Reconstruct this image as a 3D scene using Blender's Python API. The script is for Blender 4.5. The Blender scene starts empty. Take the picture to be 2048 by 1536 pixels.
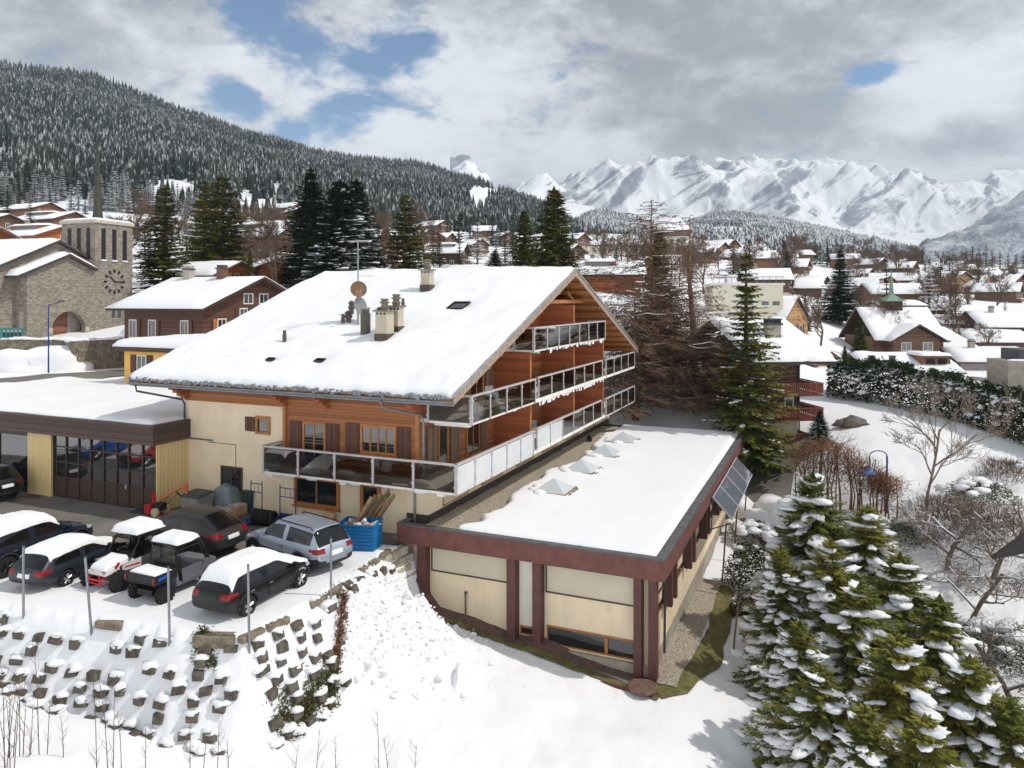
import bpy, math, random
import numpy as np
from mathutils import Vector, Matrix, noise
sc = bpy.context.scene
COL = sc.collection
R = math.radians
rnd = random.Random(11)
# ---- photograph geometry: camera 9.8 m above the car park, level, lens shifted down
F, CX, HY, CZ = 1480.0, 1024.0, 598.0, 9.8
def at_depth(px, py, d): return Vector(((px - CX) / F * d, d, CZ + (HY - py) / F * d))
def at_z(px, py, z): return at_depth(px, py, (CZ - z) * F / (py - HY))
ANG = R(23.25); CA, SA = math.cos(ANG), math.sin(ANG)
C0 = Vector((-3.42, 30.28, 0.0))               # front corner of the big chalet
def uv(u, v, z=0.0): return Vector((C0.x + u * CA + v * SA, C0.y - u * SA + v * CA, z))
def to_uv(p): dx, dy = p[0] - C0.x, p[1] - C0.y; return (dx * CA - dy * SA, dx * SA + dy * CA)

def put(name, data, parent=None, loc=(0, 0, 0), rz=0):
    o = bpy.data.objects.new(name, data); COL.objects.link(o)
    o.location = loc; o.rotation_euler = (0, 0, rz); o.parent = parent
    return o
def tag(o, label=None, cat=None, group=None, kind=None):
    if label: o['label'] = label
    if cat: o['category'] = cat
    if group: o['group'] = group
    if kind: o['kind'] = kind
    return o
def thing(name, label, cat, loc=(0, 0, 0), rz=0, group=None):
    return tag(put(name, None, None, loc, rz), label, cat, group)
def copy_tree(o, parent=None):
    c = o.copy(); COL.objects.link(c)
    if parent: c.parent = parent
    for ch in list(o.children): copy_tree(ch, c)
    return c

class MB:
    def __init__(s): s.v = []; s.f = []; s.m = []
    def add(s, vs, fs, m=0, T=None):
        b = len(s.v)
        for p in vs:
            s.v.append(tuple(T @ Vector(p)) if T is not None else tuple(p))
        for f in fs: s.f.append(tuple(i + b for i in f)); s.m.append(m)
        return s
    def box(s, x0, x1, y0, y1, z0, z1, m=0, T=None):
        if x0 > x1: x0, x1 = x1, x0
        if y0 > y1: y0, y1 = y1, y0
        if z0 > z1: z0, z1 = z1, z0
        return s.add([(x0,y0,z0),(x1,y0,z0),(x1,y1,z0),(x0,y1,z0),(x0,y0,z1),(x1,y0,z1),(x1,y1,z1),(x0,y1,z1)],
              [(0,3,2,1),(4,5,6,7),(0,1,5,4),(1,2,6,5),(2,3,7,6),(3,0,4,7)], m, T)
    def cbox(s, c, sz, rot=(0, 0, 0), m=0, T=None):
        M = Matrix.Translation(c) @ Matrix.Rotation(rot[2], 4, 'Z') @ Matrix.Rotation(rot[1], 4, 'Y') @ Matrix.Rotation(rot[0], 4, 'X')
        if T is not None: M = T @ M
        x, y, z = sz[0]/2, sz[1]/2, sz[2]/2
        return s.box(-x, x, -y, y, -z, z, m, M)
    def tube(s, pts, r, n=6, m=0, T=None, cap=True):
        pts = [Vector(p) for p in pts]; k = len(pts)
        rs = r if isinstance(r, (list, tuple)) else [r] * k
        vs = []; fs = []
        for i, p in enumerate(pts):
            t = (pts[min(i+1, k-1)] - pts[max(i-1, 0)])
            if t.length < 1e-9: t = Vector((0, 0, 1))
            t.normalize()
            a = t.cross(Vector((0, 0, 1)) if abs(t.z) < .95 else Vector((1, 0, 0))).normalized(); b = t.cross(a)
            for j in range(n):
                th = 2 * math.pi * j / n
                vs.append(p + (a * math.cos(th) + b * math.sin(th)) * rs[i])
        for i in range(k - 1):
            for j in range(n):
                j2 = (j + 1) % n
                fs.append((i*n+j, i*n+j2, (i+1)*n+j2, (i+1)*n+j))
        if cap: fs.append(tuple(range(n))[::-1]); fs.append(tuple((k-1)*n + j for j in range(n)))
        return s.add(vs, fs, m, T)
    def prism(s, poly, y0, y1, m=0, T=None):      # poly in x,z extruded along y
        n = len(poly); vs = [(p[0], y0, p[1]) for p in poly] + [(p[0], y1, p[1]) for p in poly]
        fs = [tuple(range(n)), tuple(range(2*n-1, n-1, -1))] + [(i, i+n, (i+1) % n + n, (i+1) % n) for i in range(n)]
        return s.add(vs, fs, m, T)
    def slab(s, poly, z0, z1, m=0, T=None):       # poly in x,y extruded along z
        n = len(poly); vs = [(p[0], p[1], z0) for p in poly] + [(p[0], p[1], z1) for p in poly]
        fs = [tuple(range(n))[::-1], tuple(range(n, 2*n))] + [(i, (i+1) % n, (i+1) % n + n, i+n) for i in range(n)]
        return s.add(vs, fs, m, T)
    def lathe(s, prof, n=16, m=0, T=None):        # prof (r,z) round z
        k = len(prof); vs = []; fs = []
        for r, z in prof:
            for j in range(n): vs.append((r*math.cos(2*math.pi*j/n), r*math.sin(2*math.pi*j/n), z))
        for i in range(k-1):
            for j in range(n): fs.append((i*n+j, i*n+(j+1) % n, (i+1)*n+(j+1) % n, (i+1)*n+j))
        fs.append(tuple(range(n))[::-1]); fs.append(tuple((k-1)*n+j for j in range(n)))
        return s.add(vs, fs, m, T)
    def blob(s, c, r, m=0, seed=0, jit=.25, sub=1, T=None):
        vs, fs = ICO[sub]; out = []
        for p in vs:
            k = 1 + jit * noise.noise(Vector(p) * 1.7 + Vector((seed * 3.1, seed * 1.7, seed)))* 1.6
            out.append((c[0] + p[0]*r[0]*k, c[1] + p[1]*r[1]*k, c[2] + p[2]*r[2]*k))
        return s.add(out, fs, m, T)
    def build(s, name, mats, parent=None, loc=(0, 0, 0), rz=0, smooth=False, bevel=0):
        me = bpy.data.meshes.new(name); me.from_pydata(s.v, [], s.f)
        if not isinstance(mats, (list, tuple)): mats = [mats]
        for m in mats: me.materials.append(m)
        me.polygons.foreach_set('material_index', s.m)
        if smooth: me.polygons.foreach_set('use_smooth', [True] * len(s.f))
        me.update()
        o = put(name, me, parent, loc, rz)
        if bevel:
            b = o.modifiers.new('bevel', 'BEVEL'); b.width = bevel; b.segments = 2; b.limit_method = 'ANGLE'
        return o
def ico(sub):
    import bmesh
    bm = bmesh.new(); bmesh.ops.create_icosphere(bm, subdivisions=sub, radius=1)
    vs = [tuple(v.co) for v in bm.verts]; fs = [tuple(v.index for v in f.verts) for f in bm.faces]; bm.free()
    return vs, fs
ICO = {1: ico(1), 2: ico(2), 3: ico(3)}
def np_mesh(name, V, Fq, mats, parent=None, midx=None, smooth=False, loc=(0, 0, 0)):
    V = np.asarray(V, np.float32); Fq = np.asarray(Fq, np.int32); k = Fq.shape[1]
    me = bpy.data.meshes.new(name or 'crown'); me.vertices.add(len(V)); me.vertices.foreach_set('co', V.ravel())
    me.loops.add(Fq.size); me.loops.foreach_set('vertex_index', Fq.ravel())
    me.polygons.add(len(Fq)); me.polygons.foreach_set('loop_start', np.arange(0, Fq.size, k, dtype=np.int32))
    for m in (mats if isinstance(mats, (list, tuple)) else [mats]): me.materials.append(m)
    if midx is not None: me.polygons.foreach_set('material_index', np.asarray(midx, np.int32))
    if smooth: me.polygons.foreach_set('use_smooth', np.ones(len(Fq), bool))
    me.update(calc_edges=True); me.validate()
    return put(name, me, parent, loc) if name else me

# ---- numpy noise
_p = np.random.RandomState(5).permutation(512).astype(np.int64)
_g = np.random.RandomState(6).rand(512)
def vn(x, y):
    xi = np.floor(x).astype(np.int64); yi = np.floor(y).astype(np.int64); fx = x - xi; fy = y - yi
    fx = fx*fx*fx*(fx*(fx*6-15)+10); fy = fy*fy*fy*(fy*(fy*6-15)+10)
    h = lambda a, b: _g[(_p[(a % 512)] + b * 57) % 512]
    return (h(xi, yi)*(1-fx)+h(xi+1, yi)*fx)*(1-fy) + (h(xi, yi+1)*(1-fx)+h(xi+1, yi+1)*fx)*fy - .5
def fbm(x, y, s, o=4, ridged=False):
    x = np.asarray(x, float) / s; y = np.asarray(y, float) / s; a = 1.0; t = 0
    for i in range(o):
        n = vn(x + 17.3*i, y - 9.1*i); t = t + a * ((.5 - 2*np.abs(n)) if ridged else n); a *= .5; c, d = x*1.6-y*1.2, x*1.2+y*1.6; x, y = c, d
    return t
def sstep(a, b, x): t = np.clip((x-a)/(b-a), 0, 1); return t*t*(3-2*t)

# ---- materials
def lin(c): return tuple(((v/255+.055)/1.055)**2.4 if v > 10 else v/255/12.92 for v in c) + (1,)
class NT:
    def __init__(s, m): s.t = m.node_tree; s.n = s.t.nodes; s.l = s.t.links
    def new(s, typ, **kw):
        n = s.n.new(typ)
        for k, v in kw.items():
            if k.startswith('_'): n.inputs[int(k[1:])].default_value = v
            else: setattr(n, k, v)
        return n
    def link(s, a, b): s.l.new(a, b)
    def math(s, op, a, b=None, c=None):
        n = s.n.new('ShaderNodeMath'); n.operation = op
        for i, q in enumerate((a, b, c)):
            if q is None: continue
            if isinstance(q, (int, float)): n.inputs[i].default_value = q
            else: s.l.new(q, n.inputs[i])
        return n.outputs[0]
    def mix(s, f, a, b, blend='MIX'):
        n = s.n.new('ShaderNodeMix'); n.data_type = 'RGBA'; n.blend_type = blend
        for sock, q in ((n.inputs['Factor'], f), (n.inputs[6], a), (n.inputs[7], b)):
            if isinstance(q, (int, float, tuple)): sock.default_value = q
            else: s.l.new(q, sock)
        return n.outputs[2]
    def ramp(s, x, lo, hi):
        n = s.n.new('ShaderNodeMapRange'); n.clamp = True; n.interpolation_type = 'SMOOTHSTEP'
        n.inputs[1].default_value = lo; n.inputs[2].default_value = hi; s.l.new(x, n.inputs[0]); return n.outputs[0]
    def noise(s, vec, scale, detail=3, rough=.55, dist=0):
        n = s.n.new('ShaderNodeTexNoise'); n.inputs['Scale'].default_value = scale; n.inputs['Detail'].default_value = detail
        n.inputs['Roughness'].default_value = rough; n.inputs['Distortion'].default_value = dist
        if vec is not None: s.l.new(vec, n.inputs['Vector'])
        return n.outputs['Fac']
def base_mat(name):
    m = bpy.data.materials.new(name); m.use_nodes = True; t = NT(m); b = t.n['Principled BSDF']; return m, t, b
def geo_pos(t): return t.new('ShaderNodeNewGeometry').outputs['Position']
def obj_co(t): return t.new('ShaderNodeTexCoord').outputs['Object']
MATS = {}
def mat(name, col, rough=.7, var=.18, scale=2.5, bump=0, bscale=30, metal=0, spec=.4, col2=None, world=True, fine=.0, streak=0.0):
    if name in MATS: return MATS[name]
    m, t, b = base_mat(name); c = lin(col) if len(col) == 3 else col
    co = geo_pos(t) if world else obj_co(t)
    n = t.noise(co, scale, 5, .6)
    d = tuple(max(0, x*(1-var)) for x in c[:3]) + (1,); l = lin(col2) if col2 else tuple(min(1, x*(1+var)) for x in c[:3]) + (1,)
    cc = t.mix(t.ramp(n, .3, .7), d, l)
    if streak:
        mp = t.new('ShaderNodeMapping'); t.link(co, mp.inputs[0]); mp.inputs['Scale'].default_value = (2.2, 2.2, .16)
        s1 = t.ramp(t.noise(mp.outputs[0], 1.6, 6, .7), .50, .80); cc = t.mix(t.math('MULTIPLY', s1, streak), cc, tuple(x*.45 for x in c[:3]) + (1,))
    if fine:
        n2 = t.noise(co, scale*14, 3, .7); cc = t.mix(t.math('MULTIPLY', t.ramp(n2, .45, .75), fine), cc, tuple(x*.35 for x in c[:3]) + (1,))
    t.link(cc, b.inputs['Base Color']); b.inputs['Roughness'].default_value = rough; b.inputs['Metallic'].default_value = metal
    b.inputs['Specular IOR Level'].default_value = spec
    if bump:
        bn = t.new('ShaderNodeBump'); bn.inputs['Strength'].default_value = bump; bn.inputs['Distance'].default_value = .05
        t.link(t.noise(co, bscale, 4, .6), bn.inputs['Height']); t.link(bn.outputs[0], b.inputs['Normal'])
    MATS[name] = m; return m
def planks(name, col, width=.13, axis='z', groove=.35, var=.3, rough=.6, streak=.25, corr=False):
    """boards: a groove every `width`, each board its own tone, grain along it"""
    if name in MATS: return MATS[name]
    m, t, b = base_mat(name); c = lin(col)
    sep = t.new('ShaderNodeSeparateXYZ'); t.link(obj_co(t), sep.inputs[0])
    x, y, z = sep.outputs
    q = {'z': z, 'x': x, 'y': y, 'xy': t.math('ADD', x, y)}[axis]
    s = t.math('DIVIDE', q, width); fr = t.math('FRACT', s); fl = t.math('FLOOR', s)
    wn = t.new('ShaderNodeTexWhiteNoise', noise_dimensions='1D'); t.link(fl, wn.inputs['W'])
    lo = tuple(v*(1-var) for v in c[:3]) + (1,); hi = tuple(min(1, v*(1+var)) for v in c[:3]) + (1,)
    cc = t.mix(wn.outputs['Value'], lo, hi)
    mp = t.new('ShaderNodeMapping'); t.link(obj_co(t), mp.inputs[0])
    mp.inputs['Scale'].default_value = (1.2, 1.2, 14) if axis == 'z' else (9, 9, .8)
    g = t.noise(mp.outputs[0], 2.0, 5, .65)
    cc = t.mix(t.math('MULTIPLY', t.ramp(g, .4, .75), streak), cc, tuple(v*.4 for v in c[:3]) + (1,))
    edge = t.math('LESS_THAN', fr, .1 if not corr else .5)
    cc = t.mix(t.math('MULTIPLY', edge, groove), cc, tuple(v*.18 for v in c[:3]) + (1,))
    t.link(cc, b.inputs['Base Color']); b.inputs['Roughness'].default_value = rough; b.inputs['Specular IOR Level'].default_value = .3
    bn = t.new('ShaderNodeBump'); bn.inputs['Strength'].default_value = .6; bn.inputs['Distance'].default_value = .015
    t.link(t.math('SUBTRACT', 1.0, edge), bn.inputs['Height']); t.link(bn.outputs[0], b.inputs['Normal'])
    MATS[name] = m; return m
def stone(name, c1, c2, mortar, scale=1.0, bw=.5, bh=.25, irregular=False):
    if name in MATS: return MATS[name]
    m, t, b = base_mat(name); sep = t.new('ShaderNodeSeparateXYZ'); t.link(obj_co(t), sep.inputs[0])
    co = t.new('ShaderNodeCombineXYZ'); t.link(t.math('ADD', sep.outputs[0], sep.outputs[1]), co.inputs[0]); t.link(sep.outputs[2], co.inputs[1])
    if irregular:
        v1 = t.new('ShaderNodeTexVoronoi', voronoi_dimensions='2D'); v1.inputs['Scale'].default_value = scale; t.link(co.outputs[0], v1.inputs['Vector'])
        v2 = t.new('ShaderNodeTexVoronoi', voronoi_dimensions='2D', feature='DISTANCE_TO_EDGE'); v2.inputs['Scale'].default_value = scale; t.link(co.outputs[0], v2.inputs['Vector'])
        sp = t.new('ShaderNodeSeparateColor'); t.link(v1.outputs['Color'], sp.inputs[0])
        cc = t.mix(sp.outputs[0], lin(c1), lin(c2)); h = t.ramp(v2.outputs['Distance'], .0, .07); cc = t.mix(h, lin(mortar), cc)
    else:
        br = t.new('ShaderNodeTexBrick'); br.inputs['Scale'].default_value = scale
        br.inputs['Color1'].default_value = lin(c1); br.inputs['Color2'].default_value = lin(c2); br.inputs['Mortar'].default_value = lin(mortar)
        br.inputs['Brick Width'].default_value = bw; br.inputs['Row Height'].default_value = bh; br.inputs['Mortar Size'].default_value = .018
        nz = t.new('ShaderNodeTexNoise'); nz.inputs['Scale'].default_value = 2.5; t.link(co.outputs[0], nz.inputs['Vector'])
        ad = t.new('ShaderNodeVectorMath', operation='MULTIPLY_ADD'); t.link(nz.outputs['Color'], ad.inputs[0]); ad.inputs[1].default_value = (.12, .12, 0); t.link(co.outputs[0], ad.inputs[2])
        t.link(ad.outputs[0], br.inputs['Vector']); cc = br.outputs['Color']; h = br.outputs['Fac']; h = t.math('SUBTRACT', 1.0, h)
    n = t.noise(obj_co(t), 1.3, 6, .7); cc = t.mix(t.math('MULTIPLY', t.ramp(n, .4, .75), .45), cc, tuple(v*.5 for v in lin(c1)[:3]) + (1,))
    t.link(cc, b.inputs['Base Color']); b.inputs['Roughness'].default_value = .9; b.inputs['Specular IOR Level'].default_value = .2
    bn = t.new('ShaderNodeBump'); bn.inputs['Strength'].default_value = .7; bn.inputs['Distance'].default_value = .04
    t.link(h, bn.inputs['Height']); t.link(bn.outputs[0], b.inputs['Normal'])
    MATS[name] = m; return m
def window_glass(name, tint=(.012, .014, .016), refl=.35):
    m, t, b = base_mat(name); b.inputs['Base Color'].default_value = tint + (1,); b.inputs['Roughness'].default_value = .04
    b.inputs['Specular IOR Level'].default_value = .5; b.inputs['IOR'].default_value = 1.5 + refl; MATS[name] = m; return m
def clear_glass(name, tint, opac=.4):
    m, t, b = base_mat(name); out = t.n['Material Output']
    tr = t.new('ShaderNodeBsdfTransparent'); tr.inputs[0].default_value = tint + (1,)
    gl = t.new('ShaderNodeBsdfGlossy'); gl.inputs['Roughness'].default_value = .02; gl.inputs['Color'].default_value = (.9, .95, 1, 1)
    fr = t.new('ShaderNodeFresnel'); fr.inputs[0].default_value = 1.55
    mx = t.new('ShaderNodeMixShader'); t.link(t.math('MULTIPLY', fr.outputs[0], opac), mx.inputs[0]); t.link(tr.outputs[0], mx.inputs[1]); t.link(gl.outputs[0], mx.inputs[2])
    t.link(mx.outputs[0], out.inputs[0]); MATS[name] = m; return m
def snow_mat(name, col=(.80, .81, .83), bump=.25, bscale=6, dirt=0):
    m, t, b = base_mat(name); co = geo_pos(t)
    n = t.noise(co, .35, 5, .6); c = t.mix(n, tuple(v*.95 for v in col) + (1,), col + (1,))
    if dirt:
        c = t.mix(t.math('MULTIPLY', t.ramp(t.noise(co, 3.0, 6, .7), .58, .75), dirt), c, (.35, .31, .26, 1))
    t.link(c, b.inputs['Base Color']); b.inputs['Roughness'].default_value = .75; b.inputs['Specular IOR Level'].default_value = .15
    bn = t.new('ShaderNodeBump'); bn.inputs['Strength'].default_value = bump; bn.inputs['Distance'].default_value = .1
    h = t.math('ADD', t.noise(co, bscale, 6, .6), t.math('MULTIPLY', t.noise(co, .9, 3, .5), 2.0))
    t.link(h, bn.inputs['Height']); t.link(bn.outputs[0], b.inputs['Normal']); MATS[name] = m; return m
def foliage(name, col, col2, snow=0.0, lo=.35, hi=.6, nscale=3.0, hue_scale=.4):
    """needles: two greens by noise; lodged snow on the upper side of the sprays"""
    if name in MATS: return MATS[name]
    m, t, b = base_mat(name); g = t.new('ShaderNodeNewGeometry'); co = g.outputs['Position']
    c = t.mix(t.ramp(t.noise(co, hue_scale, 3, .6), .35, .65), lin(col), lin(col2))
    c = t.mix(t.ramp(t.noise(co, 4.0, 3, .6), .35, .75), c, tuple(v*.55 for v in lin(col)[:3]) + (1,))
    if snow:
        sp = t.new('ShaderNodeSeparateXYZ'); t.link(g.outputs['Normal'], sp.inputs[0])
        s = t.math('ADD', t.math('MULTIPLY', t.math('ABSOLUTE', sp.outputs[2]), .35), t.noise(co, nscale, 3, .6))
        c = t.mix(t.math('MULTIPLY', t.ramp(s, lo, hi), snow), c, (.8, .82, .86, 1))
    t.link(c, b.inputs['Base Color']); b.inputs['Roughness'].default_value = .8; b.inputs['Specular IOR Level'].default_value = .1
    MATS[name] = m; return m
def paint(name, col, coat=1.0, metal=0.0, rough=.35):
    if name in MATS: return MATS[name]
    m, t, b = base_mat(name); b.inputs['Base Color'].default_value = lin(col); b.inputs['Metallic'].default_value = metal
    n = t.noise(obj_co(t), 5, 4, .7); r = t.new('ShaderNodeMapRange'); t.link(n, r.inputs[0]); r.inputs[3].default_value = rough*.6; r.inputs[4].default_value = rough*1.5
    t.link(r.outputs[0], b.inputs['Roughness']); b.inputs['Coat Weight'].default_value = coat; b.inputs['Specular IOR Level'].default_value = .3; b.inputs['Coat Roughness'].default_value = .06
    MATS[name] = m; return m

SNOW = snow_mat('snow'); SNOW_ROOF = snow_mat('roof_snow', bump=.12, bscale=3)
SNOW_SMALL = snow_mat('lodged_snow', bump=.3, bscale=9)
PLASTER = mat('cream_plaster', (228, 210, 180), .9, .06, .8, .15, 60, fine=.05, streak=.30)
PLASTER_WHITE = mat('white_plaster', (222, 218, 206), .9, .06, .8, .1, 60)
TIMBER = planks('orange_timber', (158, 102, 62), .14)
TIMBER_RED = planks('reddish_timber', (162, 92, 58), .12, groove=.45)
TIMBER_DK = planks('dark_timber', (92, 62, 48), .16)
TIMBER_GREY = planks('weathered_timber', (120, 98, 78), .14, 'xy')
WOOD = mat('varnished_wood', (164, 106, 56), .45, .2, 4, 0)
SHUTTER = planks('brown_shutter', (92, 62, 50), .09, 'xy')
SOFFIT = planks('soffit_boards', (172, 116, 70), .16, 'y')
ZINC = mat('grey_metal', (128, 130, 134), .45, .12, 3, metal=.6)
GALV = mat('galvanised_steel', (140, 143, 147), .4, .15, 5, metal=.8)
ALU = mat('painted_rail', (178, 174, 174), .45, .08, 3)
EDGE_WHITE = mat('white_slab_edge', (220, 216, 210), .8, .08, 2)
DKBROWN = planks('brown_fascia', (88, 70, 62), .3, 'z', groove=.6)
DKBROWN_P = mat('brown_metal', (70, 56, 48), .5, .15, 2)
MAROON = mat('maroon_paint', (108, 66, 60), .6, .18, 3, .1, 20, fine=.25, streak=.45)
MAROON_LIT = MAROON
MAROON_COL = mat('dark_maroon_paint', (90, 56, 52), .6, .15, 3, streak=.35)
BEIGE_BLIND = mat('beige_blind', (200, 190, 166), .7, .05, 1)
YELLOW_CORR = planks('yellow_corrugated', (222, 196, 142), .2, 'xy', groove=.16, var=.05, streak=.05, corr=True)
CONCRETE = mat('concrete', (160, 152, 138), .9, .18, 1.5, .3, 25, fine=.12)
GRAVEL = mat('gravel', (168, 158, 142), .95, .5, 14, 1.0, 30, fine=.6)
ASPHALT = mat('asphalt', (112, 108, 102), .9, .2, .5, .3, 60, fine=.15)
ROCK = mat('rock', (104, 96, 86), .9, .3, 3, .6, 8)
BLOCK = mat('wall_block', (92, 86, 76), .95, .4, 4, .8, 14, fine=.3)
BLOCK2 = mat('pale_wall_block', (168, 160, 142), .95, .2, 4, .6, 14, fine=.2)
GLASS = window_glass('dark_pane')
GLASS_SHOP = window_glass('shop_pane', refl=1.1)
SMOKE = clear_glass('smoked_glass', (.50, .49, .45), .22)
SOLAR = window_glass('solar_glass', (.12, .14, .17), .2)
BLACK = mat('black_plastic', (26, 26, 28), .6, .1, 5)
DKGREY = mat('dark_grey_metal', (64, 64, 66), .5, .15, 4)
RUBBER = mat('rubber', (24, 24, 24), .85, .2, 8)
TILE = mat('dark_roof_edge', (66, 60, 56), .8, .2, 4)
STONE = stone('church_stone', (164, 154, 140), (124, 116, 106), (108, 102, 94), 1.7, .55, .28)
STONE_WALL = stone('terrace_stone', (146, 136, 120), (104, 97, 86), (66, 62, 56), 3.0, irregular=True)
STONE_HOUSE = stone('house_stone', (150, 140, 128), (106, 98, 88), (170, 160, 146), 1.6, irregular=True)
BARK = mat('bark', (88, 70, 56), .95, .3, 6, .5, 20)
BARK_BR = mat('larch_bark', (112, 86, 66), .95, .3, 6)
BARK_GREY = mat('grey_bark', (120, 108, 96), .95, .3, 5)
BARK_BIRCH = mat('birch_bark', (126, 112, 100), .9, .4, 6)
TWIG = mat('larch_twigs', (108, 84, 66), .95, .3, 3)
TWIG2 = mat('brown_twigs', (98, 80, 68), .95, .3, 3)
BEECH = mat('beech_twigs', (128, 92, 66), .95, .35, 2)
PATINA = mat('copper_patina', (110, 138, 118), .7, .2, 3)
GRASS = mat('grass', (108, 102, 60), .95, .35, 3, .8, 40, fine=.3)
BLUE_STEEL = mat('blue_paint', (26, 50, 104), .5, .15, 4)
BLUE_SKIP = mat('bright_blue_paint', (16, 104, 160), .5, .12, 3)
ORANGE = mat('orange_paint', (196, 92, 56), .5, .15, 4)
RED = mat('red_paint', (190, 28, 34), .45, .1, 4)
# ================= terrain =================
LOT = [(-46, 38), (-33, 30.2), (-25, 27.2), (-19.8, 24.7), (-16.6, 23.6), (-13.4, 22.7), (-11.4, 22.2), (-9.5, 21.5), (-7.7, 21.4), (-6.9, 22.6), (-6.1, 24.5),
       (-5.5, 26.5), (-4.9, 28.4), (-4.3, 29.9), (0, 36), (-8, 46), (-36, 47)]
def lot_sd(X, Y):
    """signed distance to the car park outline, negative inside"""
    X = np.asarray(X, float); Y = np.asarray(Y, float); d = np.full(X.shape, 1e9); ins = np.zeros(X.shape, bool)
    n = len(LOT)
    for i in range(n):
        (x1, y1), (x2, y2) = LOT[i], LOT[(i+1) % n]
        ex, ey = x2-x1, y2-y1; t = np.clip(((X-x1)*ex+(Y-y1)*ey)/(ex*ex+ey*ey), 0, 1)
        d = np.minimum(d, np.hypot(X-x1-t*ex, Y-y1-t*ey))
        c = ((y1 > Y) != (y2 > Y)) & (X < (x2-x1)*(Y-y1)/((y2-y1) if y2 != y1 else 1e-9)+x1); ins ^= c
    return np.where(ins, -d, d)
CT = []                                           # control points x, y, z
def czp(px, py, z): p = at_z(px, py, z); CT.append((p.x, p.y, z))
def cdp(px, py, d): p = at_depth(px, py, d); CT.append((p.x, p.y, p.z))
for a in [(500,1478,-2.45),(60,1335,-1.9),(270,1370,-2.2),(-200,1500,-1.6),(0,1536,-2.0),(250,1536,-2.4),(600,1536,-3.0),(900,1536,-3.4),(1285,1536,-3.8),(1500,1536,-4.2),
          (880,1300,-3.0),(855,1220,-2.7),(1285,1352,-3.5),(1135,1350,-3.4),(1450,1350,-4.0),(1490,1230,-4.3),(1402,1167,-4.3),(1450,1060,-4.2),
          (1480,1000,-3.7),(1535,985,-2.6),(1530,940,-1.9),(1650,808,1.4),(1700,880,.6),(1850,830,1.0),(2040,915,.2),(1900,935,.1),(1700,990,-1.3),(1570,900,-1.0),
          (1850,1010,-1.6),(2040,1060,-2),(1950,1150,-3),(2048,1300,-4),(2040,1500,-4.9),(1800,1500,-5),(1650,1300,-4.8),(2300,1000,-1),(2300,1300,-4),(1000,2400,-3),(300,2400,-2),(1800,2400,-5),
          (-300,1200,-1),(1560,1040,-3.0),(1600,1150,-4.2)]: czp(*a)
for p in [(-20,36,0),(-10,36,0),(-28,40,0),(2,40,-1),(12,60,-1.5)]: CT.append(p)
for a in [(200,765,52),(60,770,52),(-100,790,48),(-300,850,45),(300,700,60),(140,668,75),(0,665,72),(-200,650,75),(280,655,78),(420,690,58),(560,690,58),(600,700,62),
          (330,640,82),(420,585,95),(540,580,95),(60,600,105),(-200,560,105),(20,500,95),(80,482,140),(100,446,195),(60,425,235),(520,535,135),(480,500,170),(760,520,150),(680,500,150),(640,540,120),(900,528,170),(1000,540,150),
          (850,505,240),(330,430,280),(-100,420,260),(560,440,300),(800,465,320),(960,475,340),
          (1220,578,110),(1250,517,340),(1340,512,340),(1100,545,150),(1170,480,420),(1440,515,270),(1500,528,250),(1600,542,240),(1480,560,190),(1400,590,130),(1350,640,95),(1340,760,62),
          (1290,835,62),(1420,800,58),(1545,645,95),(1600,660,100),(1590,600,150),(1620,575,190),(1700,620,135),(1780,605,170),(1850,735,96),(1740,738,96),(1950,725,100),(1830,752,80),(1700,720,88),(1980,770,76),(2048,760,78),(2048,700,108),(1920,650,140),
          (1850,640,145),(1950,600,190),(2048,650,135),(1900,583,230),(1960,575,240),(2048,585,240),(1650,550,280),(1750,545,300),(1900,555,320),(2040,555,330),(1700,560,240),(2300,600,200),(2300,700,110),(2300,800,75),
          (1180,470,460),(1300,475,460),(1400,480,460),(1500,495,460),(1600,515,460),(1700,535,460),(1800,545,460),(1900,550,460),(2048,555,460),(2300,560,460)]: cdp(*a)
CT = np.array(CT)
def _u(r2): return r2 * np.log(r2 + 1e-9) * .5
def warp(x, y): r = np.hypot(x, y) + 1e-9; k = np.log(1 + r/25.0)*25.0 / r; return x*k, y*k      # far points count less per metre
cx, cy = warp(CT[:, 0], CT[:, 1]); NCT = len(CT)
K = _u((cx[:, None]-cx)**2 + (cy[:, None]-cy)**2); K[np.diag_indices(NCT)] += 14.0
P_ = np.stack([np.ones(NCT), cx, cy], 1)
sol = np.linalg.solve(np.block([[K, P_], [P_.T, np.zeros((3, 3))]]), np.concatenate([CT[:, 2], np.zeros(3)]))
def base_z(X, Y):
    X = np.asarray(X, float); Y = np.asarray(Y, float); sh = X.shape; x, y = warp(X.ravel(), Y.ravel()); out = np.zeros(x.shape)
    for i in range(0, len(x), 20000):
        a, b = x[i:i+20000], y[i:i+20000]
        out[i:i+20000] = _u((a[:, None]-cx)**2 + (b[:, None]-cy)**2) @ sol[:NCT] + sol[NCT] + sol[NCT+1]*a + sol[NCT+2]*b
    return out.reshape(sh)
def PX_W(p): return p
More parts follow.
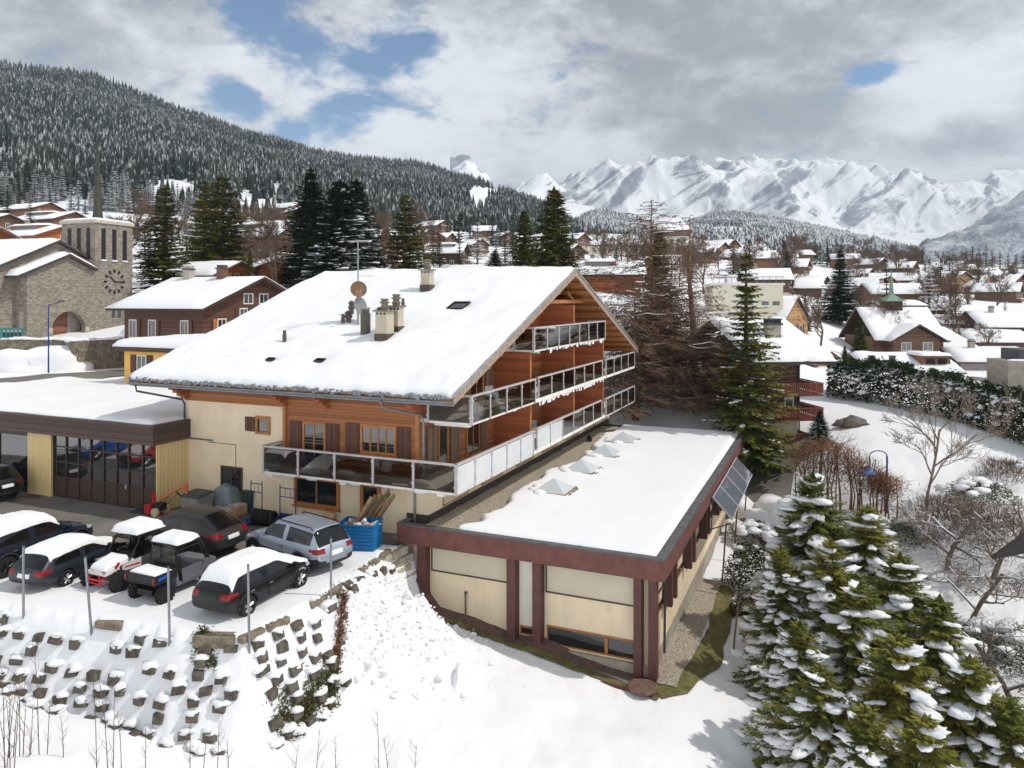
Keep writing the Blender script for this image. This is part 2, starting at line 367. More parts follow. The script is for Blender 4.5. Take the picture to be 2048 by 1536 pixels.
def ground(X, Y):
    X = np.asarray(X, float); Y = np.asarray(Y, float)
    b = base_z(X, Y); d = lot_sd(X, Y)
    near = sstep(60, 40, Y)
    lumps = (fbm(X, Y, 2.2, 5)*.22 + fbm(X, Y, 6, 3)*.25)*near + fbm(X, Y, 30, 3)*.5*sstep(60, 110, Y)
    # the ploughed heap on the right slope of the car park
    hz = sstep(22.8, 24.8, Y)*sstep(-8, -6.5, X)*sstep(28.6, 26.8, Y)
    slope = 2.1 - 1.38*hz
    dp = np.maximum(d, 0)
    wall = -dp*slope - .02 + fbm(X, Y, .8, 4)*.22*sstep(.1, .8, dp) + hz*(np.maximum(fbm(X, Y, .55, 5), -.1)*.62 + .1*np.abs(fbm(X, Y, .17, 3)))*sstep(.15, .8, dp)
    south = (Y < 32) | ((X > -7) & (Y < 33))
    g = np.where(south, np.maximum(b + lumps, np.where(dp < 7, wall, -99)), b + lumps)
    rough = hz*sstep(4.8, 2.5, dp)*sstep(31, 29, Y)
    g = g + np.where(dp > 0, rough*np.abs(fbm(X, Y, .4, 4))*.22, 0)
    # inside the car park: asphalt near the buildings, snow along the outer edge
    u, v = (X-C0.x)*CA-(Y-C0.y)*SA, (X-C0.x)*SA+(Y-C0.y)*CA
    inner = -.06 + .16*sstep(4.6, 2.2, -d + fbm(X, Y, 2.0, 3)*2.2)*sstep(-.5, -2.6, v) + fbm(X, Y, 1.2, 3)*.03
    g = np.where(d < 0, np.where(v < -1, inner, np.minimum(b, -.1)), g)
    # the church terrace behind its wall, the street in front of it
    PXg = CX+F*X/np.maximum(Y, 1); dw = np.interp(PX_W(PXg), [-220, 100, 142, 322], [66, 61.8, 57.5, 63]); inw = (PXg > -300) & (PXg < 330)
    g = np.where(inw & (Y < dw+.75) & (Y > 44), np.minimum(g, 4.2 + .03*fbm(X, Y, 2, 2)), g); g = np.where(inw & (Y >= dw+.75) & (Y < 78), np.maximum(g, 6.15), g)
    return g
def gz(x, y): return float(ground(np.array([x]), np.array([y]))[0])
def ghit(px, py, d0=12.0, d1=90.0):
    d = np.linspace(d0, d1, 1600); x = (px-CX)/F*d; z = CZ+(HY-py)/F*d; k = np.nonzero(z < ground(x, d))[0]
    i = k[0] if len(k) else -1; return Vector((x[i], d[i], z[i]))
ds = 8.0 * 1.0098 ** np.arange(0, 430)
az = np.linspace(R(-52), R(52), 620)
A_, D_ = np.meshgrid(az, ds); GX = np.tan(A_)*D_; GY = D_
GZ = ground(GX, GY)
V = np.stack([GX, GY, GZ], -1).reshape(-1, 3); n1 = len(az); i, j = np.meshgrid(np.arange(len(ds)-1), np.arange(n1-1), indexing='ij'); q = (i*n1+j)
snow_ground = np_mesh('snow_ground', V, np.stack([q, q+1, q+n1+1, q+n1], -1).reshape(-1, 4), snow_mat('ground_snow', bump=.22, bscale=5), smooth=True)
tag(snow_ground, kind='structure')
def strip(name, pts, width, m, lift=.05, step=.6, wob=0.0, kind='structure'):
    """a sheet of the given width laid along a path on the ground"""
    P = []
    for a, b in zip(pts[:-1], pts[1:]):
        a = Vector(a[:2]); b = Vector(b[:2]); k = max(1, int((b-a).length/step))
        P += [a.lerp(b, t/k) for t in range(k)]
    P.append(Vector(pts[-1][:2])); n = 9; vs = []; k = len(P)
    for i, p in enumerate(P):
        t = (P[min(i+1, k-1)]-P[max(i-1, 0)]).normalized(); s = Vector((-t.y, t.x))
        for j in range(n):
            e = 1 + wob*noise.noise(Vector((p.x*.5, p.y*.5, j*9 if j in (0, n-1) else 3)))
            q = p + s*width*(j/(n-1)-.5)*e; vs.append((q.x, q.y))
    vs = np.array(vs); z = ground(vs[:, 0], vs[:, 1]) + lift
    V = np.column_stack([vs, z]); fs = [(a*n+b, a*n+b+1, (a+1)*n+b+1, (a+1)*n+b) for a in range(k-1) for b in range(n-1)]
    return tag(np_mesh(name, V, fs, m, smooth=True), kind=kind)
# asphalt car park: one flat sheet
mb = MB(); inset = [(-46.5, 38), (-33, 30.6), (-25, 27.6), (-19.8, 25.1), (-16.6, 24.1), (-13.4, 23.2), (-11.4, 22.7), (-9.4, 22.1), (-8.0, 22.1), (-7.3, 23), (-6.5, 24.8), (-5.9, 26.7), (-5.3, 28.5), (-4.9, 29.5), (-3.6, 30.2), (-20, 40), (-36, 44)]
mb.add([(x, y, 0) for x, y in inset], [tuple(range(len(inset)))]); tag(mb.build('parking_lot', ASPHALT), kind='structure')
# roads and paths
strip('road', [at_depth(-260, 0, 49), at_depth(-50, 0, 51), at_depth(120, 0, 53), at_depth(260, 0, 56), at_depth(420, 0, 58)], 5.0, ASPHALT, .06)
strip('driveway', [at_depth(1575, 0, 53.5), at_depth(1545, 0, 49), at_depth(1530, 0, 46), at_depth(1570, 0, 41), at_depth(1640, 0, 37), at_depth(1760, 0, 33)], 3.0, ASPHALT, .1, wob=.25)
strip('street', [at_depth(1880, 0, 84), at_depth(1990, 0, 77), at_depth(2080, 0, 70), at_depth(2300, 0, 64)], 9.0, ASPHALT, .12)
strip('lane', [at_depth(1915, 0, 112), at_depth(1945, 0, 125), at_depth(1960, 0, 142), at_depth(1940, 0, 160)], 4.0, ASPHALT, .15)
def annex_side(v): return uv(10.45, v)
strip('grass_strip', [uv(10.5, 10.8), uv(10.75, 6), uv(10.7, 2.5), uv(10.25, -.5), uv(9.6, -1.25)], .85, GRASS, .055, .3, .5, 'stuff')
strip('grass_patch', [uv(9.8, -1.5), uv(8.4, -1.35), uv(4.0, -1.1), uv(1.2, -1.05), uv(.4, -1.0)], .42, GRASS, .055, .3, .5, 'stuff')
strip('gravel_bed', [uv(9.7, 11), uv(9.75, 6), uv(9.75, 1.0), uv(9.75, -.7)], .95, GRAVEL, .085, .4, .2, 'stuff')
strip('gravel_margin', [uv(9.6, -.72), uv(6.0, -.68), uv(2.0, -.66), uv(.0, -.66)], .62, mat('brown_gravel', (112, 88, 80), .95, .45, 10, 1., 26, fine=.6), .075, .4, .25, 'stuff')
# ================= helpers for openings =================
def wall_T(o, a, n):
    """basis on a wall: x along the wall, y outward, z up"""
    a = Vector(a).normalized(); n = Vector(n).normalized()
    return Matrix(((a.x, n.x, 0, o[0]), (a.y, n.y, 0, o[1]), (a.z, n.z, 1, o[2]), (0, 0, 0, 1)))
def window(parent, T, a0, a1, z0, z1, fm, nx=2, ny=1, name='window', fw=.08, proud=.05, glass=None, sill=False, label=None):
    f = MB()
    for q in ((a0, a0+fw, z0, z1), (a1-fw, a1, z0, z1)): f.box(q[0], q[1], .002, proud, q[2], q[3], 0, T)
    for q in ((a0+fw, a1-fw, z0, z0+fw), (a0+fw, a1-fw, z1-fw, z1)): f.box(q[0], q[1], .002, proud, q[2], q[3], 0, T)
    w = (a1-a0-2*fw)/nx
    for i in range(1, nx): c = a0+fw+w*i; f.box(c-.03, c+.03, .004, proud-.01, z0+fw, z1-fw, 0, T)
    h = (z1-z0-2*fw)/ny
    for j in range(1, ny): c = z0+fw+h*j; f.box(a0+fw, a1-fw, .006, proud-.014, c-.015, c+.015, 0, T)
    if sill: f.box(a0-.05, a1+.05, .002, proud+.08, z0-.06, z0-.004, 0, T)
    o = f.build(name, fm, parent)
    if label: o['label'] = label
    g = MB().box(a0+fw, a1-fw, .003, .018, z0+fw, z1-fw, 0, T); g.build('pane', glass or GLASS, o)
    return o
def shutter(parent, T, a0, a1, z0, z1, m=None):
    s = MB().box(a0, a1, .03, .075, z0, z1, 0, T)
    for z in (z0+.25*(z1-z0), z0+.78*(z1-z0)): s.box(a0+.02, a1-.02, .075, .095, z-.05, z+.05, 0, T)
    return s.build('shutter', m or SHUTTER, parent)

# ================= the big chalet =================
CH = thing('apartment_chalet', 'large chalet with wide snowy roof, orange timber over cream plaster and gable balconies', 'chalet', tuple(C0), -ANG)
V_E0, V_E1, V_R = -1.4, 27.9, 13.25
U_G, U_L = 1.95, -15.35
PIT = .366
def zr(v): return 5.85 + PIT*((v+1.4) if v <= V_R else (V_E1-v))
# lower plaster walls
mb = MB(); mb.slab([(-13.2, 0), (0, 0), (0, 27), (-13.2, 27)], -4, 2.38); mb.slab([(-13.2, 0), (-7.38, 0), (-7.38, 26.9), (-13.2, 26.9)], 2.381, 4.95)
mb.build('wall', PLASTER, CH)
mb = MB(); mb.box(.0, .05, -.05, 27.0, .55, .95); mb.box(-1.0, .05, -.05, -.002, .55, .95); mb.build('plinth', mat('dark_plinth', (62, 58, 54), .9), CH)
# timber upper storeys
mb = MB(); mb.slab([(-7.36, -.06), (-.4, -.06), (-.4, 26.9), (-7.36, 26.9)], 2.4, 6.2)
mb.slab([(-13.24, -.05), (-7.37, -.05), (-7.37, 26.9), (-13.24, 26.9)], 4.96, 6.2)
mb.build('timber_wall', TIMBER, CH)
mb = MB(); mb.prism([(0+.0, 6.0), (26.9, 6.0), (26.9, zr(26.9)-.02), (V_R, zr(V_R)-.03), (-.0, zr(0)-.02)], -13.2, -.45, 0, Matrix(((0, 1, 0, 0), (1, 0, 0, 0), (0, 0, 1, 0), (0, 0, 0, 1))))
mb.build('gable_wall', TIMBER_RED, CH)
for q in ((-7.36, -7.2, -.16, -.06, 2.4, 5.6), (-.55, -.36, -.16, -.06, 2.4, 6.0), (-13.24, -13.1, -.15, -.05, 4.97, 5.9)): MB().box(*q).build('corner_board', WOOD, CH)
# stepped brackets under the eave
for u in (-13.2, -7.3, -5.0, -.45):
    b = MB()
    for k in range(5): b.box(u-.12, u+.12, -.08-.24*(k+1), -.07, 5.05+.17*k, 5.05+.17*(k+1)-.004)
    b.build('bracket', TIMBER_RED, CH)
# roof
P2 = [(V_E0, zr(V_E0)), (V_R, zr(V_R)), (V_E1, zr(V_E1)), (V_E1, zr(V_E1)+.2), (V_R, zr(V_R)+.2), (V_E0, zr(V_E0)+.2)]
TX = Matrix(((0, 1, 0, 0), (1, 0, 0, 0), (0, 0, 1, 0), (0, 0, 0, 1)))          # prism along u
roof = MB().prism(P2, U_L, U_G-.06, 0, TX).build('roof', SOFFIT, CH)
for v0, v1 in ((V_E0, V_R), (V_E1, V_R)):       # weathered barge boards with a metal capping on both gables
    for ug in (U_G, U_L-.001):
        b = MB(); s = 1 if v1 > v0 else -1
        b.prism([(v0-.05*s, zr(v0)-.1), (v1, zr(v1)-.12), (v1, zr(v1)+.22), (v0-.05*s, zr(v0)+.22)], ug-.05, ug, 0, TX)
        b.prism([(v0-.05*s, zr(v0)+.221), (v1, zr(v1)+.221), (v1, zr(v1)+.30), (v0-.05*s, zr(v0)+.30)], ug-.1, ug+.05, 1, TX)
        b.build('barge_board', [mat('weathered_board', (150, 132, 116), .8, .25, 5), mat('roof_flashing', (150, 150, 150), .5, .2, 3, metal=.3)], roof)
# snow on the roof: a soft, slightly uneven sheet on each slope
def snow_sheet(name, parent, x0, x1, y0, y1, zf, th, nx, ny, edge=.5, seed=0, amp=.05, m=None, loc=None, holes=()):
    xs = np.linspace(x0, x1, nx); ys = np.linspace(y0, y1, ny); X, Y = np.meshgrid(xs, ys, indexing='ij')
    e = np.minimum(np.minimum(X-x0, x1-X), np.minimum(Y-y0, y1-Y)); k = np.sqrt(np.clip(1-(1-np.clip(e/edge, 0, 1))**2, 0, 1))
    zb = zf(X, Y); n = fbm(X+seed*13.7, Y-seed*7.1, 2.6, 4)*amp*2 + fbm(X+seed*3, Y, .7, 3)*amp*.5
    zt = zb + th*(.12+.88*k) + n*k
    for hx, hy, hr, dp in holes: zt -= dp*np.exp(-((X-hx)**2+(Y-hy)**2)/hr**2)
    jx = X + fbm(Y+seed, X, .9, 3)*.10*(np.minimum(X-x0, x1-X) < 1e-6); jy = Y + fbm(X, Y+seed, .9, 3)*.14*(np.minimum(Y-y0, y1-Y) < 1e-6)
    top = np.stack([jx, jy, zt], -1).reshape(-1, 3); bot = np.stack([jx, jy, zb+.004], -1).reshape(-1, 3)
    i, j = np.meshgrid(np.arange(nx-1), np.arange(ny-1), indexing='ij'); q = (i*ny+j); o = nx*ny
    f = [np.stack([q, q+ny, q+ny+1, q+1], -1).reshape(-1, 4)]
    def side(idx): idx = np.array(idx); return np.stack([idx[:-1], idx[1:], idx[1:]+o, idx[:-1]+o], -1)
    f += [side(np.arange(ny)), side(np.arange(ny)[::-1]+(nx-1)*ny), side((np.arange(nx)*ny)[::-1]), side(np.arange(nx)*ny+ny-1)]
    return np_mesh(name, np.concatenate([top, bot]), np.concatenate(f), m or SNOW_ROOF, parent, smooth=True, loc=loc or (0, 0, 0))
def roof_hit(px, py, dz=.55):
    d = Vector(((px-CX)/F, 1, (HY-py)/F)); best = None
    for s in range(2000, 6500):
        p = d*(s/100); u, v = to_uv(p)
        if CZ+p.z < zr(v)+dz: return u, v
ROOF_ITEMS = {}
for k, q in dict(ch1=(850, 579), ch2=(762, 680), ch3=(787, 664), pipe=(731, 664), mast=(716, 641), v1=(686, 648), v2=(697, 643), v3=(703, 630), v4=(806, 616), v5=(768, 617), v6=(569, 679), sky1=(917, 606), sky2=(640, 715), sky3=(541, 713)).items(): ROOF_ITEMS[k] = roof_hit(*q)
holes = [(ROOF_ITEMS[k][0], ROOF_ITEMS[k][1], r, d) for k, r, d in (('sky1', .75, .22), ('sky2', .5, .25), ('sky3', .5, .22), ('ch1', .6, .12), ('ch2', .6, .12), ('mast', .5, .15), ('v6', .3, .1))]
snow_sheet('snow', roof, U_L-.02, U_G-.06, V_E0-.1, V_R, lambda X, Y: zr(0)+PIT*Y+.2, .36, 120, 110, .45, 1, .08, holes=holes)
snow_sheet('snow', roof, U_L-.02, U_G-.06, V_R, V_E1+.1, lambda X, Y: zr(V_R)+PIT*(V_R-Y)+.2, .36, 50, 50, .45, 2, .05)
# eave edge: ragged dark ice lip, gutter
g = MB(); g.tube([(U_L, V_E0-.09, 5.83), (U_G, V_E0-.09, 5.83)], .075, 8); g.box(U_L, U_G-.05, V_E0-.012, V_E0+.05, 5.70, 5.86); g.build('gutter', ZINC, roof)
ice = MB(); x = U_L+.1
while x < U_G-.2:
    wd = rnd.uniform(.05, .22); h = rnd.uniform(.03, .14)
    ice.cbox((x, V_E0-.15, 6.0+rnd.uniform(-.02, .06)), (wd, .06, h*1.6), (rnd.uniform(-.3, .3), 0, 0)); x += wd+rnd.uniform(.0, .08)
ice.build('ice_edge', mat('melting_ice', (120, 124, 128), .3, .35, 8), roof)
# rafters under the gable overhang
rf = MB()
for k in range(11):
    u = U_G-.35 if k == 0 else None
for v in np.arange(-.6, 27.5, 1.25): 
    z = zr(v); rf.box(-.4, U_G-.07, v-.09, v+.09, z-.22, z-.02)
rf.build('purlin', WOOD, roof)
mb = MB().box(-.5, .5, 11.2, 15.3, 10.05, 10.35); mb.box(-.5, 1.2, 9.6, 16.9, 9.55, 9.75); mb.build('tie_beam', WOOD, CH)
for v in (11.2, 15.3): MB().cbox((.9, v, zr(v)-.55), (.2, 1.4, .18), (.4 if v < 13 else -.4, 0, 0)).build('brace', WOOD, CH)
# side dividers of the loggias
for lev, v in ((2.42, 7.4), (4.92, 7.4), (2.42, 14.1), (4.92, 14.1), (7.4, 14.1), (2.42, 20.1), (4.92, 20.1)):
    top = lev + (2.25 if lev < 7 else 2.05)
    MB().box(-.44, 1.5, v-.06, v+.06, lev+.02, top).box(1.5, 1.56, v-.09, v+.09, lev+.02, top, 1).build('divider_panel', [TIMBER_RED, WOOD], CH)
# storey walls behind balconies with doors and shutters
TG = wall_T((-.398, 0, 0), (0, 1, 0), (1, 0, 0))
for lev, spans in ((2.42, ((.5, 1.3, 0), (1.5, 2.4, 1), (2.6, 3.4, 0), (4.2, 5.6, 1), (5.7, 6.4, 0), (8.4, 10.0, 1), (10.2, 11.2, 0), (15.2, 17, 1), (21.5, 23.3, 1))),
                   (4.92, ((1.6, 2.6, 1), (2.8, 3.6, 0), (4.5, 6.0, 1), (6.2, 7.0, 0), (8.0, 9.4, 1), (9.6, 11.4, 2), (15.4, 17.2, 1), (21.4, 23.0, 1))),
                   (7.4, ((8.6, 9.6, 1), (10.2, 11.5, 1), (15.2, 17, 1)))):
    T = wall_T((-.398 if lev < 6 else -.448, 0, lev), (0, 1, 0), (1, 0, 0))
    for a0, a1, k in spans:
        if k == 1: window(CH, T, a0, a1, .02, 2.0, WOOD, 2 if a1-a0 > 1.2 else 1, 1, 'balcony_door', .1)
        elif k == 0: shutter(CH, T, a0, a1, .1, 2.0, TIMBER_GREY)
        else: MB().box(a0, a1, .03, .12, .05, 2.05, 0, T).build('wooden_screen', planks('pale_boards', (176, 140, 100), .22, 'y'), CH)
# front wall openings
TF = wall_T((0, -.062, 0), (1, 0, 0), (0, -1, 0)); TP = wall_T((0, -.002, 0), (1, 0, 0), (0, -1, 0))
window(CH, TF, -6.32, -5.05, 2.55, 4.42, WOOD, 2, 4, 'french_window', .12)
shutter(CH, TF, -7.0, -6.36, 2.75, 4.4); shutter(CH, TF, -5.0, -4.36, 2.75, 4.4)
window(CH, TF, -3.27, -1.47, 3.25, 4.5, WOOD, 4, 2, 'window', .12, sill=True)
shutter(CH, TF, -4.0, -3.32, 3.2, 4.5); shutter(CH, TF, -1.42, -.8, 3.2, 4.5)
window(CH, TP, -8.99, -8.18, 3.66, 4.47, WOOD, 1, 1, 'window', .12, .09); shutter(CH, TP, -9.6, -9.02, 3.75, 4.4)
window(CH, TP, -11.1, -9.8, .8, 2.02, DKBROWN_P, 2, 1, 'window', .07, label='dark framed window of the lower wall')
window(CH, TP, -6.8, -4.37, .68, 1.98, WOOD, 2, 1, 'window', .14, .08, sill=True)
d = window(CH, TP, -3.3, -2.28, .12, 2.0, WOOD, 1, 2, 'door', .16, .08); MB().cbox((-2.5, -.1, 1.0), (.04, .05, .16)).build('handle', ZINC, d)
# pipes on the walls
mb = MB(); mb.tube([(-15.0, -1.42, 5.78), (-15.0, -1.35, 5.45), (-13.35, -.2, 5.0), (-13.3, -.1, 4.8), (-13.3, -.1, 3.9)], .05, 7); mb.build('downpipe', DKGREY, CH)
mb = MB(); mb.tube([(-1.35, -1.45, 5.75), (-1.35, -1.4, 5.5), (-.2, -.25, 5.05), (-.12, -.2, 4.8), (-.12, -.2, 2.45)], .05, 7); mb.tube([(-.6, -.08, 2.2), (-.6, -.08, .55)], .05, 7); mb.build('downpipe', ZINC, CH)
mb = MB(); mb.tube([(-13.1, -.04, 3.15), (-11.6, -.04, 3.15)], .035, 5); mb.tube([(-11.9, -.03, 3.05), (-10.2, -.03, 3.05), (-10.2, -.03, 2.0)], .015, 4); mb.build('cable_pipe', ZINC, CH)
# base openings on the lit side wall (shuttered cellar windows)
TS = wall_T((.002, 0, 0), (0, 1, 0), (1, 0, 0))
for a in (1.2, 5.0, 9.2, 13.0, 17.2, 21.0):
    f = MB(); f.box(a, a+2.4, .0, .03, 1.0, 1.06, 1, TS); f.box(a, a+2.4, .0, .03, 2.1, 2.16, 1, TS); f.box(a, a+.06, .0, .03, 1.06, 2.1, 1, TS); f.box(a+2.34, a+2.4, .0, .03, 1.06, 2.1, 1, TS)
    f.box(a+.06, a+2.34, .0, .015, 1.06, 2.1, 0, TS); f.build('roller_blind', [BEIGE_BLIND, WOOD], CH)
# balconies
def balcony(name, rails, slab, brackets, z, lab=None, snowy=0, opaque=()):
    """slab with posts, smoked panes and a handrail along each rail (a list of plan points)"""
    s = MB()
    for u0, u1, v0, v1 in slab: s.box(u0, u1, v0, v1, z-.16, z-.002)
    for u0, u1, v0, v1 in brackets: s.box(u0, u1, v0, v1, z-.3, z-.161)
    o = s.build(name, EDGE_WHITE, CH)
    if lab: o['label'] = lab
    pi = 0
    for (a, b, n) in rails:
        a = Vector(a); b = Vector(b); dr = (b-a).normalized(); nr = Vector((dr.y, -dr.x)); L = (b-a).length
        T = wall_T((a.x, a.y, z), (dr.x, dr.y, 0), (nr.x, nr.y, 0))
        MB().box(-.05, L+.05, -.06, .07, .98, 1.05, 0, T).build('handrail', ALU, o)
        for i in range(n+1):
            c = L*i/n
            p = MB().box(c-.045, c+.045, .0, .06, -.14, .978, 0, T)
            for zz in (.12, .8): p.box(c-.075, c+.075, .061, .078, zz, zz+.07, 0, T)
            p.build('post', ALU, o)
            if i < n:
                m = SMOKE if pi not in opaque else mat('frosted_pane', (196, 198, 200), .25, .05, 1)
                MB().box(c+.055, c+L/n-.055, .024, .036, -.06, .93, 0, T).build('glass_panel', m, o); pi += 1
    return o
balcony('balcony', [((-7.5, -1.2), (1.9, -1.2), 5), ((1.9, -1.2), (1.9, 6.8), 5), ((1.85, 7.4), (1.85, 18.6), 6), ((1.9, 19.4), (1.9, 26.9), 4), ((-7.5, 0), (-7.5, -1.2), 1)],
        [(-7.5, 1.9, -1.2, 0), (.0, 1.9, 0, 26.9)], [(u, u+.3, -1.1, -.1) for u in (-7.4, -3.6, 1.0)] + [(.1, 1.7, v, v+.25) for v in (3, 7, 11, 15, 19)], 2.4, 'lowest balcony wrapping round the front corner', opaque=(5, 6, 7, 8, 9, 10, 11))
balcony('balcony', [((0, .0), (1.95, .0), 1), ((1.95, .0), (1.95, 6.9), 4), ((1.85, 7.6), (1.85, 18.7), 6), ((1.9, 19.4), (1.9, 26.9), 4)],
        [(-.39, 1.95, 0, 26.9)], [(.1, 1.7, v, v+.25) for v in (.3, 5, 9, 13, 17)], 4.9, 'middle balcony')
balcony('balcony', [((.9, 6.9), (1.9, 6.9), 1), ((1.9, 6.9), (1.9, 19.2), 7), ((1.9, 19.2), (.8, 19.2), 1)], [(-.44, 1.9, 6.9, 19.2)], [(.1, 1.7, v, v+.25) for v in (8, 12, 16)], 7.38, 'top balcony under the gable')
# mounds of snow lodged on the balcony floor
for u, w in ((-6.3, .55), (-5.1, .5), (-2.9, .5), (0.2, .6), (-6.9, .4)):
    MB().blob((u, -1.0, 2.38), (w, .14, .3), seed=u, sub=2, jit=.1).build('snow', SNOW_SMALL, CH, smooth=True)
snow_sheet('snow', CH, .1, 1.8, 7.6, 18.4, lambda X, Y: X*0+2.4, .3, 12, 40, .4, 5, .06)
snow_sheet('snow', CH, .6, 1.8, 8.0, 18.6, lambda X, Y: X*0+7.385, .18, 8, 40, .3, 6, .05)
icl = MB()
for k in range(90):
    v = rnd.uniform(7.5, 18.8); z = rnd.choice((4.74, 4.74, 7.22)); h = rnd.uniform(.05, .22); icl.box(1.9, 1.93, v, v+rnd.uniform(.08, .3), z-h, z+.1)
icl.build('snow_fringe', SNOW_SMALL, CH)
# chimneys, pots, flues and skylights
CHM = mat('beige_render', (176, 166, 148), .9, .1, 2, fine=.08); CHB = mat('lead_base', (74, 66, 60), .7, .2, 4); COWL = mat('cowl', (112, 104, 90), .6, .25, 5)
def chimney(key, w, d, h, cap=True):
    u, v = ROOF_ITEMS[key]; v += d*.5; z = zr(v)+.1
    m = MB().box(u-w/2, u+w/2, v-d/2, v+d/2, z-.4, z+h, 0).box(u-w/2-.04, u+w/2+.04, v-d/2-.04, v+d/2+.04, z-.3, z+.62, 1)
    m.box(u-w/2-.1, u+w/2+.1, v-d/2-.1, v+d/2+.1, z+h+.001, z+h+.07, 2)
    for k in range(3): m.box(u-w/2+.05+.2*k, u-w/2+.15+.2*k, v-d/2-.012, v-d/2-.002, z+h-.14, z+h-.05, 3)
    o = m.build('chimney', [CHM, CHB, COWL, BLACK], roof)
    if cap:
        c = MB()
        c.lathe([(.17, 0), (.2, .12), (.24, .14), (.16, .18), (.15, .3), (.24, .33), (.24, .37), (.14, .42), (.2, .5), (.16, .54)], 12, 0, Matrix.Translation((u, v, z+h+.07)))
        c.build('cowl', COWL, o, smooth=False)
    return o
chimney('ch1', .56, .5, 1.42); chimney('ch2', .62, .62, 1.65); chimney('ch3', .5, .5, 1.55)
def flue(key, r, h, capr=None):
    u, v = ROOF_ITEMS[key]; z = zr(v)+.1
    m = MB().lathe([(r, -.2), (r, h), (r*.8, h+.01), (r*.8, h+.2)] if not capr else [(r, -.2), (r, h*.6), (capr, h*.65), (capr, h*.75), (r, h*.8), (capr, h*.9), (r*.5, h)], 10, 0, Matrix.Translation((u, v, z)))
    m.build('flue', mat('dark_flue', (78, 72, 66), .6, .2, 4), roof, smooth=False)
flue('pipe', .24, 1.35)
flue('v1', .1, .75); flue('v2', .13, 1.0, .2); flue('v3', .12, 1.2, .17); flue('v4', .09, .75); flue('v5', .28, .55, .4); flue('v6', .1, .7)
for key, w, h in (('sky1', .95, 1.0), ('sky2', .5, .3), ('sky3', .4, .25)):
    u, v = ROOF_ITEMS[key]; sl = math.atan(PIT)
    T = Matrix.Translation((u, v, zr(v)+.42)) @ Matrix.Rotation(sl, 4, 'X')
    f = MB().box(-w/2, w/2, -h/2, h/2, -.12, .0, 1, T)
    for q in ((-w/2, w/2, h/2-.07, h/2), (-w/2, w/2, -h/2, -h/2+.05), (-w/2, -w/2+.05, -h/2+.05, h/2-.07), (w/2-.05, w/2, -h/2+.05, h/2-.07)): f.box(q[0], q[1], q[2], q[3], .001, .05, 0, T)
    f.build('skylight', [BLACK, GLASS], roof)
# antenna mast with dishes: stands on the roof
u, v = ROOF_ITEMS['mast']; zz = zr(v)+.35; p = uv(u, v, zz)
AN = thing('antenna_mast', 'thin steel mast with television aerials and two satellite dishes on the snowy roof', 'antenna', tuple(p), -ANG)
MB().tube([(0, 0, -.2), (0, 0, 4.3)], .035, 6).tube([(0, 0, 0), (.0, 0, 1.4)], .05, 6).box(-.35, .12, -.1, .1, -.12, .02).build('mast', GALV, AN)
a = MB().tube([(-.55, .05, 4.2), (.75, -.05, 4.2)], .018, 5)
for k in range(12): x = -.5+.1*k; a.tube([(x, -.35, 4.22), (x, .35, 4.22)], .008, 4)
a.build('aerial', mat('aerial_alu', (190, 180, 176), .5, .1, 4, metal=.5), AN)
a = MB().tube([(0, 0, 2.75), (1.0, -.15, 2.75)], .014, 5)
for k in range(9): x = .2+.09*k; a.tube([(x, -.2-.1*0, 2.75), (x, .12, 2.75)], .007, 4)
a.tube([(0, 0, 2.45), (1.0, -.1, 2.45)], .012, 4); a.build('aerial', mat('yellow_aerial', (176, 150, 88), .5), AN)
def dish(z, rz, tilt, r, m, sx=1):
    T = Matrix.Translation((0, 0, z)) @ Matrix.Rotation(rz, 4, 'Z') @ Matrix.Rotation(tilt, 4, 'Y')
    d = MB(); prof = [(.001, -.10), (r*.4, -.085), (r*.75, -.04), (r, .01), (r, .025), (r*.75, -.025), (r*.4, -.07), (.001, -.085)]
    d.lathe(prof, 18, 0, T @ Matrix.Translation((.0, 0, 0)) @ Matrix.Rotation(R(90), 4, 'Y') @ Matrix.Translation((0, 0, .16)))
    d.tube([(.05, 0, 0), (.1, 0, -r*.9), (.62, 0, -r*.55)], .014, 5, 1, T); d.cbox((.64, 0, -r*.5), (.12, .08, .1), (0, 0, 0), 1, T)
    d.build('dish', [m, GALV], AN, smooth=False)
dish(1.75, R(-45), R(-12), .42, mat('rusty_dish', (120, 90, 68), .7, .3, 4)); dish(.9, R(-5), R(-14), .48, mat('grey_dish', (120, 122, 126), .6, .1, 4))
# ================= the flat-roofed annex =================
AX = thing('flat_annex', 'low flat roofed annex with maroon fascia and posts, snow and glass pyramids on its roof', 'annex', tuple(C0), -ANG)
AU0, AU1, AV0, AV1 = -.9, 9.85, -.95, 25.4
def u_at(px, v):          # u of a point seen at column px on the plane v
    k = (px-CX)/F; bx, by = C0.x+v*SA, C0.y+v*CA
    return (k*by-bx)/(CA+k*SA)
def v_at(px, u):
    k = (px-CX)/F; bx, by = C0.x+u*CA, C0.y-u*SA
    return (k*by-bx)/(SA-k*CA)
mb = MB(); mb.slab([(-.45, -.42), (9.25, -.42), (9.25, 25), (0.06, 25), (.06, .0), (-.45, 0)], -3.2, .1); mb.build('wall', PLASTER, AX)
mb = MB(); mb.slab([(-.47, -.44), (9.27, -.44), (9.27, 25.02), (.06, 25.02), (.06, .0), (-.47, 0)], -6.5, -3.2); mb.build('plinth', CONCRETE, AX)
mb = MB()
mb.box(AU0, AU1, AV0, AV0+.12, .02, .74); mb.box(AU1-.12, AU1, AV0+.12, AV1-.12, .02, .74); mb.box(AU0, AU1, AV1-.12, AV1, .02, .74); mb.box(AU0, AU0+.12, AV0+.12, -.02, .02, .74)
mb.build('fascia', MAROON, AX)
mb = MB()
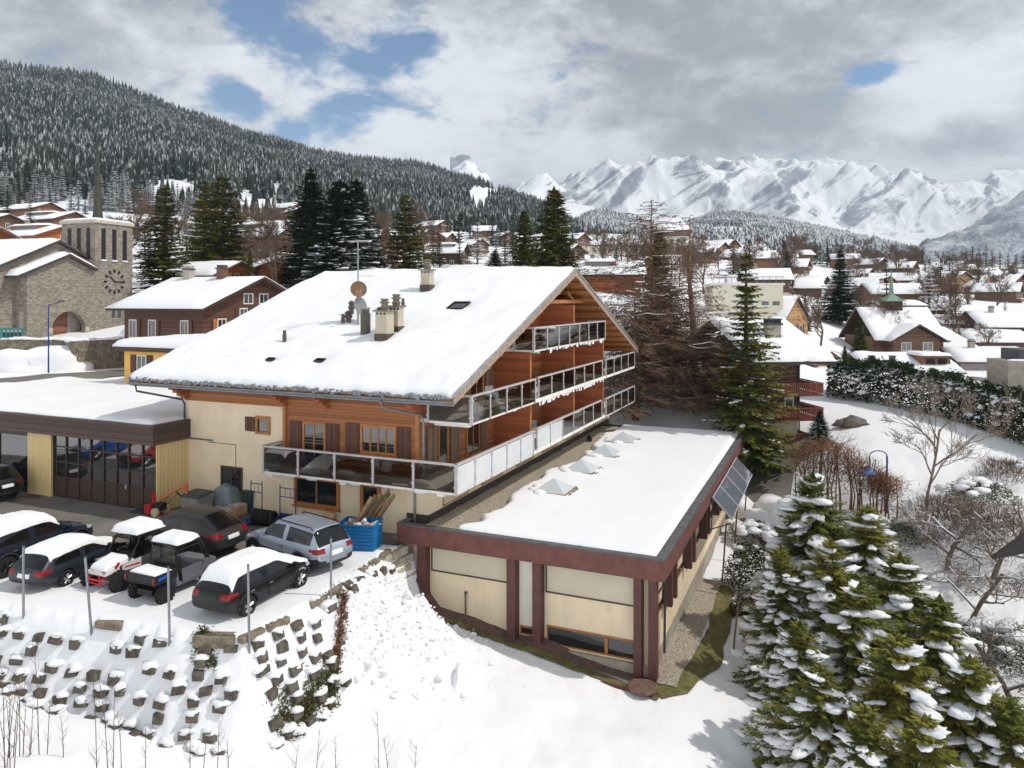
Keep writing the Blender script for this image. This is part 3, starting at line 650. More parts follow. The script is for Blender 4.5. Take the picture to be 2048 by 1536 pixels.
mb.box(AU0-.02, AU1+.02, AV0-.02, AV0+.26, .742, .80); mb.box(AU1-.3, AU1+.02, AV0+.26, AV1-.26, .742, .80); mb.box(AU0-.02, AU1+.02, AV1-.26, AV1+.02, .742, .80); mb.box(AU0-.02, AU0+.26, AV0+.26, -.02, .742, .80)
for v in np.arange(1, 25, 1.9): mb.box(AU1-.31, AU1+.03, v, v+.03, .801, .815)
for u in np.arange(1, 9.5, 1.9): mb.box(u, u+.03, AV0-.03, AV0+.27, .801, .815)
cop = mb.build('coping', mat('slate_coping', (86, 88, 88), .7, .2, 3), AX)
MB().slab([(AU0+.12, AV0+.12), (AU1-.12, AV0+.12), (AU1-.12, AV1-.12), (.06, AV1-.12), (.06, -.0), (AU0+.12, -.0)], .1, .6).build('roof_deck', mat('roof_felt', (84, 80, 76), .9), AX)
# gravel along the chalet wall (uneven sheet), snow on the rest with a soft edge
def edge_u(v): return 1.75 + .22*np.sin(v*.5) + fbm(v*0+3, v, 1.6, 3)*.7 + 2.1*sstep(2.2, -1, v)*0
xs = np.linspace(.06, 3.4, 22); ys = np.linspace(AV0+.27, AV1-.27, 160); X, Y = np.meshgrid(xs, ys, indexing='ij'); Zg = .655+fbm(X, Y, .5, 4)*.05
i, j = np.meshgrid(np.arange(21), np.arange(159), indexing='ij'); q = i*160+j
g = np_mesh('gravel', np.stack([X, Y, Zg], -1).reshape(-1, 3), np.stack([q, q+160, q+161, q+1], -1).reshape(-1, 4), GRAVEL, AX)
nx, ny = 70, 190; tx = np.linspace(0, 1, nx); ys = np.linspace(AV0+.24, AV1-.28, ny); Tt, Y = np.meshgrid(tx, ys, indexing='ij')
Ue = np.where(Y < 1.4, edge_u(Y)+.3*np.sin(Y*3), edge_u(Y)); X = Ue+(AU1-.36-Ue)*Tt
e = np.minimum(np.minimum((X-Ue), AU1-.34-X)*1.6, np.minimum(Y-(AV0+.22), AV1-.26-Y)*2); k = np.sqrt(np.clip(1-(1-np.clip(e/.5, 0, 1))**2, 0, 1))
SK = []
for px, py in ((1108, 984), (1163, 943), (1209, 911), (1246, 884)):
    p = at_z(px, py, .85); SK.append(to_uv(p))
Zs = .66 + .26*k + fbm(X, Y, 2.2, 4)*.06*k
for (u, v) in SK: Zs += k*.09*np.exp(-((X-u)**2+(Y-v)**2)/1.3**2)
i, j = np.meshgrid(np.arange(nx-1), np.arange(ny-1), indexing='ij'); q = i*ny+j
np_mesh('snow', np.stack([X, Y, Zs], -1).reshape(-1, 3), np.stack([q, q+ny, q+ny+1, q+1], -1).reshape(-1, 4), SNOW_ROOF, AX, smooth=True)
ACRYL, t_, b_ = base_mat('frosted_dome'); b_.inputs['Base Color'].default_value = (.52, .55, .58, 1); b_.inputs['Roughness'].default_value = .18; b_.inputs['Specular IOR Level'].default_value = .6
for i, (u, v) in enumerate(SK):
    w = .78
    d = MB().add([(u-w, v-w, .98), (u+w, v-w, .98), (u+w, v+w, .98), (u-w, v+w, .98), (u, v, 1.5)], [(0, 1, 4), (1, 2, 4), (2, 3, 4), (3, 0, 4)])
    o = d.build('roof_dome', ACRYL, AX)
    f = MB()
    for s in (-1, 1):
        f.box(u-w-.08, u+w+.08, v+s*(w+.04)-.04, v+s*(w+.04)+.04, .6, .99); f.box(u+s*(w+.04)-.04, u+s*(w+.04)+.04, v-w, v+w, .6, .99)
    for k in range(3): f.cbox((u+w+.17, v-.5+.5*k, .93), (.1, .35, .1), (0, 0, rnd.uniform(-.3, .3)))
    f.build('curb', mat('kerb_wood', (128, 112, 88), .8, .3, 5), o)
    c = MB()
    for k in range(5): a = rnd.uniform(2.4, 4.6); c.blob((u+math.cos(a)*w*1.1, v+math.sin(a)*w*1.1, .95), (.35, .35, .14), 0, k+i*9, .2, 2)
    c.build('lodged_snow', SNOW_ROOF, o, smooth=True)
# front elevation
T = wall_T((0, -.422, 0), (1, 0, 0), (0, -1, 0))
fr = [u_at(p, -.6) for p in (840, 856, 1018, 1035, 1069, 1086, 1270, 1286, 1291, 1308)]
for a, b, zb in ((fr[0], fr[1], -3.0), (fr[2], fr[3], -3.1), (fr[4], fr[5], -3.1), (fr[6], fr[7], -3.55)):
    MB().box(a, b, -.85, -.423, zb, .02).build('column', MAROON_COL, AX, bevel=.012)
MB().box(9.252, 9.55, -.80, -.45, -3.55, .02).build('column', MAROON_COL, AX, bevel=.012)
def blind(a0, a1, z0, z1, TT, line=None):
    o = MB().box(a0, a1, 0, .02, z0, z1, 0, TT)
    for q in ((a0, a1, z0-.05, z0), (a0, a1, z1, z1+.05), (a0-.05, a0, z0-.05, z1+.05), (a1, a1+.05, z0-.05, z1+.05)): o.box(q[0], q[1], 0, .05, q[2], q[3], 1, TT)
    return o.build('blind_window', [BEIGE_BLIND, DKBROWN_P], AX)
blind(fr[1]+.12, fr[2]-.06, -1.05, -.18, T); blind(fr[5]+.1, fr[6]-.06, -1.15, -.18, T)
for a, b in ((fr[1]+.05, fr[2]), (fr[5]+.05, fr[6])): MB().box(a, b, .0, .06, -.1, -.04, 0, T).build('lintel', mat('yellow_trim', (206, 178, 110), .6), AX)
window(AX, T, fr[3]+.05, fr[4]-.02, -2.95, -2.62, WOOD, 1, 1, 'cellar_window', .06)
window(AX, T, fr[5]+.1, fr[6]-.02, -3.12, -2.42, WOOD, 1, 1, 'cellar_window', .05)
c = MB(); m_ = fr[5]+.1+(fr[6]-fr[5])*.66; c.box(m_-.06, m_+.06, .02, .07, -3.03, -2.5, 0, T); c.build('mullion', WOOD, AX)
MB().box(fr[3]+.02, fr[4]-.01, 0, .03, -2.6, -.05, 0, T).build('infill_panel', PLASTER_WHITE, AX)
MB().box(fr[5]+.0, 9.2, .02, .14, -4.4, -3.2, 0, T).build('concrete_plinth', CONCRETE, AX)
pp = MB(); u = u_at(931, -.5); pp.tube([(u, -.5, -1.75), (u, -.5, -2.9)], .035, 6); pp.box(u-.06, u+.06, -.5, -.425, -1.78, -1.7); pp.build('pipe', mat('green_grey_pipe', (96, 100, 92), .6), AX)
pp = MB(); pp.tube([(-.62, -.55, .0), (-.62, -.55, -2.9)], .05, 6); pp.build('downpipe', mat('green_copper', (84, 104, 98), .6), AX)
# lit side elevation: paired posts, ribbon windows
T2 = wall_T((9.252, 0, 0), (0, 1, 0), (1, 0, 0))
for i, v in enumerate((1.7, 2.6, 6.0, 6.9, 10.3, 11.2, 14.6, 15.5, 18.9, 19.8, 23.2, 24.1)):
    MB().box(9.252, 9.62, v-.13, v+.13, -1.85, .02).build('column', MAROON_COL, AX, bevel=.012)
pv = [-.3, 1.57, 2.73, 5.87, 7.03, 10.17, 11.33, 14.47, 15.63, 18.77, 19.93, 23.07]
for i in range(0, 12, 2):
    a, b = pv[i]+.1, pv[i+1]-.08
    blind(a, b, -1.0, -.12, T2)
    f = MB().box(a, b, .0, .04, -1.72, -1.5, 1, T2).box(a, b, 0, .07, -1.76, -1.721, 0, T2).box(a, b, 0, .05, -1.1, -1.06, 0, T2); f.build('ribbon_window', [WOOD, GLASS], AX)
pp = MB(); pp.tube([(9.6, 1.15, .0), (9.45, 1.15, -.2), (9.42, 1.15, -3.4)], .05, 6); pp.tube([(9.6, 5.0, 0), (9.42, 5.0, -1.3)], .045, 6); pp.build('downpipe', DKGREY, AX)
# solar collectors hung outside the fascia
va, vb = v_at(1422, 9.9), v_at(1470, 9.9)
for i in range(4):
    v0 = va+(vb-va)*i/4+.03; v1 = va+(vb-va)*(i+1)/4-.03
    p = MB(); a = Vector((9.93, 0, .35)); b = Vector((10.85, 0, -.62)); n = Vector((.73, 0, .68))
    for (m, o0, o1, du) in ((1, 0, .07, 0), (0, .071, .076, .06)):
        A0, B0 = a+(b-a)*du*.5, b-(b-a)*du*.5
        vs = [A0+n*o0, B0+n*o0, B0+n*o1, A0+n*o1]
        p.add([(q.x, v0+du, q.z) for q in vs]+[(q.x, v1-du, q.z) for q in vs], [(0, 1, 2, 3), (7, 6, 5, 4), (0, 4, 5, 1), (1, 5, 6, 2), (2, 6, 7, 3), (3, 7, 4, 0)], m)
    p.build('solar_panel', [SOLAR, ALU], AX)
st = MB()
for v in (va, (va+vb)/2, vb): st.tube([(9.3, v, -1.4), (10.8, v, -.75)], .03, 5); st.tube([(9.9, v, -1.3), (10.0, v, .3)], .03, 5); st.tube([(10.6, v, -.8), (10.4, v, -3.9)], .04, 5)
st.build('bracket', DKGREY, AX)
tag(MB().lathe([(.0, 0), (.50, 0), (.52, .05), (.52, .09), (.44, .11), (.42, .10), (.0, .115)], 24).build('manhole_cover', mat('rusty_iron', (104, 82, 70), .8, .3, 5), None, tuple(Vector(at_z(1285, 1377, -3.55))), 0), 'round rusty iron cover lying in the grass at the corner of the annex', 'manhole cover')
e = MB(); e.box(2.3, 9.4, -1.62, -1.58, -3.75, -3.5); o = e.build('edging', mat('rust_edging', (96, 56, 50), .8), AX)

# ================= garage =================
GA = thing('garage_workshop', 'flat roofed workshop with brown fascia, corrugated yellow panels and glazed doors beside the chalet', 'garage', tuple(C0), -ANG)
GU0, GU1, GV0, GV1 = -36.0, -13.02, -2.15, 10.5
gx = lambda px: u_at(px, -1.75)
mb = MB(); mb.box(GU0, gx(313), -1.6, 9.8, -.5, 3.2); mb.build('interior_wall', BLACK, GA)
MB().box(GU0, GU1, GV0, GV0+.15, 3.15, 4.0).box(GU1-.15, GU1, GV0+.15, -.0, 3.15, 4.0).build('fascia', DKBROWN, GA)
MB().box(GU0, GU1+.04, GV0-.04, GV0+.3, 4.001, 4.06).box(GU1-.3, GU1+.04, GV0+.3, -.01, 4.001, 4.06).build('coping', DKBROWN_P, GA)
MB().box(GU0, GU1-.15, GV0+.15, GV1, 3.3, 3.95).build('roof_deck', DKBROWN_P, GA)
snow_sheet('snow', GA, GU0, GU1-.2, GV0+.12, GV1, lambda X, Y: X*0+3.96, .24, 110, 60, .5, 8, .07)
p = to_uv(at_z(286, 795, 4.25)); w = .85
MB().add([(p[0]-w, p[1]-w, 4.1), (p[0]+w, p[1]-w, 4.1), (p[0]+w, p[1]+w, 4.1), (p[0]-w, p[1]+w, 4.1), (p[0]+.1, p[1], 4.62)], [(0, 1, 4), (1, 2, 4), (2, 3, 4), (3, 0, 4)]).build('roof_dome', SNOW_ROOF, GA)
MB().box(gx(313), GU1-.16, -1.78, -1.6, 0, 3.15).box(GU1-.34, GU1-.16, -1.6, -.004, 0, 3.15).build('corrugated_panel', YELLOW_CORR, GA)
MB().box(gx(57), gx(104), -1.8, -1.6, 0, 3.15).build('corrugated_panel', YELLOW_CORR, GA)
TGa = wall_T((0, -1.6, 0), (1, 0, 0), (0, -1, 0))
xs = [gx(p) for p in (105, 130, 155, 179, 205, 231, 255, 283, 312)]
d = MB().box(xs[0], xs[4]-.04, .0, .06, .05, 1.02, 0, TGa).box(xs[4]+.04, xs[8], 0, .06, .05, 1.02, 0, TGa)
for x in xs: d.box(x-.035, x+.035, .061, .11, .05, 3.15, 0, TGa)
for z in (1.02, 1.75, 2.5, 3.05): d.box(xs[0], xs[8], .062, .1, z-.025, z+.025, 0, TGa)
dr = d.build('sliding_door', DKBROWN_P, GA)
MB().box(xs[0]+.02, xs[8]-.02, .02, .05, 1.03, 3.1, 0, TGa).build('glazing', GLASS_SHOP, dr)
h = MB().cbox((xs[6]-.12, -1.74, 1.0), (.05, .08, .2)); h.build('handle', ALU, dr)
d = MB()
for x in (gx(57)-.06, gx(57)-2.4, gx(57)-4.8): d.box(x-.04, x+.04, .0, .1, .05, 3.15, 0, TGa)
d.box(gx(57)-9, gx(57)-.03, .0, .08, .02, .25, 0, TGa).box(gx(57)-9, gx(57)-.03, .0, .08, 2.85, 3.15, 0, TGa)
dr = d.build('shop_window', DKBROWN_P, GA); MB().box(gx(57)-9, gx(57)-.04, .03, .05, .26, 2.84, 0, TGa).build('glazing', GLASS_SHOP, dr)
for px, py in ((70, 992), (285, 1023)):
    p = at_z(px, py, 0); tag(MB().box(-.55, .55, -.35, .35, -.1, .012).build('drain_grate', DKGREY, None, tuple(p), -ANG), 'iron drain grate in the asphalt ' + ('before the corrugated panel' if px < 100 else 'before the glazed garage door'), 'drain')
# ================= vehicles =================
CLAD = mat('black_cladding', (38, 38, 40), .7, .15, 5); CARGLASS = window_glass('car_glass', (.006, .007, .008), .0)
LAMP_R = paint('tail_lamp', (120, 8, 12), .3, 0, .2); LAMP_W = paint('head_lamp', (190, 196, 204), 1, .3, .1); PLATE = mat('number_plate', (220, 220, 214), .5, .03)
RIM_S = mat('silver_rim', (170, 172, 176), .35, .1, 5, metal=.7); RIM_D = mat('dark_rim', (40, 40, 44), .4, .1, 5, metal=.5)
def interp(tab, x):
    return float(np.interp(x, [a for a, _ in tab], [b for _, b in tab]))
def car_shell(S):
    """loft of cross-sections along the car, subdivided, wheel wells cut; returned split by material"""
    L, Wd, H = S['L'], S['W'], S['H']; hw = Wd/2
    xs = S['x']; vs = []; n = 9
    for k, x in enumerate(xs):
        zb = interp(S['bot'], x); zt = interp(S['belt'], x); zR = max(interp(S['roof'], x), zt+.015); w = hw*interp(S['plan'], x)
        g = zR-zt; wr = w*(.90-.20*min(1, g/.6))
        half = [(0, zb), (w*.86, zb), (w*.97, zb+.10), (w*1.0, zb+(zt-zb)*.55), (w*.985, zt-.09), (w*.94, zt), (wr, zR-.03-.02*min(1, g)), (wr*.72, zR), (0, zR+.025)]
        vs.append(half)
    m = len(xs); V = []; ring = 2*n-2
    for half in vs:
        V += [(0, y, z) for y, z in half] + [(0, -y, z) for y, z in half[-2:0:-1]]
    V = [(xs[i//ring], p[1], p[2]) for i, p in enumerate(V)]
    mb = MB(); fs = []; ms = []
    gh = [interp(S['roof'], x)-interp(S['belt'], x) for x in xs]
    for i in range(m-1):
        for j in range(ring):
            j2 = (j+1) % ring; fs.append((i*ring+j, i*ring+j2, (i+1)*ring+j2, (i+1)*ring+j))
            q = min(j, ring-1-j)          # 0 bottom .. n-2 top
            mm = 0
            if q <= 1: mm = 2
            if q == 5 and (i in S['side']): mm = 1
            if q >= 6 and (i in S['front']+S['rear']): mm = 1
            if q == 2 and S.get('clad'): mm = 2
            ms.append(mm)
    for end in (0, m-1):
        b = end*ring
        for j in range(n-1):
            a, c = b+j, b+(j+1); a2, c2 = b+(ring-j) % ring, b+(ring-j-1) % ring
            f = [a, c, c2, a2]; f = list(dict.fromkeys(f))
            if len(f) >= 3: fs.append(tuple(f if end else f[::-1])); ms.append(2 if j <= 1 else 0)
    mb.add(V, fs); mb.m = ms
    o = mb.build('shell_tmp', [BLACK, BLACK, BLACK, BLACK])
    import bmesh
    bm = bmesh.new(); bm.from_mesh(o.data); bmesh.ops.recalc_face_normals(bm, faces=bm.faces); bm.to_mesh(o.data); bm.free()
    ss = o.modifiers.new('s', 'SUBSURF'); ss.levels = 3; ss.render_levels = 3
    for tri in range(6):
        c = MB(); e = .0037*tri
        for wx in S['wheels']:
            for s in (-1, 1):
                T = Matrix.Translation((wx+e, s*(hw+.0013+e*.7), S['r']+e*.3)) @ Matrix.Rotation(R(90), 4, 'X') @ Matrix.Rotation(.07+e*9, 4, 'Z')
                c.lathe([(S['r']+.075, -.24), (S['r']+.075, .24)], 22, 0, T)
        cut = c.build('cut_tmp', [BLACK])
        bm = bmesh.new(); bm.from_mesh(cut.data); bmesh.ops.recalc_face_normals(bm, faces=bm.faces); bm.to_mesh(cut.data); bm.free()
        bo = o.modifiers.new('b', 'BOOLEAN'); bo.operation = 'DIFFERENCE'; bo.object = cut; bo.solver = 'EXACT'
        try: bo.material_mode = 'TRANSFER'
        except Exception: pass
        bpy.context.view_layer.update(); ev = o.evaluated_get(bpy.context.evaluated_depsgraph_get()); me = bpy.data.meshes.new_from_object(ev)
        ymax = max(abs(v.co.y) for v in me.vertices); zlow = min(v.co.z for v in me.vertices)
        if ymax < hw+.06 and zlow > .12 and len(me.vertices) > 2000: break
        o.modifiers.remove(bo); bpy.data.objects.remove(cut)
    co = [tuple(v.co) for v in me.vertices]; parts = {}
    wells = [(wx, S['r']) for wx in S['wheels']]
    for p in me.polygons:
        k = p.material_index if p.material_index < 3 else 2
        cx_, cy_, cz_ = p.center
        if any(abs(math.hypot(cx_-wx, cz_-r)-(r+.075)) < .03 and abs(p.normal.y) < .6 for wx, r in wells) or abs(cy_) < hw-.18 and any(math.hypot(cx_-wx, cz_-r) < r+.06 for wx, r in wells): k = 3
        if k == 1: k = 'rear' if cx_ < S['x'][S['rear'][-1]+1]+.05 and abs(p.normal.x) > .25 and abs(p.normal.y) < .6 else ('front' if p.normal.x > .2 and abs(p.normal.y) < .6 else ('left' if cy_ > 0 else 'right'))
        if k == 0:
            zz = cz_; sx = L/2
            if cx_ < -sx+.30 and abs(zz-S['lampz']) < .085 and abs(cy_) > hw*S.get('lampin', .52): k = 'tl' if cy_ > 0 else 'tr'
            elif cx_ < -sx+.5 and abs(zz-S['lampz']-.01) < .05 and abs(cy_) > hw*.8: k = 'tl' if cy_ > 0 else 'tr'
            elif cx_ > sx-.52 and abs(zz-S['headz']+.02+(cx_-sx+.2)*.1) < .075 and abs(cy_) > hw*.5: k = 'hl' if cy_ > 0 else 'hr'
            elif cx_ < 0 and abs(zz-S['platez']-.02) < .075 and abs(cy_) < .27 and p.normal.x < -.5: k = 'pl'
            elif cx_ > 0 and .45 < zz < S['headz']-.02 and abs(cy_) < .5 and p.normal.x > .5: k = 'gr'
            elif cx_ < 0 and .36 < zz < .44 and abs(cy_) > hw*.55 and p.normal.x < -.3: k = 'rf'
            elif cx_ < -sx+.2 and zz < .5: k = 2
        parts.setdefault(k, []).append(tuple(p.vertices))
    bpy.data.objects.remove(o)
    try: bpy.data.objects.remove(cut)
    except ReferenceError: pass
    return co, parts
def sub_mesh(name, co, polys, m, parent):
    ids = sorted({i for p in polys for i in p}); mp = {i: k for k, i in enumerate(ids)}
    b = MB().add([co[i] for i in ids], [tuple(mp[i] for i in p) for p in polys]); return b.build(name, m, parent, smooth=True)
def wheel(parent, x, y, r, w, rim, side, spokes=5):
    T = Matrix.Translation((x, y, r)) @ Matrix.Rotation(R(90)*-side, 4, 'X')
    # local z = outward
    t = MB().lathe([(r*.62, -w/2), (r*.9, -w/2), (r, -w/2+.04), (r, w/2-.04), (r*.92, w/2), (r*.66, w/2), (r*.64, w/2-.05)], 26, 0, T)
    o = t.build('wheel', RUBBER, parent, smooth=False)
    q = MB().lathe([(.001, w/2-.10), (r*.64, w/2-.10), (r*.66, w/2-.0), (r*.60, w/2-.005), (r*.58, w/2-.05)], 26, 1, T)
    q.lathe([(.001, w/2-.02), (r*.16, w/2-.02), (r*.18, w/2-.09)], 12, 0, T)
    for k in range(spokes):
        a = 2*math.pi*k/spokes+.3
        for da in (-.16, .16):
            p0 = Vector((math.cos(a)*r*.12, math.sin(a)*r*.12, w/2-.03)); p1 = Vector((math.cos(a+da)*r*.61, math.sin(a+da)*r*.61, w/2-.03))
            q.tube([p0, p1], r*.085, 4, 0, T)
    q.build('rim', [rim, BLACK], o)
    return o
def car(name, label, S, pm, loc, heading, rim=RIM_S, snow=None, clad=True, rails=False, cat='car', plate=True, group=None, sn_th=.16, spokes=5, sc_=1.0):
    o = thing(name, label, cat, (loc[0], loc[1], loc[2] if len(loc) > 2 else 0), heading, group)
    o.scale = (sc_, sc_, sc_); S = dict(S); S['clad'] = clad; co, parts = car_shell(S); hw = S['W']/2; L = S['L']; r = S['r']
    sub_mesh('body', co, parts.get(0, []), pm, o)
    if parts.get(2): sub_mesh('cladding', co, parts[2], CLAD, o)
    if parts.get(3): sub_mesh('wheel_arch', co, parts[3], BLACK, o)
    for k, nm, mm in (('tl', 'tail_light', LAMP_R), ('tr', 'tail_light', LAMP_R), ('hl', 'headlight', LAMP_W), ('hr', 'headlight', LAMP_W), ('pl', 'number_plate', PLATE if plate else pm), ('gr', 'grille', BLACK), ('rf', 'reflector', LAMP_R)):
        if parts.get(k): sub_mesh(nm, co, parts[k], mm, o)
    for k, nm in (('front', 'windscreen'), ('rear', 'rear_window'), ('left', 'side_window'), ('right', 'side_window')):
        if parts.get(k): sub_mesh(nm, co, parts[k], CARGLASS, o)
    for wx in S['wheels']:
        for s in (-1, 1): wheel(o, wx, s*(hw-.10), r, .23, rim, s, spokes)
    if clad:
        for wx in S['wheels']:
            for s in (-1, 1):
                pts = [(wx+(r+.105)*math.cos(a), s*(hw*.985), r+(r+.105)*math.sin(a)) for a in np.linspace(.05, math.pi-.05, 15)]
                MB().tube(pts, .045, 5).build('arch_trim', CLAD, o)
    zt = interp(S['belt'], -L/2+.12)
    for s in (-1, 1):
        mx = S['mirror']; m = MB().cbox((mx, s*(hw+.08), zt+.02+.06), (.14, .2, .14)).cbox((mx, s*(hw-.0), zt+.0), (.08, .16, .05)); m.build('wing_mirror', pm, o, bevel=.03)
        for hx in S['handles']: MB().cbox((hx, s*(hw*.995), interp(S['belt'], hx)-.14), (.17, .05, .03)).build('door_handle', pm if not clad else ZINC, o)
        if rails: MB().tube([(S['rail'][0], s*hw*.64, S['H']-.12), (S['rail'][0]+.12, s*hw*.64, S['H']-.03), (S['rail'][1]-.12, s*hw*.64, S['H']-.04), (S['rail'][1], s*hw*.64, S['H']-.13)], .02, 5).build('roof_rail', BLACK, o)
        # door shuts
        for dx in S['shuts']:
            zb = interp(S['bot'], dx)+.18; z2 = interp(S['belt'], dx)-.08
            MB().box(dx-.006, dx+.006, s*hw*.99-.025, s*hw*.99+.012, zb, z2).build('door_seam', BLACK, o)
    if snow:
        x0, x1, wfac = snow; nx, ny = 34, 18; xg = np.linspace(x0, x1, nx); V = []; Z0 = []
        for a, x in enumerate(xg):
            zR = max(interp(S['roof'], x), interp(S['belt'], x))-.02; g = max(0, interp(S['roof'], x)-interp(S['belt'], x))
            w = hw*interp(S['plan'], x)*(.92-.2*min(1, g/.6))*wfac
            for b in range(ny):
                yy = -1+2*b/(ny-1); e = min(1, (1-abs(yy))*2.8, (x-x0)*2.2+.02, (x1-x)*2.2+.02); k = math.sqrt(max(0, 1-(1-e)**2))
                nz = noise.noise(Vector((x*1.6, yy*1.4, hash(label) % 97)))*.5+noise.noise(Vector((x*4, yy*4, 3)))*.2
                V.append((x, yy*w*(1+.04*nz), zR-.05*yy*yy-(.05 if e < .05 else 0) + sn_th*(k*(1+.35*nz)+.02)))
        f = [(a*ny+b, (a+1)*ny+b, (a+1)*ny+b+1, a*ny+b+1) for a in range(nx-1) for b in range(ny-1)]
        nV = len(V); V2 = V + [(p[0], p[1], p[2]-.16) for p in V]
        rim_i = list(range(ny)) + [a*ny+ny-1 for a in range(1, nx)] + [(nx-1)*ny+b for b in range(ny-2, -1, -1)] + [a*ny for a in range(nx-2, 0, -1)]
        f += [(rim_i[k], rim_i[(k+1) % len(rim_i)], rim_i[(k+1) % len(rim_i)]+nV, rim_i[k]+nV) for k in range(len(rim_i))]
        MB().add(V2, f).build('snow', SNOW_SMALL, o, smooth=True)
    return o
def spec(kind, L, Wd, H, wb, r):
    h = L/2; wf = wb/2+ (.02 if kind != 'wagon' else .12); wr = wf-wb
    g = .40 if kind == 'sedan' else 0
    z_belt = H*.60; hood = H*.585
    if kind == 'suv':   bw, rr, rf, fw, sl = -h+.12, -h+.50, .38, 1.22, 0
    if kind == 'coupe': bw, rr, rf, fw, sl = -h+.22, -h+1.15, .30, 1.22, 1
    if kind == 'hatch': bw, rr, rf, fw, sl = -h+.14, -h+.62, .32, 1.20, 0
    if kind == 'wagon': bw, rr, rf, fw, sl = -h+.12, -h+.62, .22, 1.02, 0
    pill = [rr+.12, -.62, -.55, .33 if rf > .33 else rf-.02]
    x = sorted({-h, -h+.06, bw, (bw+rr)/2, rr, rr+.16, (rr+.16-.42)/2-.05, -.40, -.32, .02, rf, (rf+fw)/2, fw, fw+.16, h-.55, h-.18, h-.04, h})
    x = [v for i, v in enumerate(x)]
    ix = {round(v, 4): i for i, v in enumerate(x)}; I = lambda v: ix[round(v, 4)]
    side = [i for i in range(I(rr+.16), I(rf)) if not (abs(x[i]+.40) < 1e-6)]
    side += [I(rf)]
    if kind in ('suv', 'wagon'): side += [I(rr)]
    return dict(L=L, W=Wd, H=H, r=r, x=x, wheels=[wr, wf], side=side, front=list(range(I(rf), I(fw))), rear=list(range(I(bw), I(rr))),
        bot=[(-h, .44), (-h+.3, .27), (h-.35, .24), (h, .36)],
        belt=[(-h, z_belt*.72), (-h+.06, z_belt*.93), (bw, z_belt+.04), (rr, z_belt+.02), (0, z_belt-.03), (fw, hood+.05), (fw+.16, hood+.02), (h-.55, hood-.07), (h-.18, hood-.17), (h-.04, hood-.30), (h, hood-.42)],
        roof=[(-h, 0), (bw-.001, 0), (bw, z_belt+.06), (rr, H-(.10 if sl else .05)), (rr+.5, H-.02), (-.2, H), (rf, H-.06), (fw, hood+.07), (fw+.001, 0), (h, 0)],
        plan=[(-h, .74), (-h+.06, .86), (-h+.3, .95), (-h+.8, 1.0), (h-.9, 1.0), (h-.45, .94), (h-.18, .84), (h-.04, .72), (h, .58)],
        lampz=z_belt-.06, headz=hood-.17, mirror=fw-.28, handles=[-.25, -1.15], shuts=[-.36, fw-.12], platez=z_belt*.78, rail=(rr+.1, rf+.05))
def hd(dx, dy): return math.atan2(dy, dx)
HA, HB = hd(-CA, SA), hd(SA, CA)
SUV = spec('suv', 4.63, 1.82, 1.70, 2.67, .36); COUPE = spec('coupe', 4.70, 1.93, 1.62, 2.80, .38); CROSS = spec('hatch', 4.46, 1.80, 1.60, 2.66, .35)
WAG = spec('wagon', 4.50, 1.74, 1.43, 2.56, .31); BIG = spec('suv', 4.85, 1.95, 1.72, 2.92, .38)
BLK = paint('black_car_paint', (9, 9, 11), .2, 0, .3); NAVY = paint('navy_car_paint', (20, 26, 42), .4, .1); GREYP = paint('dark_grey_car_paint', (48, 47, 48), .25, .2, .45); SILV = paint('silver_blue_paint', (158, 166, 180), .6, .55, .4)
WAGP = paint('charcoal_car_paint', (38, 43, 50), .4, .2); ORG = paint('orange_car_paint', (200, 70, 30), .8); BLUP = paint('bright_blue_car_paint', (16, 84, 178), .8); REDP = paint('red_car_paint', (170, 24, 28), .8)
car('silver_suv', 'silver grey estate suv without snow, parked beside the blue skip', SUV, SILV, (-9.05+.98, 27.55+.15), hd(-.80, .60), RIM_S, None, True, True)
car('black_coupe_suv', 'dirty dark grey sloping-roofed suv without snow beside the orange hoist', COUPE, GREYP, (-12.75, 29.15), HA, RIM_D, None, True)
car('black_crossover', 'black crossover with thick snow over roof and bonnet at the corner of the wall', CROSS, BLK, (-8.35, 24.15, .04), HB, RIM_S, (-1.95, 2.05, 1.04), True, plate=False, sn_th=.17, sc_=.92)
car('charcoal_estate_car', 'charcoal estate car under snow between navy suv and red-trimmed buggy', WAG, WAGP, (-15.55, 26.35, .03), hd(.27, .963), RIM_S, (-1.75, 2.1, 1.06), False, sn_th=.15, sc_=.92)
car('navy_suv', 'navy suv with snowy roof and bare bonnet, next to the charcoal estate car', BIG, NAVY, (-18.1, 27.5, .03), hd(.30, .954), RIM_D, (-2.1, .75, 1.04), True)
car('orange_hatchback', 'orange car under snow at the left end of the parked row', CROSS, ORG, (-20.75, 28.3, .03), hd(.32, .95), RIM_S, (-1.9, 1.7, 1.05), True)
car('black_suv', 'black suv standing before the shop window of the garage', SUV, paint('black_blue_paint', (18, 20, 26), .9), tuple(uv(-23.5, -3.35)), HA, RIM_S, None, True, True)
# the row facing the garage, outside the picture and seen mirrored in its glass
car('blue_hatchback', 'bright blue car with snow on its bonnet, mirrored in the garage glazing', CROSS, BLUP, (-31.6, 32.0, .02), hd(.36, .93), RIM_S, (-1.4, 1.9, .9), False)
car('red_orange_hatchback', 'red orange car with snowy bonnet, mirrored in the garage glazing', CROSS, paint('red_orange_paint', (196, 52, 30), .8), (-27.6, 30.4, .02), hd(.36, .93), RIM_S, (-1.4, 1.9, .9), False)
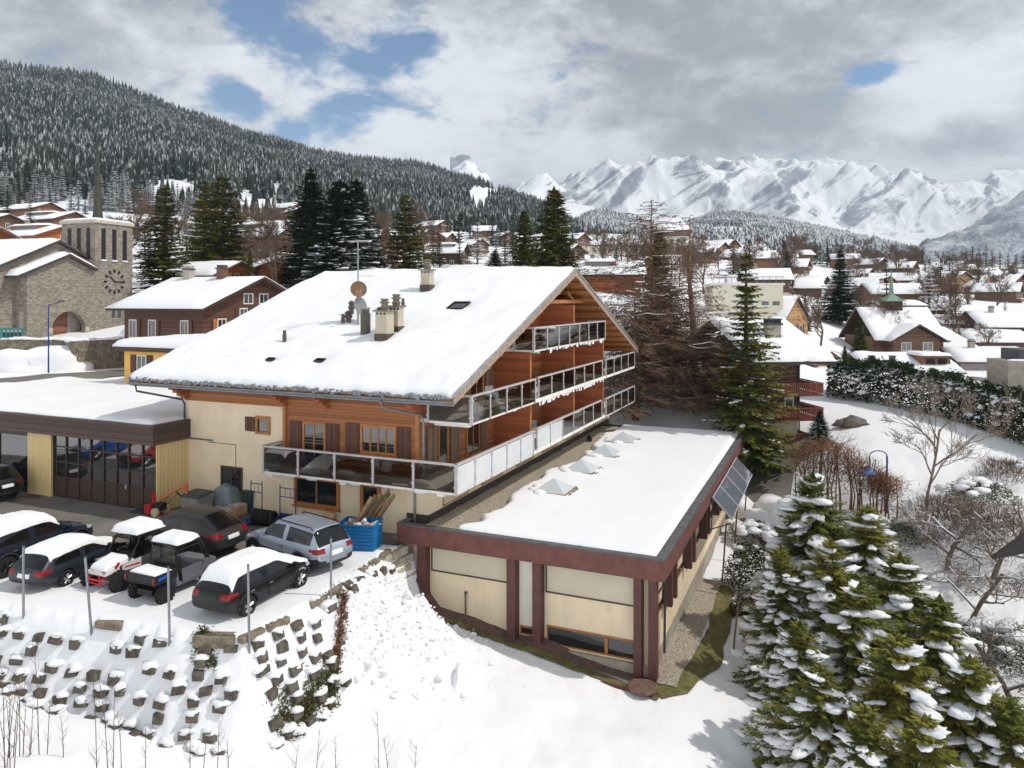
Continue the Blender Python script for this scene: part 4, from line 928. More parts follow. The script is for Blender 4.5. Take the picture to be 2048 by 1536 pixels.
# ---- side-by-side buggies
def knob_wheel(o, x, y, r, w, side):
    T = Matrix.Translation((x, y, r)) @ Matrix.Rotation(R(90)*-side, 4, 'X')
    t = MB().lathe([(r*.55, -w/2), (r*.9, -w/2), (r, -w/2+.05), (r, w/2-.05), (r*.9, w/2), (r*.55, w/2)], 22, 0, T)
    for k in range(16):
        a = 2*math.pi*k/16
        for s in (-1, 1): t.cbox((math.cos(a)*r, math.sin(a)*r, s*w*.28), (.06, .08, w*.3), (0, 0, a), 0, T)
    q = t.build('wheel', RUBBER, o); MB().lathe([(.001, w/2-.06), (r*.3, w/2-.03), (r*.56, w/2-.01), (r*.56, w/2-.08)], 16, 0, T).build('rim', DKGREY, q)
def snow_pad(o, x0, x1, y0, y1, z, th, seed):
    return snow_sheet('snow', o, x0, x1, y0, y1, lambda X, Y: X*0+z, th, 18, 16, .28, seed, .05, SNOW_SMALL)
RZ = thing('red_white_buggy', 'white and red off-road buggy with round snow cap facing outward', 'buggy', (-13.3, 25.8, .05), hd(-SA, -CA)); RZ.scale = (.92, .92, .92)
MB().prism([(-1.35, .45), (.7, .38), (.9, .5), (.9, .85), (.35, .95), (-.9, .95), (-1.4, .9)], -.6, .6).build('tub', DKGREY, RZ, bevel=.04)
MB().add([(.35, -.62, .98), (.35, .62, .98), (1.35, .42, .78), (1.35, -.42, .78), (.35, -.66, .8), (.35, .66, .8), (1.42, .45, .6), (1.42, -.45, .6)], [(0, 3, 2, 1), (0, 1, 5, 4), (2, 3, 7, 6), (1, 2, 6, 5), (3, 0, 4, 7), (4, 5, 6, 7)]).build('bonnet', paint('white_red_panel', (205, 200, 198), .6), RZ, bevel=.03)
for s in (-1, 1):
    MB().add([(.1, s*.68, .62), (.95, s*.7, .70), (.9, s*.71, .92), (.1, s*.69, .98)], [(0, 1, 2, 3), (3, 2, 1, 0)]).add([(.15, s*.7, .74), (.85, s*.715, .80), (.8, s*.715, .84), (.15, s*.7, .80)], [(0, 1, 2, 3), (3, 2, 1, 0)], 1).build('side_panel', [paint('white_red_panel', (205, 200, 198)), RED], RZ)
    MB().tube([(.55, s*.62, .95), (.15, s*.6, 1.55), (.1, s*.58, 1.72), (-.75, s*.58, 1.74), (-1.25, s*.6, 1.0)], .032, 6).tube([(-.45, s*.6, .9), (-.5, s*.58, 1.74)], .03, 6).build('roll_cage', BLACK, RZ)
    MB().box(-.42, .3, s*.6-.012, s*.6+.012, .95, 1.62).box(-1.0, -.5, s*.6-.012, s*.6+.012, 1.0, 1.6).build('side_window', SMOKE, RZ)
    MB().tube([(1.0, s*.25, .55), (1.05, s*.72, .42)], .03, 5).tube([(1.05, s*.35, .6), (.98, s*.6, 1.0)], .05, 6).tube([(-1.0, s*.3, .5), (-1.05, s*.72, .42)], .03, 5).build('suspension_arm', RED if s > 0 else DKGREY, RZ)
    for x in (1.05, -1.1): knob_wheel(RZ, x, s*.74, .37, .28, s)
    MB().cbox((1.38, s*.33, .72), (.06, .2, .08), (0, 0, s*-.3)).build('headlight', LAMP_W, RZ)
MB().box(.12, .5, -.58, .58, 0, .02, 0, Matrix.Translation((.05, 0, 1.0)) @ Matrix.Rotation(R(-58), 4, 'Y')).build('windscreen', SMOKE, RZ)
MB().box(-.9, .2, -.66, .66, 1.74, 1.80).build('roof', BLACK, RZ, bevel=.03)
MB().tube([(1.3, -.35, .55), (1.55, -.35, .5), (1.55, .35, .5), (1.3, .35, .55)], .03, 6).tube([(1.2, -.3, .35), (1.5, -.28, .35), (1.5, .28, .35), (1.2, .3, .35)], .025, 6).tube([(1.52, -.3, .35), (1.55, -.3, .7)], .022, 5).tube([(1.52, .3, .35), (1.55, .3, .7)], .022, 5).build('front_bumper', RED, RZ)
MB().box(-.75, -.3, -.5, .5, .7, 1.25).build('seat', BLACK, RZ, bevel=.05)
snow_pad(RZ, -.98, .3, -.66, .66, 1.80, .3, 3)
snow_sheet('snow', RZ, .42, 1.36, -.46, .46, lambda X, Y: .985-(X-.35)*.2, .2, 16, 14, .3, 4, .05, SNOW_SMALL)
MB().blob((-1.2, 0, 1.05), (.3, .6, .22), 0, 5, .2, 2).build('snow', SNOW_SMALL, RZ, smooth=True)
UT = thing('cargo_buggy', 'grey utility buggy with open cage cab and snow-filled dark load bed', 'buggy', (-11.3, 24.75, .05), HB); UT.scale = (.9, .9, .9)
MB().prism([(-.5, .42), (1.3, .4), (1.4, .6), (1.3, .98), (.7, 1.02), (.55, .55), (-.35, .55), (-.45, .95), (-.55, .95)], -.68, .68).build('tub', paint('grey_buggy_panel', (98, 100, 104), .4), UT, bevel=.03)
b = MB().box(-1.5, -.52, -.74, .74, .78, .84)
for q in ((-1.5, -.52, -.74, -.69), (-1.5, -.52, .69, .74), (-1.5, -1.45, -.69, .69), (-.57, -.52, -.69, .69)): b.box(q[0], q[1], q[2], q[3], .841, 1.12)
bed = b.build('load_bed', BLACK, UT, bevel=.02); snow_pad(bed, -1.46, -.56, -.7, .7, .95, .22, 9)
for s in (-1, 1):
    MB().cbox((-1.1, s*.745, .98), (.5, .01, .1), (0, R(-6), 0)).build('stripe', paint('blue_stripe', (30, 90, 180)), bed)
    MB().cbox((-1.51, s*.68, .95), (.03, .08, .22)).build('tail_light', LAMP_R, bed)
    MB().tube([(1.05, s*.66, 1.0), (.62, s*.63, 1.72), (.5, s*.62, 1.84), (-.42, s*.62, 1.84), (-.5, s*.66, .95)], .035, 6).build('roll_cage', BLACK, UT)
    MB().prism([(-.25, .5), (.6, .5), (.75, 1.0), (-.3, 1.0)], s*.70-.02, s*.70+.02).build('door', paint('grey_buggy_panel', (98, 100, 104)), UT)
    MB().tube([(-.3, s*.69, 1.0), (-.35, s*.64, 1.7), (.55, s*.64, 1.7), (.85, s*.68, 1.02)], .02, 5).build('door_frame', BLACK, UT)
    for x in (1.0, -1.0): knob_wheel(UT, x, s*.66, .33, .26, s)
    MB().cbox((1.36, s*.5, .84), (.1, .2, .1)).build('headlight', LAMP_W, UT); MB().cbox((.75, s*.84, 1.2), (.08, .16, .12)).build('mirror', BLACK, UT)
MB().box(-.5, .6, -.7, .7, 1.84, 1.9).build('roof', BLACK, UT, bevel=.03); snow_pad(UT, -.5, .58, -.68, .68, 1.9, .2, 12)
MB().box(-.49, -.47, -.58, .58, 1.25, 1.78).build('rear_window', SMOKE, UT)
MB().box(-.4, .1, -.6, .6, .6, .85).box(-.44, -.3, -.6, .6, .85, 1.35).build('seat', BLACK, UT, bevel=.04)
MB().box(-1.3, .9, -.35, .35, .3, .5).tube([(-1.0, -.6, .33), (-1.0, .6, .33)], .05, 6).tube([(1.0, -.6, .33), (1.0, .6, .33)], .05, 6).build('chassis', BLACK, UT)
MB().tube([(.2, .25, 1.25), (.55, .25, 1.0)], .02, 5).build('steering_column', BLACK, UT)
# ================= retaining wall, posts, yard clutter =================
def lot_path():
    pts = [Vector((x, y, 0)) for x, y in LOT[1:14]]; return pts
LP = lot_path(); SEG = [(a, b, (b-a).length) for a, b in zip(LP[:-1], LP[1:])]; LTOT = sum(q[2] for q in SEG)
def lot_at(s):
    for a, b, l in SEG:
        if s <= l: t = (b-a).normalized(); return a+t*s, Vector((t.y, -t.x, 0)), t
        s -= l
    a, b, l = SEG[-1]; t = (b-a).normalized(); return b.copy(), Vector((t.y, -t.x, 0)), t
cl = sum(q[2] for q in SEG[:7])                       # path length to the sharp corner
bl = MB(); cap = MB(); r_ = random.Random(4)
for row in range(9):
    z = -.24-.335*row; off = -z/2.1; s = .36*(row % 2); last = 0
    while s < LTOT-.2:
        p, n, t = lot_at(s); s += r_.uniform(.68, .78); front = s < cl+3.2
        q = p+n*(off-.03); g = gz(q.x, q.y)
        heap = q.y > 23.6 and q.x > -8.2
        if heap and (row > 1 or q.y > 28.6): continue
        if abs(q.z+z-g) > .5: continue
        if r_.random() < (.13 if row else .5): continue
        w, h, d = r_.uniform(.32, .44), r_.uniform(.14, .20), r_.uniform(.30, .40)
        M = Matrix.Translation((q.x, q.y, max(z, g-.02))) @ Matrix.Rotation(math.atan2(t.y, t.x)+r_.uniform(-.15, .15), 4, 'Z') @ Matrix.Rotation(r_.uniform(-.2, .2), 4, 'X')
        m = 0
        vs = [(-w/2, d*.35, -h), (w/2, d*.35, -h), (w*.42, -d*.55, -h*.8), (-w*.42, -d*.55, -h*.9), (-w/2, d*.3, h*.45), (w/2, d*.3, h*.5), (w*.40, -d*.42, h*.45), (-w*.44, -d*.42, h*.35)]
        vs = [(x+r_.uniform(-.03, .03), y+r_.uniform(-.03, .03), zz+r_.uniform(-.03, .03)) for x, y, zz in vs]
        bl.add(vs, [(0, 3, 2, 1), (4, 5, 6, 7), (0, 1, 5, 4), (1, 2, 6, 5), (2, 3, 7, 6), (3, 0, 4, 7)], m, M)
        if r_.random() < .8: cap.blob(M @ Vector((r_.uniform(-.05, .05), d*.2, h*.46)), (w*.72, d*.72, .10), 0, s*7+row, .35, 2)
RW = thing('retaining_wall', 'sloping retaining wall of rough blocks half buried in snow below the parked cars', 'retaining wall', (-12, 22.4, -1))
def under(o, par): o.parent = par; o.matrix_parent_inverse = Matrix.Translation(-par.location); return o
under(bl.build('stone_course', BLOCK), RW); under(cap.build('snow', SNOW_SMALL, smooth=True), RW)
e = MB()                                             # kerb stones along the top edge on the right side
for k in range(9):
    s = cl+.2+k*.92
    if s > LTOT: break
    p, n, t = lot_at(s)
    if k in (2, 5): continue
    e.cbox((p.x, p.y, .0), (.8, .24, .2), (0, 0, math.atan2(t.y, t.x)))
p, n, t = lot_at(cl-.9); e.cbox((p.x, p.y, -.08), (1.2, .4, .34), (0, 0, math.atan2(t.y, t.x))); p, n, t = lot_at(cl-4.6); e.cbox((p.x, p.y, -.05), (.9, .3, .22), (0, 0, math.atan2(t.y, t.x)))
under(e.build('kerb_stone', mat('sandstone', (122, 110, 94), .95, .3, 4, .5, 15), bevel=.03), RW)
# stepped blocks beside the annex and the concrete wing wall
BW = thing('block_wall', 'neat stepped pale concrete block wall between the snow heap and the annex', 'block wall', (-4.1, 29.3, -2.8))
bb = MB(); a0, a1 = Vector((-5.75, 27.2)), Vector((-4.25, 30.0)); t = (a1-a0).normalized(); n = Vector((t.y, -t.x))
for row in range(8):
    for k in range(6):
        q = a0+t*(.1+.5*k+.25*(row % 2))+n*(.12+.09*row)
        if k == 0 and row > 3: continue
        bb.cbox((q.x, q.y, -.2-.34*row), (.46, .4, .31), (0, 0, math.atan2(t.y, t.x)))
under(bb.build('stone_course', BLOCK2, bevel=.03), BW)
q = uv(-1.05, -.5); w = MB(); w.add([tuple(uv(-1.7, -.62, -3.2)), tuple(uv(-.46, -.62, -3.2)), tuple(uv(-.46, -.62, .2)), tuple(uv(-1.3, -.62, .1)), tuple(uv(-1.7, -.40, -3.2)), tuple(uv(-.46, -.40, -3.2)), tuple(uv(-.46, -.40, .2)), tuple(uv(-1.3, -.40, .1))],
      [(0, 1, 2, 3), (7, 6, 5, 4), (0, 4, 5, 1), (1, 5, 6, 2), (2, 6, 7, 3), (3, 7, 4, 0)])
under(w.build('wing_wall', CONCRETE), BW)
# chunks of ploughed snow on the heap
ch = MB(); r_ = random.Random(9)
for k in range(1500):
    y = r_.uniform(23.6, 29.0); x = -6.3+(y-24.2)*.30+abs(r_.gauss(1.6, 1.3))
    if to_uv((x, y))[1] > -.9 and to_uv((x, y))[0] > -.8: continue
    r = r_.uniform(.02, .07) if r_.random() < .93 else r_.uniform(.08, .16); ch.blob((x, y, gz(x, y)+r*.12), (r, r*r_.uniform(.7, 1.2), r*.8), 0, k, .4, 1)
tag(ch.build('snow_heap', snow_mat('ploughed_snow', (.84, .85, .87), .5, 9, .12), smooth=False), 'rubble of ploughed snow lumps on the slope beside the block wall', 'snow heap', None, 'stuff')
# ground cover on the wall's right edge
def leafy(name, pts, n, rad, size, m, seed, zsq=.6):
    r = random.Random(seed); vs = []; fs = []
    for k in range(n):
        i = r.random()*(len(pts)-1); a, b = pts[int(i)], pts[min(int(i)+1, len(pts)-1)]; c = a.lerp(b, i-int(i))
        rr = rad*(.6+.6*noise.noise(c*1.3)); c = c+Vector((r.gauss(0, rr), r.gauss(0, rr), 0)); c.z = gz(c.x, c.y)+abs(r.gauss(.04, .12))*zsq
        s = size*r.uniform(.5, 1.3); d1 = Vector((r.gauss(0, 1), r.gauss(0, 1), r.gauss(.3, .7))).normalized()*s; d2 = Vector((r.gauss(0, 1), r.gauss(0, 1), r.gauss(0, .6))).normalized()*s*.6
        j = len(vs); vs += [c-d1*.2, c+d2*.5+d1*.4, c+d1, c-d2*.5+d1*.4]; fs.append((j, j+1, j+2, j+3))
    return np_mesh(name, [tuple(v) for v in vs], fs, m)
IVY = mat('ground_cover', (104, 92, 48), .9, .5, 5, col2=(74, 84, 40)); IVYB = mat('russet_cover', (116, 78, 54), .9, .4, 5)
def gp(px, py, z): return ghit(px, py)
tag(leafy('ground_cover', [gp(690, 1190, -.5), gp(684, 1250, -.9), gp(676, 1310, -1.2), gp(668, 1350, -1.5)], 1800, .16, .09, IVYB, 3), 'russet creeping plants along the right edge of the retaining wall', 'ground cover', None, 'stuff')
tag(leafy('ground_cover', [gp(672, 1340, -1.5), gp(650, 1390, -1.8), gp(610, 1430, -1.9), gp(560, 1450, -2.0)], 4600, .22, .10, IVY, 4), 'olive green creeping plants over the lower right corner of the retaining wall', 'ground cover', None, 'stuff')
tag(leafy('ground_cover', [gp(405, 1280, -.4), gp(400, 1300, -.9), gp(430, 1340, -1.2)], 800, .14, .09, IVY, 5), 'sparse green and brown creeper below the black crossover', 'ground cover', None, 'stuff')
# steel posts of the missing fence
for px, py, pt, lean, lab in ((47, 1238, 1098, .0, 'leftmost steel post, in front of the charcoal estate car'), (185, 1268, 1118, -.12, 'leaning steel post in front of the red and white buggy'), (340, 1288, 1136, -.03, 'steel post in front of the grey cargo buggy'),
                              (499, 1306, 1134, -.02, 'steel post in front of the black crossover'), (662, 1208, 1078, .0, 'rightmost steel post, in front of the silver suv')):
    d = ghit(px, py).y
    p = at_depth(px, py, d); h = (py-pt)/F*d
    o = thing('steel_post', lab, 'post', (p.x, p.y, gz(p.x, p.y)), 0, 'steel posts along the retaining wall')
    MB().tube([(0, 0, -.4), (lean*h*.8, 0, h)], .038, 8).build('pole', GALV, o); MB().tube([(lean*h*.8, 0, h), (lean*h*.8, 0, h+.03)], .042, 8).build('cap', DKGREY, o)
# ---- clutter along the chalet wall
def yard(name, label, cat, px, py, rz=0, group=None): return thing(name, label, cat, tuple(at_z(px, py, 0.005)), rz, group)
o = yard('snow_blower', 'red snow blower with small wheels beside the garage corner', 'snow blower', 318, 1030, HA)
MB().prism([(.15, .1), (.5, .05), (.62, .45), (.25, .5)], -.32, .32).build('auger_housing', RED, o, bevel=.02); MB().cbox((-.05, 0, .42), (.45, .4, .3)).build('engine', BLACK, o, bevel=.04)
for s in (-1, 1): MB().lathe([(.06, -.06), (.2, -.06), (.2, .06), (.06, .06)], 14, 0, Matrix.Translation((-.1, s*.3, .2)) @ Matrix.Rotation(R(90), 4, 'X')).build('wheel', mat('cream_wheel', (190, 180, 150), .7), o); MB().tube([(-.2, s*.2, .4), (-.8, s*.24, .95), (-.98, s*.24, .97)], .02, 5).build('handlebar', DKGREY, o)
MB().tube([(.3, 0, .5), (.32, 0, .85), (.42, .0, 1.0)], .08, 8).build('chute', RED, o)
o = yard('engine_hoist', 'orange engine hoist crane standing against the corrugated panel', 'engine hoist', 352, 1035, HA+.3)
m = MB()
for s in (-1, 1): m.cbox((.0, s*.4, .1), (1.3, .09, .1), (0, 0, s*.12))
m.cbox((-.55, 0, .1), (.1, .85, .1)).cbox((-.5, 0, .8), (.1, .1, 1.5)).build('frame', ORANGE, o); MB().tube([(-.5, 0, 1.5), (.3, 0, 1.05), (.75, 0, .78)], .05, 6).build('boom', ORANGE, o); MB().tube([(-.45, 0, .7), (.0, 0, 1.2)], .035, 6).build('ram', BLACK, o); MB().tube([(.75, 0, .78), (.75, 0, .5)], .012, 4).build('chain', DKGREY, o)
o = yard('waste_container', 'grey steel waste container with sloping lid below the dark window', 'container', 394, 1034, -ANG)
MB().add([(-.42, -.4, .1), (.42, -.4, .1), (.42, .4, .1), (-.42, .4, .1), (-.52, -.48, .95), (.52, -.48, .95), (.52, .48, 1.05), (-.52, .48, 1.05)], [(0, 3, 2, 1), (0, 1, 5, 4), (1, 2, 6, 5), (2, 3, 7, 6), (3, 0, 4, 7), (4, 5, 6, 7)]).build('bin', mat('galvanised_bin', (128, 130, 126), .55, .2, 4), o, bevel=.02)
MB().add([(-.55, -.5, .96), (.55, -.5, .96), (.55, .5, 1.06), (-.55, .5, 1.06), (-.45, -.3, 1.1), (.45, -.3, 1.1), (.45, .4, 1.16), (-.45, .4, 1.16)], [(0, 3, 2, 1), (0, 1, 5, 4), (1, 2, 6, 5), (2, 3, 7, 6), (3, 0, 4, 7), (4, 5, 6, 7)]).build('lid', DKGREY, o, bevel=.02)
MB().tube([(-.56, -.2, .8), (.56, -.2, .8)], .025, 5).build('handle', GALV, o)
o = yard('tarpaulin_cover', 'grey tarpaulin draped over a machine behind the wooden crates', 'tarpaulin', 450, 1022, -ANG)
xs = np.linspace(-.95, .95, 26); ys = np.linspace(-.62, .62, 18); X, Y = np.meshgrid(xs, ys, indexing='ij')
Zt = 1.22*np.clip(1-np.abs((X-.1)/.95)**2.4, 0, 1)*np.clip(1-np.abs(Y/.62)**4, 0, 1)**.6 + fbm(X*2, Y*2, .5, 3)*.16; Zt = np.maximum(Zt, .02); i, j = np.meshgrid(np.arange(25), np.arange(17), indexing='ij'); q = i*18+j
np_mesh('sheet', np.stack([X, Y, Zt], -1).reshape(-1, 3), np.stack([q, q+18, q+19, q+1], -1).reshape(-1, 4), mat('grey_tarp', (116, 126, 132), .6, .15, 3), o, smooth=True)
for (px, py, lab, ln) in ((447, 1040, 'lower wooden crate of boards beside the blue rack', 1.0), (473, 1030, 'crate wrapped in pale plastic behind the boards', .7)):
    o = yard('wooden_crate', lab, 'crate', px, py, -ANG+.08, 'crates by the chalet wall')
    m = MB()
    for k in range(3): m.cbox((0, -.3, .1+.14*k), (ln, .03, .11)).cbox((0, .3, .1+.14*k), (ln, .03, .11))
    for s in (-1, 1): m.cbox((s*(ln/2-.04), 0, .24), (.06, .62, .42))
    m.build('slats', mat('pale_pine', (186, 156, 124), .8, .25, 4), o)
    m = MB()
    for k in range(5): m.cbox((rnd.uniform(-.1, .1), -.2+.1*k, .48), (ln*.9, .08, .08), (0, 0, rnd.uniform(-.05, .05)))
    m.build('boards', mat('grey_boards', (164, 148, 130), .8, .3, 4) if ln > .8 else mat('pale_wrap', (190, 170, 164), .4, .2, 4), o)
def rack(px, py, lab, wd=.72, ht=1.62, dp=.7):
    o = yard('storage_rack', lab, 'rack', px, py, -ANG, 'blue steel racks by the chalet wall')
    f = MB()
    for sx in (-1, 1): f.tube([(sx*wd/2, .4, 0), (sx*wd/2, .4, ht)], .032, 4)
    for z in (ht-.5, ht-.12): f.tube([(-wd/2, .4, z), (wd/2, .4, z)], .02, 4)
    for k in range(2): x = -wd/2+wd*(k+1)/3; f.tube([(x, .4, ht-.5), (x, .4, ht-.12)], .012, 4)
    f.build('end_frame', BLUE_STEEL, o); b = MB()
    b.box(-wd/2, wd/2, -dp, .38, .06, .14).box(-wd/2, wd/2, .34, .38, .141, .55); b.build('platform', BLUE_STEEL, o)
rack(500, 1046, 'left blue steel rack next to the crates', .62, 1.75); rack(563, 1058, 'right blue steel rack behind the tyres', .85, 1.75, .9)
o = yard('wheelie_bin', 'dark green wheeled bin behind the left blue rack', 'bin', 500, 1024, -ANG)
MB().add([(-.2, -.2, .05), (.2, -.2, .05), (.2, .2, .05), (-.2, .2, .05), (-.27, -.3, .95), (.27, -.3, .95), (.27, .3, .95), (-.27, .3, .95)], [(0, 3, 2, 1), (0, 1, 5, 4), (1, 2, 6, 5), (2, 3, 7, 6), (3, 0, 4, 7), (4, 5, 6, 7)]).build('bin', mat('green_bin', (48, 66, 48), .6), o, bevel=.02)
MB().box(-.29, .29, -.32, .32, .955, 1.02).build('lid', mat('green_bin', (48, 66, 48)), o, bevel=.02)
for s in (-1, 1): MB().lathe([(.02, -.03), (.1, -.03), (.1, .03), (.02, .03)], 10, 0, Matrix.Translation((s*.2, .22, .1)) @ Matrix.Rotation(R(90), 4, 'Y')).build('wheel', BLACK, o)
p0 = at_z(512, 1049, 0)
for k, lab in enumerate(('leftmost tyre of the standing row', 'second tyre from the left in the row', 'middle tyre of the standing row', 'fourth tyre from the left in the row', 'rightmost tyre of the row, by the blue rack')):
    T = Matrix.Rotation(R(90), 4, 'Y') @ Matrix.Rotation(0, 4, 'Z'); q = p0+Vector((CA, -SA, 0))*.24*k; 
    tag(MB().lathe([(.17, -.09), (.28, -.11), (.34, -.08), (.35, 0), (.34, .08), (.28, .11), (.17, .09), (.2, 0), (.17, -.085)], 24, 0, Matrix.Translation((0, 0, .35)) @ Matrix.Rotation(R(90-14), 4, 'Y')).build('tyre', RUBBER, None, (q.x, q.y, 0), -ANG+.25, True), lab, 'tyre', 'used tyres standing in a row')
o = yard('windscreen_pane', 'old windscreen panes with black rims leaning on the wall', 'windscreen', 618, 1045, -ANG+.1)
for k in range(2):
    T = Matrix.Translation((.1*k, .1+.12*k, .1)) @ Matrix.Rotation(R(-28), 4, 'X')
    MB().slab([(-.5, 0), (.5, 0), (.4, .75), (-.4, .75)], -.01, .01, 0, T @ Matrix.Rotation(R(90), 4, 'X')).build('glass', SMOKE, o); MB().tube([(-.5, 0, 0), (.5, 0, 0), (.4, 0, .75), (-.4, 0, .75), (-.5, 0, 0)], .022, 5, 0, T).build('rim', BLACK, o)
for px, py, lab, m_ in ((585, 1052, 'teal crate under the old windscreens, left', 'teal'), (625, 1056, 'dark teal crate under the old windscreens, right', 'teal2')):
    o = yard('plastic_crate', lab, 'crate', px, py, -ANG, 'plastic crates by the windscreens'); m_ = mat(m_+'_plastic', (18, 92, 118) if m_ == 'teal' else (20, 66, 78), .5)
    c = MB(); w, d, h = .3, .22, .32
    for q in ((-w, w, -d, -d+.02), (-w, w, d-.02, d), (-w, -w+.02, -d+.02, d-.02), (w-.02, w, -d+.02, d-.02)): c.box(q[0], q[1], q[2], q[3], 0, h)
    c.box(-w+.02, w-.02, -d+.02, d-.02, .0, .03).box(-w-.02, w+.02, -d-.02, -d-.001, h-.05, h).build('crate', m_, o)
    c = MB()
    for k in range(9): c.cbox((rnd.uniform(-.2, .2), rnd.uniform(-.12, .12), .25+rnd.uniform(0, .15)), (rnd.uniform(.1, .4), .05, .05), (rnd.uniform(-1, 1), rnd.uniform(-1, 1), rnd.uniform(0, 3)))
    c.build('scrap', DKGREY, o)
o = yard('gas_bottle', 'white and red cylinder lying in front of the teal crates', 'gas bottle', 582, 1063, -ANG+.7)
MB().lathe([(.02, -.5), (.1, -.48), (.14, -.42), (.14, .3), (.1, .4), (.04, .44)], 14, 0, Matrix.Translation((0, 0, .15)) @ Matrix.Rotation(R(80), 4, 'Y')).build('cylinder', mat('white_cylinder', (190, 184, 180), .4, .1), o, smooth=False); MB().lathe([(.143, -.1), (.143, .05)], 14, 0, Matrix.Translation((0, 0, .15)) @ Matrix.Rotation(R(80), 4, 'Y')).build('band', RED, o)
o = yard('plywood_board', 'square plywood board propped against the wall under the wide window', 'board', 650, 1052, -ANG)
MB().box(-.28, .28, -.012, .012, 0, .62, 0, Matrix.Rotation(R(-18), 4, 'X') @ Matrix.Rotation(R(12), 4, 'Y')).build('panel', mat('plywood', (190, 158, 118), .7, .1, 4), o); MB().box(-.25, .25, .03, .06, 0, .08).build('batten', WOOD, o)
o = yard('bucket_lid', 'dark blue plastic lid lying beside the plywood board', 'lid', 662, 1060, 0); MB().lathe([(.0, 0), (.24, 0), (.26, .04), (.22, .08), (.0, .1)], 16).build('disc', mat('blue_lid', (24, 50, 118), .5), o); MB().tube([(-.06, 0, .1), (0, 0, .14), (.06, 0, .1)], .012, 4).build('grip', BLACK, o)
o = thing('rubbish_skip', 'bright blue corrugated metal skip filled with plastic rubbish', 'skip', (-5.95, 29.0, .0), -ANG+.25); o.scale = (.84, .84, .9)
m = MB(); w, d, h = .85, .6, 1.15
for k in range(7):
    z0 = .08+k*.153
    for q in ((-w, w, -d, -d+.05), (-w, w, d-.05, d), (-w, -w+.05, -d+.05, d-.05), (w-.05, w, -d+.05, d-.05)):
        m.box(q[0]-(.0), q[1], q[2], q[3], z0, z0+.152)
    for (x0, x1, y0, y1) in ((-w, w, -d-.03, -d-.001), (-w-.03, -w-.001, -d, d), (w+.001, w+.03, -d, d), (-w, w, d+.001, d+.03)): m.box(x0, x1, y0, y1, z0+.02, z0+.10)
m.box(-w+.05, w-.05, -d+.05, d-.05, .05, .12); m.build('body', BLUE_SKIP, o)
m = MB()
for q in ((-w-.06, w+.06, -d-.06, -d+.02), (-w-.06, w+.06, d-.02, d+.06), (-w-.06, -w+.02, -d+.02, d-.02), (w-.02, w+.06, -d+.02, d-.02)): m.box(q[0], q[1], q[2], q[3], h+.001, h+.07)
m.build('rim', BLUE_SKIP, o)
m = MB()
for k in range(46): m.blob((rnd.uniform(-.7, .7), rnd.uniform(-.45, .45), .95+rnd.uniform(-.1, .2)), (rnd.uniform(.08, .25), rnd.uniform(.08, .2), rnd.uniform(.05, .14)), rnd.choice((0, 0, 1, 2)), k, .5, 2)
m.build('rubbish', [mat('clear_plastic', (200, 204, 206), .3, .15, 5), mat('orange_scrap', (170, 110, 80), .7), mat('grey_scrap', (120, 130, 136), .5)], o, smooth=True)
o = thing('plank_bundle', 'bundle of old planks leaning on the corner of the annex fascia', 'planks', tuple(uv(-1.75, -2.0, 0)), -ANG)
for k in range(11):
    m = mat(('old_plank_a', 'old_plank_b', 'old_plank_c')[k % 3], ((150, 118, 84), (112, 92, 72), (86, 84, 62))[k % 3], .8, .35, 5)
    MB().cbox((-.35+.09*k*.5, .0+.09*k, .95+rnd.uniform(0, .15)), (.13, .035, 2.3+rnd.uniform(-.3, .2)), (R(-14), R(32)+rnd.uniform(-.06, .06), rnd.uniform(-.1, .1))).build('plank', m, o)
# furniture on the balconies
def chair(p, rz, lab):
    o = thing('balcony_chair', lab, 'chair', tuple(p), rz, 'chairs on the balconies'); m = mat('light_chair', (150, 150, 150), .5)
    MB().box(-.22, .22, -.22, .22, .42, .46).build('seat', m, o); MB().box(-.22, .22, .2, .24, .46, .9).build('backrest', m, o)
    for x in (-.2, .2):
        for y in (-.2, .2): MB().tube([(x, y, 0), (x, y, .42)], .015, 5).build('leg', m, o)
def table(p, rz, lab, snow=True):
    o = thing('balcony_table', lab, 'table', tuple(p), rz, 'tables on the balconies'); MB().box(-.5, .5, -.35, .35, .68, .72).build('top', mat('table_top', (120, 96, 72), .6), o)
    for x in (-.45, .45):
        for y in (-.3, .3): MB().tube([(x, y, 0), (x, y, .68)], .02, 5).build('leg', DKGREY, o)
    if snow: snow_sheet('snow', o, -.5, .5, -.35, .35, lambda X, Y: X*0+.72, .16, 10, 8, .2, 3, .02, SNOW_SMALL)
table(uv(.9, 11.5, 7.39), -ANG, 'snowy table on the top balcony under the gable'); chair(uv(.9, 10.2, 7.39), 1.2, 'chair beside the table on the top balcony'); chair(uv(1.0, 16.0, 7.39), -1, 'chair at the far end of the top balcony')
table(uv(.8, 16.2, 4.92), -ANG, 'dark bare table on the middle balcony, far section', False); chair(uv(.9, 4.2, 4.92), .6, 'chair on the near section of the middle balcony'); chair(uv(.8, 2.4, 4.92), 1.8, 'folding chair near the corner of the middle balcony')
chair(uv(.7, 10.2, 2.42), .6, 'chair on the lowest balcony behind the snow'); 
o = thing('wheeled_grill', 'round covered grill standing on the top balcony', 'grill', tuple(uv(.2, 17.2, 7.39)), 0)
MB().lathe([(.02, .6), (.3, .75), (.38, .9), (.36, 1.05), (.15, 1.2), (.02, 1.22)], 16).build('bowl', mat('lilac_cover', (120, 112, 124), .7), o)
for a in (0, 2.1, 4.2): MB().tube([(.25*math.cos(a), .25*math.sin(a), 0), (.15*math.cos(a), .15*math.sin(a), .7)], .02, 5).build('leg', BLACK, o)
